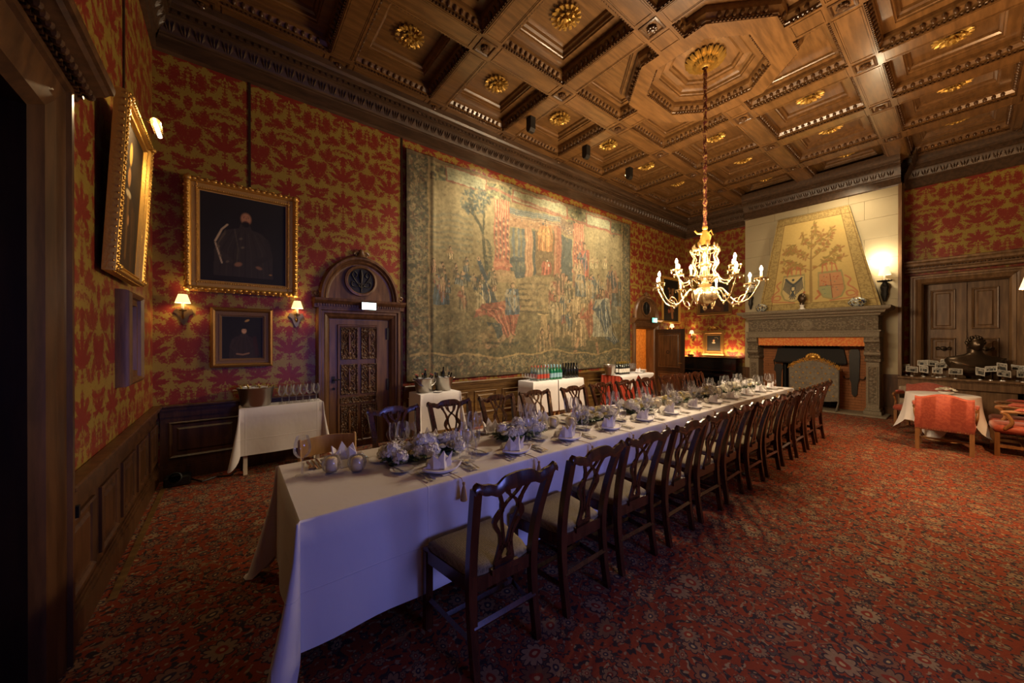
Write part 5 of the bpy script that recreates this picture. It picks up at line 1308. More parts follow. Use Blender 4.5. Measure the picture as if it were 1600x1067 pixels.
# undergrowth in the foreground
for k in range(520):
    cx = 130 + rnd.random() * 880; cy = 860 + rnd.random() * 110 if cx > 270 else 760 + rnd.random() * 200
    art.ell(*K(cx, cy), .014, .006, ((46, 54, 42), (104, 100, 62), (72, 80, 60), (124, 110, 68))[k % 4], rnd.random() * 180, .6, .65)
BORD = 1
# borders
L_ = .058; ax = art.X; ay = art.Y; wv = .012 * np.sin(ax * 9) + .006 * np.sin(ax * 23)
bord = ((ax < .105) | (ax > art.a - .10) | (ay < .105 + wv)).astype(float)
art.put(bord, (112, 102, 70), .95); blob = (art.fn(70, 2) > .56) * bord; art.put(blob, (66, 64, 46), .75); blob = (art.fn(62, 2) > .60) * bord; art.put(blob, (158, 136, 88), .75); art.put((art.fn(44, 1) > .86) * bord, (120, 70, 50), .6); art.put((art.fn(50, 1) < .14) * bord, (56, 68, 62), .7)
for k in range(2600):
    s_ = rnd.random(); t_ = rnd.random() * .10
    if s_ < .36: x, y = t_, rnd.random()
    elif s_ < .64: x, y = art.a - t_, rnd.random()
    else: x, y = rnd.random() * art.a, t_
    art.ell(x, y, .004 + .010 * rnd.random(), .003 + .004 * rnd.random(), ((66, 70, 50), (150, 134, 92), (88, 96, 80), (120, 84, 60), (58, 66, 62), (168, 146, 100))[k % 6], rnd.random() * 180, .5, .75)
for m_ in (np.abs(ax - .105), np.abs(ax - art.a + .10), np.abs(ay - .105 - wv)): art.put((.006 - m_) * 400 * (m_ < .006), (176, 148, 90), .9)
art.put((np.minimum(np.minimum(ax, art.a - ax), ay) < .012).astype(float), (74, 58, 36), .8); art.put((ay > .985).astype(float), (120, 92, 58), .8)
art.put(np.ones_like(art.X), (128, 124, 92), .30)
wx = ((art.fn(14, 2) - .5) * .018 + (art.fn(90, 1) - .5) * .004); wy = ((art.fn(14, 2) - .5) * .018 + (art.fn(90, 1) - .5) * .004)
art.c = art.c[np.clip(np.round((art.Y + wy) * art.ny).astype(int), 0, art.ny), np.clip(np.round((art.X + wx) / art.a * art.nx).astype(int), 0, art.nx)]
m_ = art.fn(46, 2); art.put((m_ > .64) * (art.Y < .5), (72, 70, 50), .28); art.put((m_ < .34), (176, 156, 106), .22); art.put((art.fn(60, 1) > .84).astype(float), (82, 66, 46), .22)
art.tint(n3, .74, 1.26); g_ = art.c.mean(-1, keepdims=True); art.c = np.clip(art.c * .84 + g_ * .16, 0, 1) ** 1.18 * .96; art.tint(n2, .84, 1.16); art.tint(.5 + .5 * np.sign(np.sin(ax * 700)) * .5, .96, 1.04)
def tapf(u, v):
    fold = .02 * np.exp(-((u - .075) / .006) ** 2) + .012 * np.sin(u * 46 + v * 3) * (.35 + .65 * (1 - v)) + .008 * np.sin(u * 90 + 1) + .018 * np.exp(-((u - .43) / .01) ** 2) * (1 - v)
    return TXa + TW * u, W - .05 - fold - 0 * v, TZa + TH * v + .012 * np.sin(u * 40) * (v > .9) * (v - .9) * 10 * .5
tp = art.build('tapestry', tapf, 'painted_fabric'); tag(tp, 'large faded woven tapestry of robed figures, columns and fountain on the long wall', 'tapestry')
sm = tp.modifiers.new('thick', 'SOLIDIFY'); sm.thickness = .012; sm.offset = 0

# ================================================================ pictures
def frame_art(F, name, label, u0, z0, u1, z1, fw, painter, m='gilt', depth=.07, tilt=0, ny=110, off=.0, ornate=True, cat='picture'):
    """u0,z0,u1,z1 = outer frame; F wall frame; painter(Art)"""
    cu = (u0 + u1) / 2
    base = F @ Vector((cu, off, z0)); t = thing(name, label, cat, tuple(base)); Rm = F.to_3x3().to_4x4()
    hw2, H = (u1 - u0) / 2, z1 - z0
    TM = Rm @ Matrix.Rotation(tilt, 4, 'X')
    def lp(x, w, z): return TM @ Vector((x, w, z))
    b = MB(TM)
    R_ = [(-hw2, 0), (hw2, 0), (hw2, H), (-hw2, H)]
    b.ring(R_, [(0, .0), (0, depth * .6), (fw * .08, depth * .85), (fw * .25, depth), (fw * .40, depth * .8), (fw * .45, depth * .55), (fw * .72, depth * .5), (fw * .75, depth * .62), (fw * .86, depth * .6), (fw * .92, depth * .3), (fw, depth * .28)], ax='y'); b.build('frame', m, t, smooth=25)
    if ornate:
        o = MB(TM)
        def run(a, c, w_, ins_, hgt, r, st_):
            a, c = Vector(a), Vector(c); L = (c - a).length; n = max(2, int(L / st_)); e = (c - a) / L; nn = Vector((-e.y, e.x))
            for i in range(n):
                p = a + e * (L * (i + .5) / n) + nn * ins_; jj = .75 + .5 * abs(sin(i * 1.7)); o.ball((p.x, hgt, p.y), (r * jj * (1.1 if abs(e.x) > .5 else .8), r * .7, r * (.8 if abs(e.x) > .5 else 1.1)), 6, 4)
        for i in range(4):
            a, c = R_[i], R_[(i + 1) % 4]; run(a, c, 0, fw * .22, depth * .95, fw * .17, fw * .42); run(a, c, 0, fw * .80, depth * .6, fw * .07, fw * .16); run(a, c, 0, fw * .02, depth * .7, fw * .10, fw * .55)
        for x, z in R_: o.ball((x * .93, depth, H / 2 + (z - H / 2) * .95), (fw * .26, depth * .3, fw * .26), 8, 5)
        o.build('carved_ornament', m, t, kind='stuff', smooth=60)
    MB(TM).box(-hw2 + .01, 0, .01, hw2 - .01, .01, H - .01).build('backboard', 'dark_door', t, smooth=0)
    iw, ih = 2 * hw2 - 2 * fw * .92, H - 2 * fw * .92
    A = Art(iw / ih, ny, (18, 15, 14), int(u0 * 100) % 97 + 3); painter(A)
    flip = -1 if F is not FB else 1
    def fn(u, v):
        x = (-iw / 2 + iw * u) * flip; y = np.full_like(u, depth * .26); z = fw * .92 + ih * v
        M4 = np.array(TM); return [M4[k][0] * x + M4[k][1] * y + M4[k][2] * z for k in range(3)]
    A.build('canvas', fn, 'painted_canvas', t); return t
FBp = FB
def sitter(A, x, y, s, robe_, skin=(150, 105, 75), hair=(30, 20, 14), hat=None, ruff=None, beard=False):
    A.poly([(x - .05 * s, y - .08 * s), (x - .07 * s, y - .14 * s), (x - .19 * s, y - .18 * s), (x - .27 * s, y - .26 * s), (x - .33 * s, y - .48 * s), (x - .34 * s, y - .8 * s), (x + .32 * s, y - .8 * s), (x + .31 * s, y - .46 * s), (x + .26 * s, y - .26 * s), (x + .18 * s, y - .18 * s), (x + .07 * s, y - .14 * s), (x + .05 * s, y - .08 * s)], robe_)
    for k in range(9): u = -.28 + .07 * k; A.line([(x + u * .5 * s, y - .2 * s), (x + u * .9 * s, y - .45 * s), (x + u * s, y - .8 * s)], .006 * s, tuple(int(v * (1.35 if k % 2 else .6)) for v in robe_), .6)
    A.line([(x - .25 * s, y - .27 * s), (x - .30 * s, y - .48 * s), (x - .16 * s, y - .60 * s)], .035 * s, tuple(int(v * 1.2) for v in robe_), .8); A.line([(x + .24 * s, y - .27 * s), (x + .28 * s, y - .48 * s), (x + .12 * s, y - .60 * s)], .035 * s, tuple(int(v * .85) for v in robe_), .8)
    if ruff: A.ell(x, y - .14 * s, .12 * s, .055 * s, ruff, 0, .3)
    A.ell(x, y + .02 * s, .088 * s, .118 * s, hair, 0, .15); A.ell(x + .008 * s, y - .005 * s, .068 * s, .095 * s, skin, 0, .35)
    dk = tuple(int(v * .35) for v in skin)
    for e in (-1, 1): A.ell(x + .008 * s + e * .026 * s, y + .012 * s, .010 * s, .006 * s, dk, 0, .4); A.line([(x + .008 * s + e * .038 * s, y + .028 * s), (x + .008 * s + e * .014 * s, y + .030 * s)], .003 * s, dk)
    A.line([(x + .012 * s, y + .01 * s), (x + .016 * s, y - .022 * s)], .003 * s, tuple(int(v * .6) for v in skin)); A.line([(x - .012 * s, y - .046 * s), (x + .028 * s, y - .046 * s)], .003 * s, (92, 36, 30))
    if beard: A.ell(x + .006 * s, y - .075 * s, .05 * s, .05 * s, hair, 0, .3); A.line([(x - .012 * s, y - .048 * s), (x + .028 * s, y - .048 * s)], .003 * s, (92, 40, 32))
    if hat: A.ell(x, y + .09 * s, .15 * s, .038 * s, hat, 0, .2); A.ell(x, y + .115 * s, .09 * s, .05 * s, hat, 0, .2)
def p_armour(A):
    A.tint(A.fn(5), .6, 1.4); a = A.a; sitter(A, a * .50, .76, .85, (48, 42, 37), (180, 130, 92), (16, 12, 9), beard=True)
    for k in range(3): A.line([(a * .28, .60 - .02 * k), (a * .20, .44), (a * .22, .30)], .006, (96, 84, 64), .5)
    A.line([(a * .30, .66), (a * .24, .60), (a * .17, .46)], .010, (200, 178, 140), .9); A.line([(a * .17, .44), (a * .24, .22)], .008, (200, 180, 146), .9); A.line([(a * .38, .62), (a * .42, .40), (a * .40, .2)], .006, (90, 80, 64), .6)
    for x, y in ((.20, .40), (.22, .30), (.30, .24), (.45, .52), (.47, .42)): A.ell(a * x, y, .022, .016, (112, 100, 78), 30, .5, .7)
    A.ell(a * .42, .22, .045, .03, (140, 100, 72), 20, .4); A.ell(a * .66, .20, .04, .022, (128, 92, 66), -20, .4); A.ell(a * .80, .13, .02, .012, (150, 110, 60), 0, .5)
def p_beret(A):
    A.tint(A.fn(5), .7, 1.4); a = A.a; sitter(A, a * .52, .66, .80, (46, 34, 29), (205, 160, 120), (16, 12, 10), hat=(14, 11, 10), ruff=(50, 40, 34)); A.ell(a * .60, .90, .06, .03, (190, 150, 80), 30, .4); A.line([(a * .36, .12), (a * .50, .10), (a * .64, .13)], .02, (150, 112, 84), .8)
    A.line([(a * .78, .5), (a * .84, .1)], .04, (60, 22, 16), .7)
def p_cleric(A):
    A.tint(A.fn(5), .7, 1.6); a = A.a; A.put(np.clip(A.Y * 1.2, 0, 1), (58, 44, 26), .7); sitter(A, a * .5, .66, .82, (62, 42, 22), (176, 128, 76), (40, 28, 18)); A.ell(a * .5, .82, .05, .09, (196, 150, 70), 0, .3); A.ell(a * .5, .54, .09, .03, (190, 170, 130), 0, .3)
    A.line([(a * .5, .5), (a * .48, .1)], .03, (120, 86, 40), .8); A.ell(a * .45, .36, .03, .045, (180, 130, 80), 0, .4); A.line([(a * .3, .45), (a * .24, .05)], .03, (90, 62, 30), .7)
def p_small(A): A.put(A.fn(7, 3), (92, 66, 30), .8); A.tint(A.fn(14), .5, 1.4); sitter(A, A.a * .5, .65, .7, (50, 34, 20), (128, 92, 60))
def p_flowers(A):
    A.tint(A.fn(5), .6, 1.3); a = A.a
    for k in range(60): A.ell(a * (.55 + .4 * (A.r.rand() - .5)), .2 + .6 * A.r.rand(), .05, .03, ((176, 120, 70), (150, 60, 40), (120, 100, 60), (60, 50, 30))[k % 4], A.r.rand() * 180, .5, .7)
    A.line([(a * .6, .75), (a * .55, .4), (a * .6, .1)], .05, (160, 110, 66), .7)
def p_king(A):
    A.put(A.fn(5, 3), (84, 56, 34), .7); a = A.a; sitter(A, a * .5, .68, .9, (84, 48, 24), (150, 100, 66), (30, 20, 14)); A.line([(a * .4, .45), (a * .5, .2), (a * .66, .1)], .07, (112, 64, 30), .8); A.ell(a * .3, .25, .1, .16, (44, 28, 18), 0, .4)
def p_ruff(A): A.tint(A.fn(5), .7, 1.3); sitter(A, A.a * .5, .66, 1.0, (26, 22, 18), (196, 150, 110), (60, 40, 24), hat=(18, 14, 12), ruff=(180, 168, 140)); A.line([(A.a * .56, .84), (A.a * .74, .86), (A.a * .82, .76)], .012, (150, 130, 90))
frame_art(FB, 'portrait', 'large dark portrait of a bearded man in armour in an ornate gilt frame', -.43, 2.19, .71, 3.52, .14, p_armour, depth=.09, tilt=-.035, ny=150, off=.03)
frame_art(FB, 'portrait', 'small portrait in a plain wooden frame between the two wall sconces', -.20, 1.27, .43, 2.01, .11, p_beret, m='gilt_dull', depth=.06, ornate=False, off=.02)
frame_art(FL, 'portrait', 'tall portrait lit by a picture lamp, gilt frame tilted off the left wall', 3.50, 2.07, 4.44, 3.30, .08, p_cleric, depth=.075, tilt=-.05, ny=150, off=.03)
frame_art(FL, 'portrait', 'small portrait in deep wooden frame below the lamp-lit portrait', 4.02, 1.24, 4.56, 2.00, .12, p_small, m='door_oak', depth=.09, ornate=False, off=.0)
frame_art(FB, 'painting', 'tall dark flower painting in a gilt frame beyond the far arched door', 10.18, 2.14, 11.22, 3.55, .07, p_flowers, depth=.06, off=.02)
frame_art(FR, 'painting', 'dark brown painting high on the wall, half hidden behind the chandelier', 4.28, 2.38, 5.28, 3.5, .09, p_king, m='gilt_dull', depth=.07, off=.02)
t = frame_art(FR, 'portrait', 'small portrait with white ruff in a gilt tabernacle frame above the piano', 4.50, 1.20, 5.08, 1.86, .10, p_ruff, depth=.06, off=.02, ornate=False, m='gilt_dull')
b = MB(Matrix(((0, -1, 0, 0), (1, 0, 0, 0), (0, 0, 1, 0), (0, 0, 0, 1)))); b.box(-.33, 0, .64, .33, .10, .70); b.box(-.31, 0, -.05, .31, .09, .0)
for s_ in (-1, 1): b.box(s_ * .26 - .02, .05, .02, s_ * .26 + .02, .085, .62)
b.build('tabernacle_moulding', 'gilt_dull', t, smooth=0)
b = MB(Matrix(((0, -1, 0, 0), (1, 0, 0, 0), (0, 0, 1, 0), (0, 0, 0, 1))))
for s_ in (-1, 1): b.tube([(s_ * x, .05, .72 + z) for x, z in crom([(.30, 0), (.22, .03), (.15, .10), (.08, .12), (.06, .06), (.10, .05)], 4)], .014, 6)
b.ball((0, .05, .80), (.05, .03, .06)); b.build('crest', 'gilt', t)
# picture lamp
pl_ = thing('picture_lamp', 'small picture lamp on a thin arm above the tilted left portrait', 'lamp', (XL - .11, 4.0, 3.26))
MB().tube([(.16, 0, .10), (.24, 0, .10), (.34, 0, .05)], .005, 6).build('arm', 'brass', pl_)
b = MB(); b.lathe([(.03, -.13), (.032, -.12), (.032, .12), (.03, .13)], 10, (.35, 0, .03), Matrix.Rotation(PI / 2, 3, 'X') @ Matrix.Rotation(-.3, 3, 'Z'), a0=-.2, a1=PI + .2); b.build('shade', 'brass', pl_)
MB().tube([(.35, -.11, .02), (.35, .11, .02)], .014, 8).build('tube_bulb', 'lamp_glow', pl_)
light('picture_lamp_light', 'SPOT', (XL + .30, 3.9, 3.30), 16, (1, .70, .36), .02, (XL + .05, 3.85, 2.95), 150, .6)

# ================================================================ wall sconces
def sconce(loc, out, label, m='shade_paper', pw=2.0, sc=1.0):
    """out: unit vector away from the wall (2D)"""
    rz = math.atan2(out[1], out[0]) - PI / 2
    t = thing('wall_sconce', label, 'lamp', loc, rz, 'shaded wall sconces'); b = MB()
    b.prism([(0, -.17), (.03, -.12), (.05, -.05), (.09, -.02), (.07, .03), (.04, .02), (.02, .07), (0, .10), (-.02, .07), (-.04, .02), (-.07, .03), (-.09, -.02), (-.05, -.05), (-.03, -.12)], 0, .02, 'y')
    b.build('backplate', 'old_brass', t, smooth=0)
    b = MB(); b.tube(crom([(0, .02, -.06), (0, .07, -.09), (0, .11, -.05), (0, .11, 0)], 4), .010, 6); b.build('arm', 'old_brass', t)
    MB().lathe([(.006, -.01), (.035, -.004), (.038, .004), (.014, .006), (.014, .02)], 14, (0, .11, 0)).build('drip_pan', 'old_brass', t)
    MB().lathe([(.013, .01), (.013, .095), (.008, .10)], 10, (0, .11, 0)).build('candle', 'white_candle', t)
    b = MB(); b.lathe([(.070, .085), (.040, .185)], 20, (0, .11, 0)); b.build('lamp_shade', m, t)
    MB().ball((0, .11, .125), (.010, .010, .02), 8, 5).build('bulb', 'lamp_glow', t)
    p = Vector(loc) + Vector((out[0] * .11, out[1] * .11, .125)); light('sconce_light', 'POINT', tuple(p), pw, (1, .66, .32), .03); return t
sconce((-.44, W, 1.95), (0, -1), 'left of the two glowing sconces flanking the small portrait')
sconce((.70, W, 1.95), (0, -1), 'right of the two glowing sconces flanking the small portrait')
sconce((10.62, W, 1.93), (0, -1), 'sconce with cream shade seen above the open far door', 'shade_far', 4)
sconce((XR, 5.42, 1.75), (-1, 0), 'sconce with small white shade in the far corner beside the piano', 'shade_far', 6)
for y, nm in ((1.09, 'iron bracket lamp with white shade right of the painted hood'), (3.62, 'iron bracket lamp left of the painted hood, behind the chandelier')):
    t = thing('bracket_lamp', nm, 'lamp', (XB - .01, y, 2.86), PI / 2, 'bracket lamps on the chimney breast')
    b = MB(); b.lathe([(.001, -.42), (.02, -.40), (.035, -.33), (.06, -.26), (.05, -.20), (.075, -.10), (.055, -.04), (.03, 0)], 9, (0, .075, 0)); b.tube([(0, .0, -.30), (0, .06, -.28)], .02, 6); b.tube([(0, .0, -.05), (0, .07, -.05)], .02, 6); b = b.build('bracket', 'iron', t, smooth=30)
    MB().lathe([(.02, 0), (.11, .01), (.12, .03), (.11, .03), (.02, .015)], 18, (0, .12, 0)).build('drip_pan', 'iron', t)
    b = MB()
    for k in range(14): a = 2 * PI * k / 14; b.lathe([(.008, .02), (.001, .05)], 5, (.112 * cos(a), .12 + .112 * sin(a), 0))
    b.build('spikes', 'iron', t, kind='stuff')
    MB().lathe([(.016, .02), (.016, .16), (.01, .17)], 10, (0, .12, 0)).build('candle', 'white_candle', t)
    MB().lathe([(.10, .15), (.065, .32)], 20, (0, .12, 0)).build('lamp_shade', 'shade_far' if y < 2 else 'paper', t)

# ================================================================ overmantel hood with its mural
hx0, hx1, hz0, hz1 = fx(10.88), fx(11.02), 2.335, 4.68
def hoodpt(u, v, d=0):
    ya, yb = 3.37 + (2.99 - 3.37) * v, 1.12 + (1.65 - 1.12) * v; return hx0 + (hx1 - hx0) * v + d, fy(ya + (yb - ya) * u), hz0 + (hz1 - hz0) * v
b = MB(); c_ = [b.P(*hoodpt(u, v)) for u, v in ((0, 0), (1, 0), (1, 1), (0, 1))]
bk = [b.P(fx(XB) , fy(y), z) for y, z in ((3.37, hz0), (1.12, hz0), (1.65, hz1), (2.99, hz1))]
b.f += [tuple(bk)]; b.loft([c_, bk], True); b.build('hood', 'mantel_stone', fp, smooth=0)
A = Art(.80, 330, (196, 170, 104), 9); A.tint(A.fn(4, 3), .86, 1.10); U_ = A.X / A.a; V_ = A.Y
bd = (U_ < .12) | (U_ > .88) | (V_ < .075) | (V_ > .925); A.put(bd.astype(float), (170, 148, 92), .9); A.put(((A.fn(95, 2) > .52) & bd).astype(float), (132, 112, 66), .6)
for e in (.12, .88, .02, .98): A.put((np.abs(U_ - e) < .004) * (V_ < .99), (112, 84, 46), .8)
for e in (.075, .925, .012, .988): A.put((np.abs(V_ - e) < .003).astype(float), (112, 84, 46), .8)
def mp(pts): return [(x * .8, y) for x, y in pts]
A.line(mp([(.48, .09), (.48, .35), (.485, .55), (.50, .80)]), .012, (150, 124, 74), 1, .5)
br_ = [((.485, .40), (.62, .48), (.72, .56), (.80, .60)), ((.485, .40), (.36, .46), (.26, .50), (.18, .54)), ((.49, .52), (.60, .60), (.68, .70), (.74, .80)), ((.485, .52), (.38, .58), (.30, .64), (.24, .70)), ((.49, .62), (.58, .70), (.62, .78)), ((.49, .64), (.42, .70), (.38, .80)), ((.62, .48), (.70, .48), (.80, .50)), ((.36, .46), (.28, .43), (.20, .44)), ((.495, .72), (.54, .80), (.52, .88)), ((.30, .64), (.24, .62), (.18, .64))]
for p_ in br_:
    q = crom(mp(p_), 6); A.line([tuple(x) for x in q], .005, (150, 122, 72), 1, .5)
    for (x, y) in q[3:]:
        for k in range(3):
            a = A.r.rand() * 6.28; A.ell(x + .028 * cos(a), y + .022 * sin(a), .024, .010, ((140, 122, 66), (156, 126, 68), (154, 110, 66))[A.r.randint(3)], math.degrees(a), .4, .85)
for cx, kind in ((.31, 0), (.66, 1)):
    sh = [(cx - .10, .36), (cx + .10, .36), (cx + .105, .20), (cx + .07, .13), (cx, .10), (cx - .07, .13), (cx - .105, .20)]
    A.poly(mp([(x + (x - cx) * .12, y + (.02 if y > .3 else -.012)) for x, y in sh]), (150, 140, 92)); A.poly(mp(sh), (196, 176, 120) if kind == 0 else (182, 134, 92))
    for s_ in (-1, 1): A.line(mp([(cx + s_ * .07, .37), (cx + s_ * .06, .44), (cx + s_ * .02, .46)]), .006, (172, 94, 68), .8); A.line(mp([(cx + s_ * .02, .38), (cx + s_ * .03, .45)]), .006, (182, 108, 78), .8)
    if kind == 0:
        c = (70, 74, 74); A.ell(cx * .8, .24, .020, .055, c, 0, .2); A.ell(cx * .8 - .004, .325, .012, .014, c)
        for s_ in (-1, 1):
            A.line(mp([(cx, .27), (cx + s_ * .05, .31), (cx + s_ * .08, .34)]), .010, c)
            for k in range(6): A.line(mp([(cx + s_ * (.025 + .011 * k), .29 + .008 * k), (cx + s_ * (.030 + .013 * k), .17 + .012 * k)]), .0048, c)
            A.line(mp([(cx, .2), (cx + s_ * .03, .145)]), .005, c)
        for k in (-1, 0, 1): A.line(mp([(cx, .19), (cx + k * .02, .125)]), .005, c)
        A.poly(mp([(cx - .014, .25), (cx + .014, .25), (cx + .012, .22), (cx, .21), (cx - .012, .22)]), (206, 190, 140))
    else:
        A.poly(mp([(cx - .10, .235), (cx, .235), (cx, .10), (cx - .07, .13), (cx - .105, .20)]), (150, 150, 104)); A.line(mp([(cx, .35), (cx, .11)]), .003, (120, 70, 46)); A.line(mp([(cx - .1, .235), (cx + .1, .235)]), .003, (120, 70, 46))
        for k in range(24): A.line(mp([(cx - .08 + .16 * A.r.rand(), .15 + .19 * A.r.rand())] * 2), .006, ((160, 70, 48), (104, 120, 104))[k % 2], .8)
for s_ in (-1, 1):
    x0 = .31 if s_ < 0 else .66
    rb = [(x0 + s_ * .13, .32), (x0 + s_ * .17, .28), (x0 + s_ * .14, .23), (x0 + s_ * .18, .19), (x0 + s_ * .20, .14), (x0 + s_ * .13, .12), (x0 + s_ * .12, .16), (x0 + s_ * .17, .165), (x0 + s_ * .19, .11), (x0 + s_ * .06, .095), (x0 + s_ * -.02, .085)]
    A.line(mp(crom([(*p, 0) for p in rb], 4) and [(p[0], p[1]) for p in crom([(*p, 0) for p in rb], 4)]), .0075, (178, 108, 78), .8)
    A.line(mp([(.48 + s_ * .04, .11), (.48 + s_ * .08, .15), (.48 + s_ * .06, .19)]), .009, (172, 92, 62), .8)
A.tint(A.fn(60, 2), .94, 1.06)
A.build('mural', lambda u, v: hoodpt(u, v, -.004), 'painted_plaster', fp, label='painted oak tree with two heraldic shields')
# things on the mantel
MZ = 2.334
for (y, s_, nm) in ((3.25, .85, 'painted ceramic jar at the left end of the mantelpiece'), (1.47, 1.0, 'larger painted ceramic jar at the right end of the mantelpiece')):
    b = MB(); b.lathe([(.001, 0), (.08 * s_, 0), (.085 * s_, .01), (.14 * s_, .07), (.155 * s_, .11), (.13 * s_, .165), (.08 * s_, .195), (.07 * s_, .205), (.06 * s_, .20)], 24); o = b.build('ceramic_jar', 'maiolica', smooth=60, loc=(10.68, y, MZ)); tag(o, nm, 'jar', 'ceramic jars on the mantelpiece')
t = thing('small_bust', 'small black head on a white plinth in the middle of the mantelpiece', 'bust', (10.68, 2.42, MZ), PI / 2 + .5)
b = MB(); b.lathe([(.001, 0), (.07, 0), (.07, .02), (.05, .03), (.035, .06), (.04, .10), (.055, .12), (.001, .125)], 16); b.build('plinth', 'china', t)
def head_mesh(b, c, s_):
    """simple sculpted head facing +y"""
    R = []
    for j in range(17):
        t_ = PI * j / 16; row = []
        for k in range(20):
            a = 2 * PI * k / 20; z = -cos(t_); r = sin(t_); x = r * cos(a); y = r * sin(a)
            w = .78 if z > -.2 else .78 - .22 * (-.2 - z); dy = 1.0
            yy = y * .92; f = max(0, y)
            if f > .6:
                yy += .16 * math.exp(-(x / .18) ** 2) * math.exp(-((z + .12) / .20) ** 2)     # nose
                yy += .05 * math.exp(-(x / .3) ** 2) * math.exp(-((z + .45) / .08) ** 2)      # lips
                yy -= .10 * (math.exp(-((x - .3) / .16) ** 2) + math.exp(-((x + .3) / .16) ** 2)) * math.exp(-((z - .08) / .12) ** 2)
                yy += .05 * math.exp(-(x / .6) ** 2) * math.exp(-((z - .26) / .08) ** 2)
                yy += .08 * math.exp(-(x / .25) ** 2) * math.exp(-((z + .75) / .16) ** 2)     # chin
            row.append(b.P(c[0] + s_ * x * w, c[1] + s_ * yy, c[2] + s_ * z * 1.22))
        R.append(row)
    b.loft(R, True)
    for e in (-1, 1): b.ball((c[0] + e * s_ * .78, c[1] - .05 * s_, c[2] - .05 * s_), (.08 * s_, .16 * s_, .26 * s_), 6, 5)
b = MB(); head_mesh(b, (0, 0, .27), .105); b.lathe([(.05, .12), (.045, .17), (.055, .2)], 12); b.build('head', 'bronze', t, smooth=60)

# ---------------------------------------------------------------- fire screen and tools
t = thing('fire_screen', 'large upholstered fire screen with gilt carved crest before the hearth', 'fire screen', (10.62, 2.20, .015))
b = MB(); R = []
pts = [(-.44, .24), (-.36, .22), (-.2, .20), (0, .22), (.2, .20), (.36, .22), (.44, .24), (.44, .95), (.38, 1.02), (.2, 1.12), (0, 1.16), (-.2, 1.12), (-.38, 1.02), (-.44, .95)]
b.prism([(y, z) for y, z in pts], -.02, .02, 'x'); b.build('panel', 'screen_fabric', t, smooth=0)
b = MB()
for s_ in (-1, 1):
    b.tube([(0, s_ * .44, .2), (0, s_ * .445, .97)], .018, 8); b.tube([(-.15, s_ * .42, .02), (-.05, s_ * .43, .10), (0, s_ * .44, .22), (.05, s_ * .43, .10), (.13, s_ * .42, .02)], .016, 6)
b.build('frame', 'pewter', t)
b = MB()
for k in range(34):
    u = -1 + 2 * k / 33; y = u * .46; z = 1.17 - .20 * abs(u) ** 1.8
    b.ball((-.01, y, z + .012 * sin(k * 2.1)), (.02, .018, .030 + .012 * sin(k * 1.3)), 6, 4); b.ball((-.02, y + .012, z - .035 + .01 * cos(k * 2.7)), (.015, .012, .018), 6, 4); b.ball((-.02, y - .01, z + .035 + .012 * cos(k * 1.9)), (.012, .010, .020), 6, 4)
for k in range(9): a = PI * k / 8; b.ball((-.015, .11 * cos(a), 1.20 + .07 * sin(a)), (.03, .035, .035), 7, 5)
b.ball((-.02, 0, 1.21), (.04, .07, .055)); b.build('gilt_crest', 'gilt', t, kind='stuff', smooth=60)
b = MB(); fl0 = None
for r_ in range(6):
    for c_ in range(6):
        y = -.36 + c_ * .135 + (.065 if r_ % 2 else 0); z = .34 + r_ * .125
        if abs(y) > .41: continue
        b.lathe([(.001, .012), (.012, .008), (.020, .0)], 6, (-.021, y, z), Matrix.Rotation(-PI / 2, 3, 'Y'))
b.build('embroidered_flowers', 'gilt', t, kind='stuff')
for (y, nm, kk) in ((1.56, 'long dark leather bellows hanging on the brick right of the hearth', 0), (2.98, 'dark iron tool hanging on the brick left of the hearth', 1)):
    t = thing('bellows' if kk == 0 else 'iron_tool', nm, 'fireplace tool', (11.085, y, .35), 0)
    b = MB()
    if kk == 0:
        b.prism([(-.085, 1.0), (-.09, .9), (-.075, .35), (-.055, .30), (-.045, .05), (-.02, 0), (.02, 0), (.045, .05), (.055, .30), (.075, .35), (.09, .9), (.085, 1.0), (.06, 1.06), (-.06, 1.06)], -.05, -.008, 'x'); b.build('body', 'iron', t, smooth=0)
        for s_ in (-1, 1): MB().tube([(-.03, s_ * .07, .40), (-.04, s_ * .13, .38), (-.04, s_ * .17, .40), (-.04, s_ * .175, .45)], .010, 6).build('hook', 'iron', t)
    else:
        b.prism([(-.04, .0), (.04, .0), (.06, .45), (.10, .50), (.09, .60), (.05, .66), (-.05, .66), (-.10, .58), (-.06, .5)], -.04, -.008, 'x'); b.build('body', 'iron', t, smooth=0)
        MB().tube([(-.02, .08, .6), (-.02, .11, .75), (-.02, .0, .84), (-.02, -.10, .74)], .012, 6).build('ring_handle', 'iron', t)

# ================================================================ chandelier
ch = thing('chandelier', 'large brass candle chandelier hanging over the table from the octagonal coffer', 'chandelier', (LX, LY, 2.25))
b = MB(); b.lathe([(.001, -.20), (.018, -.19), (.03, -.16), (.022, -.14), (.045, -.12), (.06, -.09)], 16)
R = []
for j in range(15):
    t_ = PI * j / 14; row = []
    for k in range(36): a = 2 * PI * k / 36; r = (.165 * sin(t_) + .012) * (1 + .05 * cos(a * 9) * sin(t_)); row.append(b.P(r * cos(a), r * sin(a), .03 - .135 * cos(t_)))
    R.append(row)
b.loft(R, True); b.build('globe', 'brass', ch, smooth=60, label='gadrooned brass globe')
b = MB(); b.lathe([(.04, .15), (.09, .17), (.10, .19), (.05, .21), (.04, .26), (.08, .29), (.085, .32), (.045, .35), (.04, .45), (.075, .48), (.07, .52), (.04, .55), (.035, .68), (.10, .72), (.105, .74), (.03, .76), (.03, .80)], 20); b.build('stem', 'brass', ch, smooth=50)
b = MB()
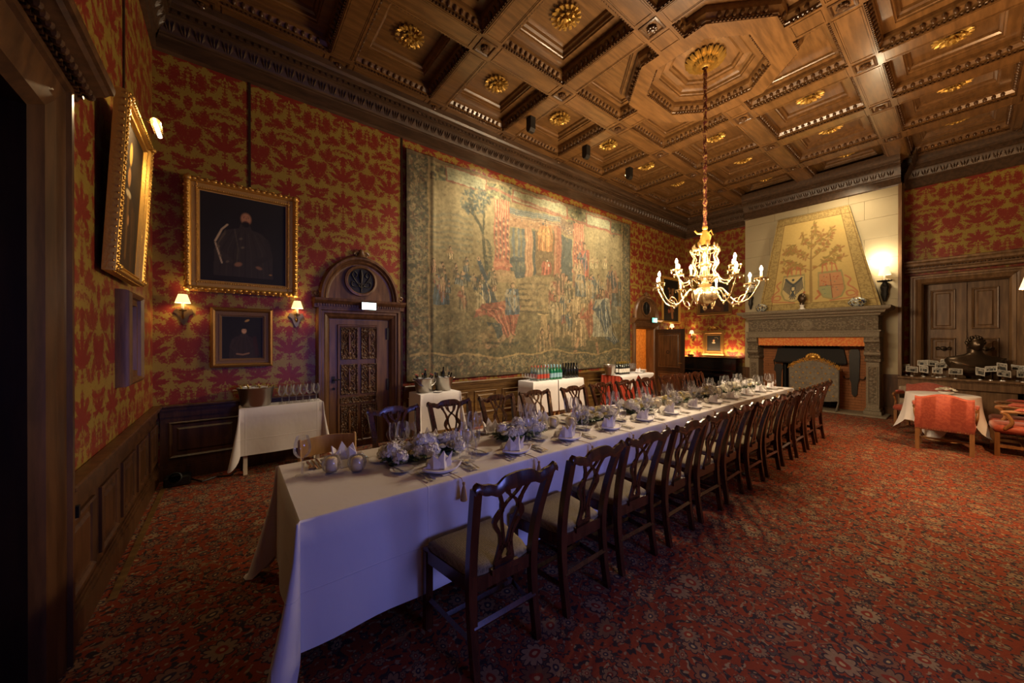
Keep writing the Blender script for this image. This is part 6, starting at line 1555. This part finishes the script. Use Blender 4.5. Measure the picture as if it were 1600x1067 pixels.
for k in range(10):
    a = 2 * PI * k / 10
    b.tube([(r * cos(a), r * sin(a), z) for r, z in ((.10, .22), (.17, .30), (.13, .40), (.18, .50), (.15, .60), (.19, .68), (.14, .74))], .009, 6)
    b.ball((.19 * cos(a + .3), .19 * sin(a + .3), .70), (.02, .02, .03), 6, 5); b.ball((.16 * cos(a), .16 * sin(a), .76), (.014, .014, .035), 6, 5)
for z, r in ((.30, .16), (.50, .17), (.69, .18)): b.tube([(r * cos(2 * PI * k / 24), r * sin(2 * PI * k / 24), z) for k in range(25)], .008, 6)
b.build('openwork_basket', 'brass', ch)
# putto figure above
b = MB(); b.tube([(0, 0, .78), (.0, .01, .84), (.01, 0, .92), (0, 0, 1.0)], [.07, .075, .05, .035], 12); b.ball((0, .0, 1.045), (.035, .04, .045), 10, 8)
b.tube([(0, .03, .97), (-.01, .10, .98), (-.02, .14, 1.03)], [.020, .015, .012], 8); b.tube([(0, -.03, .97), (.02, -.07, .91), (.04, -.05, .86)], [.020, .015, .012], 8)
b.tube([(0, .03, .84), (-.05, .06, .82), (-.06, .05, .76)], [.035, .028, .018], 8); b.tube([(0, -.03, .84), (-.05, -.05, .81), (-.05, -.05, .75)], [.035, .028, .018], 8)
for s_ in (-1, 1): b.tube([(.03, s_ * .02, .96), (.07, s_ * .06, 1.01), (.06, s_ * .09, .93)], [.012, .018, .006], 6)
b.build('putto_figure', 'gilt', ch, smooth=60, label='small gilt putto with outstretched arm')
b = MB(); b.tube([(0, 0, 1.06 + .03 * k) for k in range(int((ZB + .33 - 2.25 - 1.06) / .03) + 1)], [.024 + .006 * sin(k * 1.1) + .006 * (k % 12 == 0) for k in range(int((ZB + .33 - 2.25 - 1.06) / .03) + 1)], 10); b.build('rope_sleeve', 'rope', ch, label='dark red and gold rope sleeve')
armA = MB(); armA.tube(crom([(.10, 0, .10), (.22, 0, .12), (.30, 0, .02), (.42, 0, -.10), (.56, 0, -.06), (.66, 0, .10), (.70, 0, .20)], 6), .011, 8)
armA.tube(crom([(.42, 0, -.10), (.46, 0, -.02), (.52, 0, .0), (.54, 0, -.04)], 4), .007, 6); armA.ball((.30, 0, .02), .022, 8, 6); armA.ball((.44, 0, -.13), (.015, .015, .02), 8, 6); armA.ball((.66, 0, .10), .018, 8, 6)
armB = MB(); armB.tube(crom([(.06, 0, .30), (.16, 0, .34), (.24, 0, .24), (.34, 0, .22), (.42, 0, .32), (.43, 0, .40)], 6), .010, 8); armB.ball((.24, 0, .24), .018, 8, 6); armB.ball((.34, 0, .20), .014, 8, 6)
pan = MB(); pan.lathe([(.012, -.03), (.016, -.01), (.08, .0), (.085, .012), (.08, .012), (.02, .006), (.02, .03), (.024, .035), (.018, .038)], 18)
for k in range(6): a = 2 * PI * k / 6; pan.ball((.078 * cos(a), .078 * sin(a), -.02), (.008, .008, .016), 5, 4)
armO = bO = None; first_ = {}
def cput(key, mb, nm, m, parent, loc, rz=0, kids=None):
    if key not in first_: o = mb.build(nm, m, parent, smooth=50); first_[key] = o
    else: o = first_[key].copy(); C.objects.link(o); o.parent = parent
    o.location = loc; o.rotation_euler = (0, 0, rz); return o
cand = MB(); cand.lathe([(.013, .03), (.013, .105), (.006, .11)], 10)
bulb = MB(); bulb.lathe([(.005, .106), (.017, .122), (.019, .138), (.011, .165), (.001, .182)], 10)
for n_, arm, key, r, z, off in ((8, armA, 'arm_a', .70, .20, .17), (6, armB, 'arm_b', .43, .40, .4)):
    for k in range(n_):
        a = 2 * PI * k / n_ + off
        am = cput(key, arm, 'arm', 'brass', ch, (0, 0, 0), a)
        cput('pan', pan, 'drip_pan', 'brass', am, (r, 0, z)); cput('cand', cand, 'candle', 'white_candle', am, (r, 0, z)); cput('bulb', bulb, 'bulb', 'bulb', am, (r, 0, z))
        light('candle_light', 'POINT', (LX + r * cos(a), LY + r * sin(a), 2.25 + z + .15), BULB_W, WARM, .03)

# ================================================================ side tables along the long wall
def side_table(x0, x1, y0, y1, z, label, clabel, seed, drop=.55, cd=.72, corner=.16, under=None, sides='lrfb'):
    cx, c2 = (x0 + x1) / 2, (y0 + y1) / 2
    t = thing('side_table', label, 'table', (cx, c2, 0)); a, d = (x1 - x0) / 2, (y1 - y0) / 2
    MB().box(-a + .01, -d + .01, z - .035, a - .01, d - .01, z - .005).build('table_top', 'beech', t, smooth=0)
    for sx in (-1, 1):
        for sy in (-1, 1): MB().box(sx * (a - .05) - .02, sy * (d - .05) - .02, 0, sx * (a - .05) + .02, sy * (d - .05) + .02, z - .035).build('leg', 'white_candle' if seed == 1 else 'beech', t, smooth=0)
    c = cloth_mesh(x0, x1, y0, y1, z, drop, sides, .02, corner, cd, .006, seed, .05)
    return tag(c.build('tablecloth', 'linen', smooth=50), clabel, 'tablecloth', 'white cloths on the side tables')
side_table(.08, .95, 5.28, 5.56, .80, 'narrow side table left of the near arched door', 'white cloth over the side table left of the near arched door', 1, .56, .72, .13, sides='lrf')
side_table(2.20, 2.86, 4.98, 5.40, .80, 'small side table right of the near arched door', 'white cloth over the small side table with two ice buckets', 2, .56, .76, .13, sides='lrf')
side_table(4.45, 5.10, 5.02, 5.45, .82, 'side table with the water bottles', 'white cloth under the green water bottles', 3, .60, .78, .14, sides='lf')
side_table(5.12, 5.85, 5.02, 5.45, .82, 'side table with the dark wine bottles', 'white cloth under the row of dark wine bottles', 4, .60, .78, .14, sides='rf')
# skirted serving table in front of the far door
t = thing('serving_table', 'serving table with pleated red skirt near the far arched door', 'table', (7.62, 5.12, 0))
MB().box(-.68, -.24, .76, .68, .24, .795).build('table_top', 'beech', t, smooth=0)
b = MB(); per = []
for k in range(96):
    s_ = k / 96 * (2 * (1.38 + .50)); per.append(s_)
def peri(s_, ox):
    Wd, Dp = 1.38, .50; s_ %= 2 * (Wd + Dp)
    if s_ < Wd: return (-Wd / 2 + s_, -Dp / 2 - ox)
    s_ -= Wd
    if s_ < Dp: return (Wd / 2 + ox, -Dp / 2 + s_)
    s_ -= Dp
    if s_ < Wd: return (Wd / 2 - s_, Dp / 2 + ox)
    return (-Wd / 2 - ox, Dp / 2 - (s_ - Wd))
R = []
for z, amp in ((.79, .002), (.4, .012), (.02, .018)): R.append([b.P(*peri(s_, .004 + amp * (1 + sin(s_ * 62))), z) for s_ in [i * 3.76 / 240 for i in range(240)]])
b.loft(R, True); b.build('pleated_skirt', 'red_cloth', t, smooth=50, label='red pleated skirt')
for i, (xc, nm) in enumerate(((7.28, 'white cloth laid cornerwise over the left half of the red skirted table'), (7.98, 'white cloth laid cornerwise over the right half of the red skirted table'))):
    b = MB(); n = 24
    def cf(u, v, xc=xc):
        # square cloth laid diagonally: corners hang down at front
        s_ = (u - .5) * 1.0; q = (v - .5) * 1.0; x = (s_ - q) * .62; y = (s_ + q) * .62; z = .80 + (.0008 if xc > 7.5 else 0); yf = -.26
        if y < yf: z -= (yf - y) * .99; y = yf - .03 - .06 * min(1, (yf - y) * 3) * .3
        if y > .25: z -= 0; y = .25 - .0 * y
        X = max(7.62 - .70, min(7.62 + .70, xc + x)); return (X, 5.12 + y, z)
    b.grid(lambda u, v: cf(u, v), n, n); tag(b.build('tablecloth', 'linen', smooth=40), nm, 'tablecloth', 'white cloths on the side tables')

# ---------------------------------------------------------------- bottles, buckets, glasses on the side tables
def bottle_mesh(h=.30, r=.037, neck=.014):
    b = MB(); b.lathe([(.001, .004), (r * .9, 0), (r, .008), (r, h * .58), (r * .92, h * .64), (neck * 1.1, h * .76), (neck, h * .80), (neck, h * .95), (neck * 1.15, h * .955), (neck * 1.15, h * .985), (neck * .9, h), (.001, h)], 16); return b
def mkbottle(nm, label, body, lab, foil, h=.30, r=.037):
    t = thing(nm, label, 'bottle'); bottle_mesh(h, r).build('glass_body', body, t, smooth=50)
    if lab: MB().lathe([(r + .0008, h * .16), (r + .0008, h * .46)], 16).build('label', lab, t)
    MB().lathe([(.0155, h * (.84 if foil != 'foil_red' else .92)), (.0165, h * .96), (.0165, h + .002), (.001, h + .003)], 12).build('cap', foil, t); return t
WB = mkbottle('water_bottle', 'x', 'water_green', 'label_blue', 'label_blue', .29, .038); CB = mkbottle('water_bottle', 'x', 'bottle_clear', 'label_red', 'foil_red', .28, .036); RB = mkbottle('wine_bottle', 'x', 'bottle_black', None, 'bottle_black', .31, .038); LB = mkbottle('wine_bottle', 'x', 'bottle_black', 'paper', 'foil_gold', .30, .037)
us = {napk.name, plt_.name} | {g_.name for g_ in GL}
def pb(p, x, y, z, label, group, rz=0, rot=None, sc=None):
    if p.name not in us: us.add(p.name); o = p
    else: o = dup(p) if p.type == 'EMPTY' else p.copy()
    if o is not p and p.type != 'EMPTY': C.objects.link(o)
    o.location = (x, y, z); o.rotation_euler = rot or (0, 0, rz); o['label'] = label; o['group'] = group
    if sc: o.scale = (sc,) * 3
    return o
ZS = .8215
for r_ in range(3):
    for c_ in range(4):
        pb(WB, 5.02 + c_ * .085, 5.12 + r_ * .09, ZS, 'green water bottle with blue label in row %s, number %s from the left' % (('front', 'middle', 'back')[r_], ORD[c_ + 1]), 'green water bottles')
        pb(CB, 4.66 + c_ * .085, 5.12 + r_ * .09, ZS, 'clear water bottle with red label in row %s, number %s from the left' % (('front', 'middle', 'back')[r_], ORD[c_ + 1]), 'clear water bottles')
for r_ in range(2):
    for c_ in range(5): pb(RB, 5.47 + c_ * .082, 5.14 + r_ * .09, ZS, 'black wine bottle in the %s row on the middle side table, %s from the left' % (('front', 'back')[r_], ORD[c_ + 1]), 'black wine bottles')
for r_ in range(2):
    for c_ in range(5): pb(LB, 7.20 + c_ * .082, 5.04 + r_ * .09, .8025, 'labelled wine bottle in the %s row on the serving table, %s from the left' % (('front', 'back')[r_], ORD[c_ + 1]), 'labelled wine bottles')
def bucket(x, y, z, label, r0=.13, r1=.175, h=.23, handles=True, content='gold'):
    t = thing('ice_bucket', label, 'bucket', (x, y, z)); b = MB(); b.lathe([(.001, .004), (r0 * .95, 0), (r0, .01), (r1 * .97, h * .9), (r1, h * .92), (r1 * 1.04, h), (r1 * 1.0, h), (r1 * .93, h * .9), (r1 * .93, h * .82), (.001, h * .82)], 28); b.build('bowl', 'steel', t, smooth=50)
    for s_ in (-1, 1):
        b = MB(); b.tube([(s_ * (r1 * .98), -.03, h * .88), (s_ * (r1 + .035), -.03, h * .90), (s_ * (r1 + .035), .03, h * .90), (s_ * (r1 * .98), .03, h * .88)], .006, 6); b.build('handle', 'steel', t)
    b = MB(); q = random.Random(int(x * 10))
    for k in range(50): a = q.random() * 6.28; rr = q.random() ** .5 * r1 * .85; e = .016; px_, py_ = rr * cos(a), rr * sin(a); pz = h * .84 + q.random() * .02; b.box(px_ - e, py_ - e, pz - e, px_ + e, py_ + e, pz + e)
    b.build('ice', 'ice', t, kind='stuff', smooth=0); return t
bucket(.24, 5.42, .801, 'oval champagne bucket full of gold-capped bottles left of the row of glasses', .15, .19, .23)
bkt1 = bucket(2.36, 5.22, .801, 'ice bucket nearer the door on the small side table', .12, .165, .22)
b = MB(); b.tube([(2.36 + .165 * cos(a), 5.22 - .06 - .13 * abs(sin(a)) * .5, 1.0 - .10 * sin(a)) for a in [PI * k / 12 for k in range(13)]], .006, 6); hb = b.build('swing_handle', 'steel'); hb.parent = bkt1; hb.location = (-2.36, -5.22, -.801)
bucket(2.70, 5.24, .801, 'ice bucket farther from the door on the small side table', .12, .165, .22)
bucket(6.98, 5.17, .801, 'ice bucket on the left end of the red skirted table', .10, .14, .24)
nb = mkbottle('wine_bottle', 'x', 'bottle_black', None, 'foil_red', .30, .037); gb = mkbottle('champagne_bottle', 'x', 'bottle_black', None, 'foil_gold', .30, .04)
q = random.Random(5)
for k in range(9):
    a = 2 * PI * k / 9; pb(gb, .24 + .12 * cos(a), 5.42 + .10 * sin(a), .87, 'gold-capped bottle in the champagne bucket, %s round the rim' % ORD[k + 1], 'bottles in the champagne bucket', rot=(.2 * sin(a) * -1, .25 * cos(a), 0), sc=.62)
for k in range(6):
    a = 2 * PI * k / 6 + .3; hh = k == 4
    pb(nb, 2.36 + (.09 * cos(a) if not hh else .02), 5.22 + (.09 * sin(a) if not hh else .02), .86 + (.08 if hh else 0), 'red-capped wine bottle in the nearer ice bucket, %s round' % ORD[k + 1], 'bottles in the nearer ice bucket', rot=(-.2 * sin(a), .2 * cos(a), 0), sc=.75)
    pb(RB, 2.70 + (.09 * cos(a) if not hh else .0), 5.24 + (.09 * sin(a) if not hh else .02), .86 + (.09 if hh else 0), 'black-capped wine bottle in the farther ice bucket, %s round' % ORD[k + 1], 'bottles in the farther ice bucket', rot=(-.2 * sin(a), .2 * cos(a), 0), sc=.75)
k = 0
for r_ in range(3):
    for c_ in range(6): pb(GL[1], .50 + c_ * .078 + .01 * r_, 5.33 + r_ * .085, .801, 'wine glass in the %s row beside the champagne bucket, %s from left' % (('front', 'middle', 'back')[r_], ORD[c_ + 1]), 'glasses beside the champagne bucket')
for r_ in range(2):
    for c_ in range(6): pb(GL[3], 4.47 + c_ * .03 + .0, 5.10 + c_ * .05 * (1 if r_ else 1) - r_ * .0, ZS, 'x', 'g') if False else None
for c_ in range(4):
    for r_ in range(2): pb(GL[3], 4.50 + r_ * .075, 5.10 + c_ * .085, ZS, 'small goblet at the left end of the water bottle table, %s row, %s from front' % (('outer', 'inner')[r_], ORD[c_ + 1]), 'goblets beside the water bottles')
for r_ in range(3):
    for c_ in range(5): pb(GL[2], 7.66 + c_ * .07, 5.12 + r_ * .07, .8025, 'tall glass on the serving table in row %s, %s from left' % (('front', 'middle', 'back')[r_], ORD[c_ + 1]), 'glasses on the serving table')
for k in range(5): pb(plt_, 8.13, 5.06, .8035 + k * .012, 'white plate in the stack on the serving table, %s from the bottom' % ORD[k + 1], 'stacked plates on the serving table', sc=1.6)
pb(plt_, 2.52, 5.06, .8015, 'white plate lying in front of the two ice buckets', 'plates on the small side table')
pb(napk, 7.95, 5.02, .806, 'crumpled white napkin on the serving table', 'napkins on the serving table')
# ---------------------------------------------------------------- piano and uplighter
t = thing('upright_piano', 'black upright piano against the fireplace wall under the small portrait', 'piano', (11.27, 4.70, 0), 0)
b = MB(); b.bbox(-.18, -.72, .06, .28, .72, 1.08, .006); b.build('case', 'black_lacquer', t); MB().bbox(-.20, -.74, 1.08, .29, .74, 1.115, .008).build('lid', 'black_lacquer', t)
b = MB()
for s_ in (-1, 1): b.bbox(-.42, s_ * .70 - .03, .58, -.18, s_ * .70 + .03, .74, .01)
b.box(-.40, -.67, .58, -.18, .67, .66); b.build('key_bed', 'black_lacquer', t)
b = MB(); b.bbox(-.41, -.67, .735, -.18, .67, .75, .004); b.build('fallboard', 'black_lacquer', t)
for s_ in (-1, 1):
    MB().box(-.40, s_ * .66 - .03, 0, -.34, s_ * .66 + .03, .58).build('leg', 'black_lacquer', t, smooth=0)
MB().ring([(-.60, .80), (.60, .80), (.60, 1.02), (-.60, 1.02)], [(0, -.18), (0, -.192), (.012, -.192), (.016, -.182)], ax='x').build('front_panel', 'black_lacquer', t, smooth=0)
b = MB()
for k in range(3): b.box(-.24, -.08 + k * .07, .05, -.18, -.05 + k * .07, .07)
b.build('pedals', 'brass', t, kind='stuff', smooth=0)
t = thing('uplighter', 'small lamp behind the piano lighting the wall orange', 'lamp', (11.45, 5.52, 0)); b = MB(); b.lathe([(.06, 0), (.06, .02), (.015, .03), (.015, .85), (.05, .90), (.07, .98), (.06, .98), (.03, .92)], 14); b.build('stand', 'iron', t); MB().ball((0, 0, .95), .02, 8, 6).build('bulb', 'lamp_glow', t)
light('uplighter_light', 'POINT', (11.50, 5.50, 1.05), 20, (1, .58, .25), .04)
t = thing('added_wash_strip', 'added brass strip along the back of the piano lid for the orange wall wash', 'lamp', (11.50, 4.60, 1.116)); MB().bbox(-.012, -.5, 0, .012, .5, .02, .003).build('strip', 'old_brass', t)  # invented strip, with the area light below, to carry the orange wall wash
light('added_wash_light', 'AREA', (11.46, 4.6, 1.17), 9, (1, .62, .30), target=(11.66, 4.6, 1.75), shape=(1.1, .04))
b = MB(); b.bbox(-.05, -.08, 0, .05, .08, .07, .01); tag(b.build('metal_box', 'old_brass', loc=(11.2, 5.28, 1.117)), 'small brassy box on the left end of the piano', 'box')

# ================================================================ right side: armchairs, round table, console
def armchair(loc, rz, label):
    t = thing('armchair', label, 'chair', loc, rz, 'red upholstered armchairs')     # faces +y
    b = MB(); R = []
    for i in range(21):
        u = -1 + 2 * i / 20; x = u * .275; top = .79 + .045 * cos(u * 2.4) * (1 - abs(u) ** 4) ; yb = -.24 - .0 * u
        R.append([b.P(x, -.265, .30), b.P(x, -.285, .34), b.P(x * .99, -.32, top - .02), b.P(x * .99, -.30, top), b.P(x * .99, -.26, top), b.P(x, -.235, top - .02), b.P(x, -.20, .34), b.P(x, -.21, .30)])
    b.loft(R, True); b.f += [tuple(reversed(R[0])), tuple(R[-1])]; b.build('backrest', 'red_damask', t, smooth=50)
    b = MB()
    for i in range(24): x = -.265 + .53 * i / 23; b.ball((x, -.272, .315), .006, 5, 4)
    b.build('nail_trim', 'old_brass', t, kind='stuff')
    b = MB(); b.bbox(-.285, -.22, .32, .285, .27, .43, .03); b.build('seat', 'red_damask', t, smooth=60)
    for s_ in (-1, 1):
        MB().box(s_ * .25 - .022, -.27, 0, s_ * .25 + .022, -.225, .33).build('leg', 'armchair_wood', t, smooth=0); MB().box(s_ * .25 - .022, .215, 0, s_ * .25 + .022, .26, .33).build('leg', 'armchair_wood', t, smooth=0)
        b = MB(); b.tube(crom([(s_ * .28, .18, .38), (s_ * .295, .12, .48), (s_ * .30, .16, .58), (s_ * .30, .20, .615), (s_ * .30, .10, .63), (s_ * .29, -.10, .62), (s_ * .28, -.25, .62)], 5), .018, 8, 1.2); b.build('arm', 'armchair_wood', t)
        b = MB(); b.tube([(s_ * .297, .10, .648), (s_ * .297, .06, .66), (s_ * .29, -.10, .655), (s_ * .285, -.16, .64)], [.012, .026, .026, .012], 8); b.build('arm_pad', 'red_damask', t)
        MB().box(s_ * .25 - .012, -.225, .12, s_ * .25 + .012, .215, .155).build('stretcher', 'armchair_wood', t, smooth=0)
    MB().box(-.24, -.02, .125, .24, .01, .15).build('stretcher', 'armchair_wood', t, smooth=0); return t
armchair((8.27, .20, 0), -PI / 2, 'red armchair with its back to the camera at the small round table')
armchair((9.78, .50, 0), PI / 2 - .25, 'red armchair beyond the round table, in front of the console')
armchair((8.66, -.49, 0), 0.05, 'nearer red armchair at the right edge of the picture')
armchair((9.34, -.49, 0), 0.0, 'farther red armchair at the right edge of the picture')
t = thing('round_table', 'small round table under a white cloth between the red armchairs', 'table', (9.04, .25, 0)); MB().lathe([(.001, .70), (.39, .70), (.39, .725), (.001, .727)], 28).build('table_top', 'beech', t); MB().lathe([(.2, 0), (.2, .02), (.04, .05), (.04, .70)], 14).build('pedestal', 'beech', t)
b = MB(); R = []
for j in range(9):
    t_ = j / 8; row = []
    for k in range(96):
        a = 2 * PI * k / 96; sq = max(0, cos(4 * a + .6)) ** .8; f = .03 + .10 * sq * t_ + .03 * sin(a * 13) * t_; row.append(b.P((.395 + f * t_) * cos(a), (.395 + f * t_) * sin(a), .735 - (.44 + .22 * sq) * t_))
    R.append(row)
R0 = [b.P(.39 * .5 * cos(2 * PI * k / 96), .39 * .5 * sin(2 * PI * k / 96), .736) for k in range(96)]
b.loft([R0] + R, True); b.f.append(tuple(R0)); tag(b.build('tablecloth', 'linen', smooth=50, loc=(9.04, .25, 0)), 'white cloth on the small round table beside the red armchairs', 'tablecloth')
t = thing('flower_bowl', 'low bowl of white roses on the small round table', 'flowers', (9.02, .20, .737)); MB().lathe([(.04, 0), (.075, .02), (.09, .05), (.085, .05), (.001, .03)], 18).build('bowl', 'china', t)
for k in range(9):
    a = k * 2.4; r_ = .035 * math.sqrt(k); o = fl_protos['w'].copy(); C.objects.link(o); o.parent = t; o.location = (r_ * cos(a), r_ * sin(a), .06 + .03 * (1 - k / 9)); o.rotation_euler = (r_ * 5 * -sin(a), r_ * 5 * cos(a), k)
# console with carved ends
t = thing('console', 'long oak console table against the double doors', 'console', (11.30, .05, 0)); z = .86
MB().bbox(-.32, -.84, z - .04, .26, .84, z, .008).build('table_top', 'right_oak', t, smooth=0)
b = MB(); b.box(-.28, -.80, z - .20, .24, .80, z - .04)
for i in range(60): b.box(-.30, -.79 + i * .0265, z - .07, -.28, -.79 + i * .0265 + .014, z - .045)
b.build('frieze', 'right_oak', t, smooth=0); MB().box(-.22, -.62, .10, .20, .62, z - .2).build('back_panel', 'right_oak', t, smooth=0)
for s_ in (-1, 1):
    b = MB(); b.prism([(-.28, 0), (.24, 0), (.24, .66), (-.30, .66), (-.32, .55), (-.24, .40), (-.27, .25), (-.34, .10), (-.32, 0)], s_ * .75 - .07, s_ * .75 + .07, 'y'); b.build('carved_support', 'bronze', t, smooth=0)
# bronze bust
t = thing('bronze_bust', 'large dark bronze bust of a draped man on the console', 'bust', (11.35, -.10, .861), PI / 2 + .35)
b = MB(); R = []
for z_, rx, ry, cyy in ((.0, .08, .07, 0), (.05, .09, .08, 0), (.07, .11, .09, 0), (.12, .17, .13, 0), (.20, .225, .16, .01), (.29, .262, .17, .01), (.36, .268, .155, -.01), (.41, .245, .135, -.02), (.45, .17, .12, -.015), (.48, .095, .095, 0), (.52, .072, .08, .01), (.57, .068, .075, .015)):
    R.append([b.P((rx * (1.45 if z_ < .43 and z_ > .06 else 1.3) + .014 * sin(a * 9 + z_ * 30) * (z_ > .08) * (z_ < .42)) * cos(a), cyy + (ry + .012 * sin(a * 7 + z_ * 24) * (z_ < .42)) * sin(a), z_) for a in [2 * PI * k / 40 for k in range(40)]])
b.loft(R, True); b.build('torso', 'bronze', t, smooth=60)
b = MB()
for k in range(7): b.tube(crom([(-.36 + .03 * k, .05 + .012 * k, .40 - .015 * k), (-.18 + .04 * k, .165, .28 - .022 * k), (.08 + .03 * k, .17, .20 - .010 * k), (.34, .08, .32 - .025 * k)], 4), .020, 6)
b.build('drapery', 'bronze', t)
b = MB(); b.lathe([(.10, .42), (.085, .52), (.09, .60)], 16); head_mesh(b, (0, .03, .67), .125); b.build('head', 'bronze', t, smooth=60)
b = MB()
for k in range(60):
    a = k * 2.4; zc = 1 - 1.1 * k / 60; rr = math.sqrt(max(0, 1 - zc * zc)); x, y, z_ = rr * cos(a), rr * sin(a), zc
    if y > .45 and zc < .62: continue
    b.ball((x * .108, .02 + y * .120, .68 + z_ * .15), (.026, .026, .022), 6, 4)
b.build('curls', 'bronze', t, kind='stuff', smooth=60)
# photographs in card holders on the console
def photo_art(seed):
    A = Art(1.4, 26, (212, 206, 192), seed); r_ = A.r
    inn = (A.X > .08) & (A.X < 1.32) & (A.Y > .08) & (A.Y < .92); A.put(inn.astype(float), (168, 162, 148)); A.put(inn * (A.fn(4, 3) > .5), (96, 92, 84), .8)
    for k in range(5): x = .25 + r_.rand() * .9; A.ell(x, .36, .12, .26, (44, 42, 40), 0, .3); A.ell(x, .66, .06, .08, (196, 184, 166), 0, .4)
    return A
cpos = [(11.35, .80, 0), (11.10, .70, 0), (11.42, .57, .13), (11.14, .54, 0), (11.44, .43, .13), (11.08, .36, 0), (11.42, .27, .13), (11.2, .32, .10), (11.0, .13, .0), (11.04, -.16, 0), (11.02, -.28, .08), (11.02, -.42, .0), (11.06, -.40, .09), (11.3, -.58, .10), (11.02, -.62, 0), (11.05, -.74, .08)]
wrd = 'first second third fourth fifth sixth seventh eighth ninth tenth eleventh twelfth thirteenth fourteenth fifteenth sixteenth'.split()
for i, (x, y, dz) in enumerate(cpos):
    t = thing('photo_holder', 'black and white photograph on a metal card holder, %s from the left on the console' % wrd[i], 'photograph', (x, y, .861), (i * 37 % 10 - 5) * .05, 'photographs on the console')
    MB().lathe([(.001, .02), (.022, .018), (.025, 0)], 12).build('base', 'china', t); MB().tube([(0, 0, .01), (0, 0, .11 + dz)], .002, 5).build('stem', 'silver', t)
    w_, h_ = (.085, .062) if i % 3 else (.07, .075); A = photo_art(i); w_ *= .85 + .3 * rnd.random(); h_ *= .85 + .3 * rnd.random(); tl_ = rnd.uniform(-.035, .035); w_ *= .88; h_ *= .88
    A.build('photo', lambda u, v, w_=w_, h_=h_, dz=dz, tl_=tl_: (np.full_like(u, -.004), -(u - .5) * 2 * w_, .09 + dz + v * 2 * h_ + (u - .5) * tl_), 'photo_print', t)
    MB().box(-.003, -w_ * .9, .095 + dz, -.001, w_ * .9, .085 + dz + 2 * h_).build('backing', 'paper', t, smooth=0)
# floor lamp at the right edge
t = thing('floor_lamp', 'floor lamp with pale shade at the right edge of the picture', 'lamp', (7.1, -.56, 0))
MB().lathe([(.001, .03), (.13, .025), (.14, 0)], 20).build('base', 'old_brass', t); MB().tube([(0, 0, .02), (0, 0, 2.2)], .012, 8).build('pole', 'old_brass', t); MB().lathe([(.19, 2.19), (.13, 2.43)], 28).build('lamp_shade', 'shade_far', t); MB().ball((0, 0, 2.27), .03, 8, 6).build('bulb', 'lamp_glow', t)
light('floor_lamp_light', 'POINT', (7.1, -.56, 2.36), 150, (1, .56, .25), .04)
# black kit in the left corner
t = thing('cable_box', 'black spotlight and cables on the floor in the left corner', 'box', (-.46, 5.42, 0))
b = MB(); b.bbox(-.12, -.08, 0, .10, .08, .11, .015); b.tube([(.1, .02, .03), (.2, -.1, .015), (.32, .0, .012), (.45, -.06, .012), (.5, .1, .012)], .009, 6); b.build('body', 'black', t); MB().lathe([(.05, 0), (.06, .09), (.05, .10)], 14, (-.02, -.07, .09), Matrix.Rotation(1.2, 3, 'X')).build('lamp_head', 'black', t)
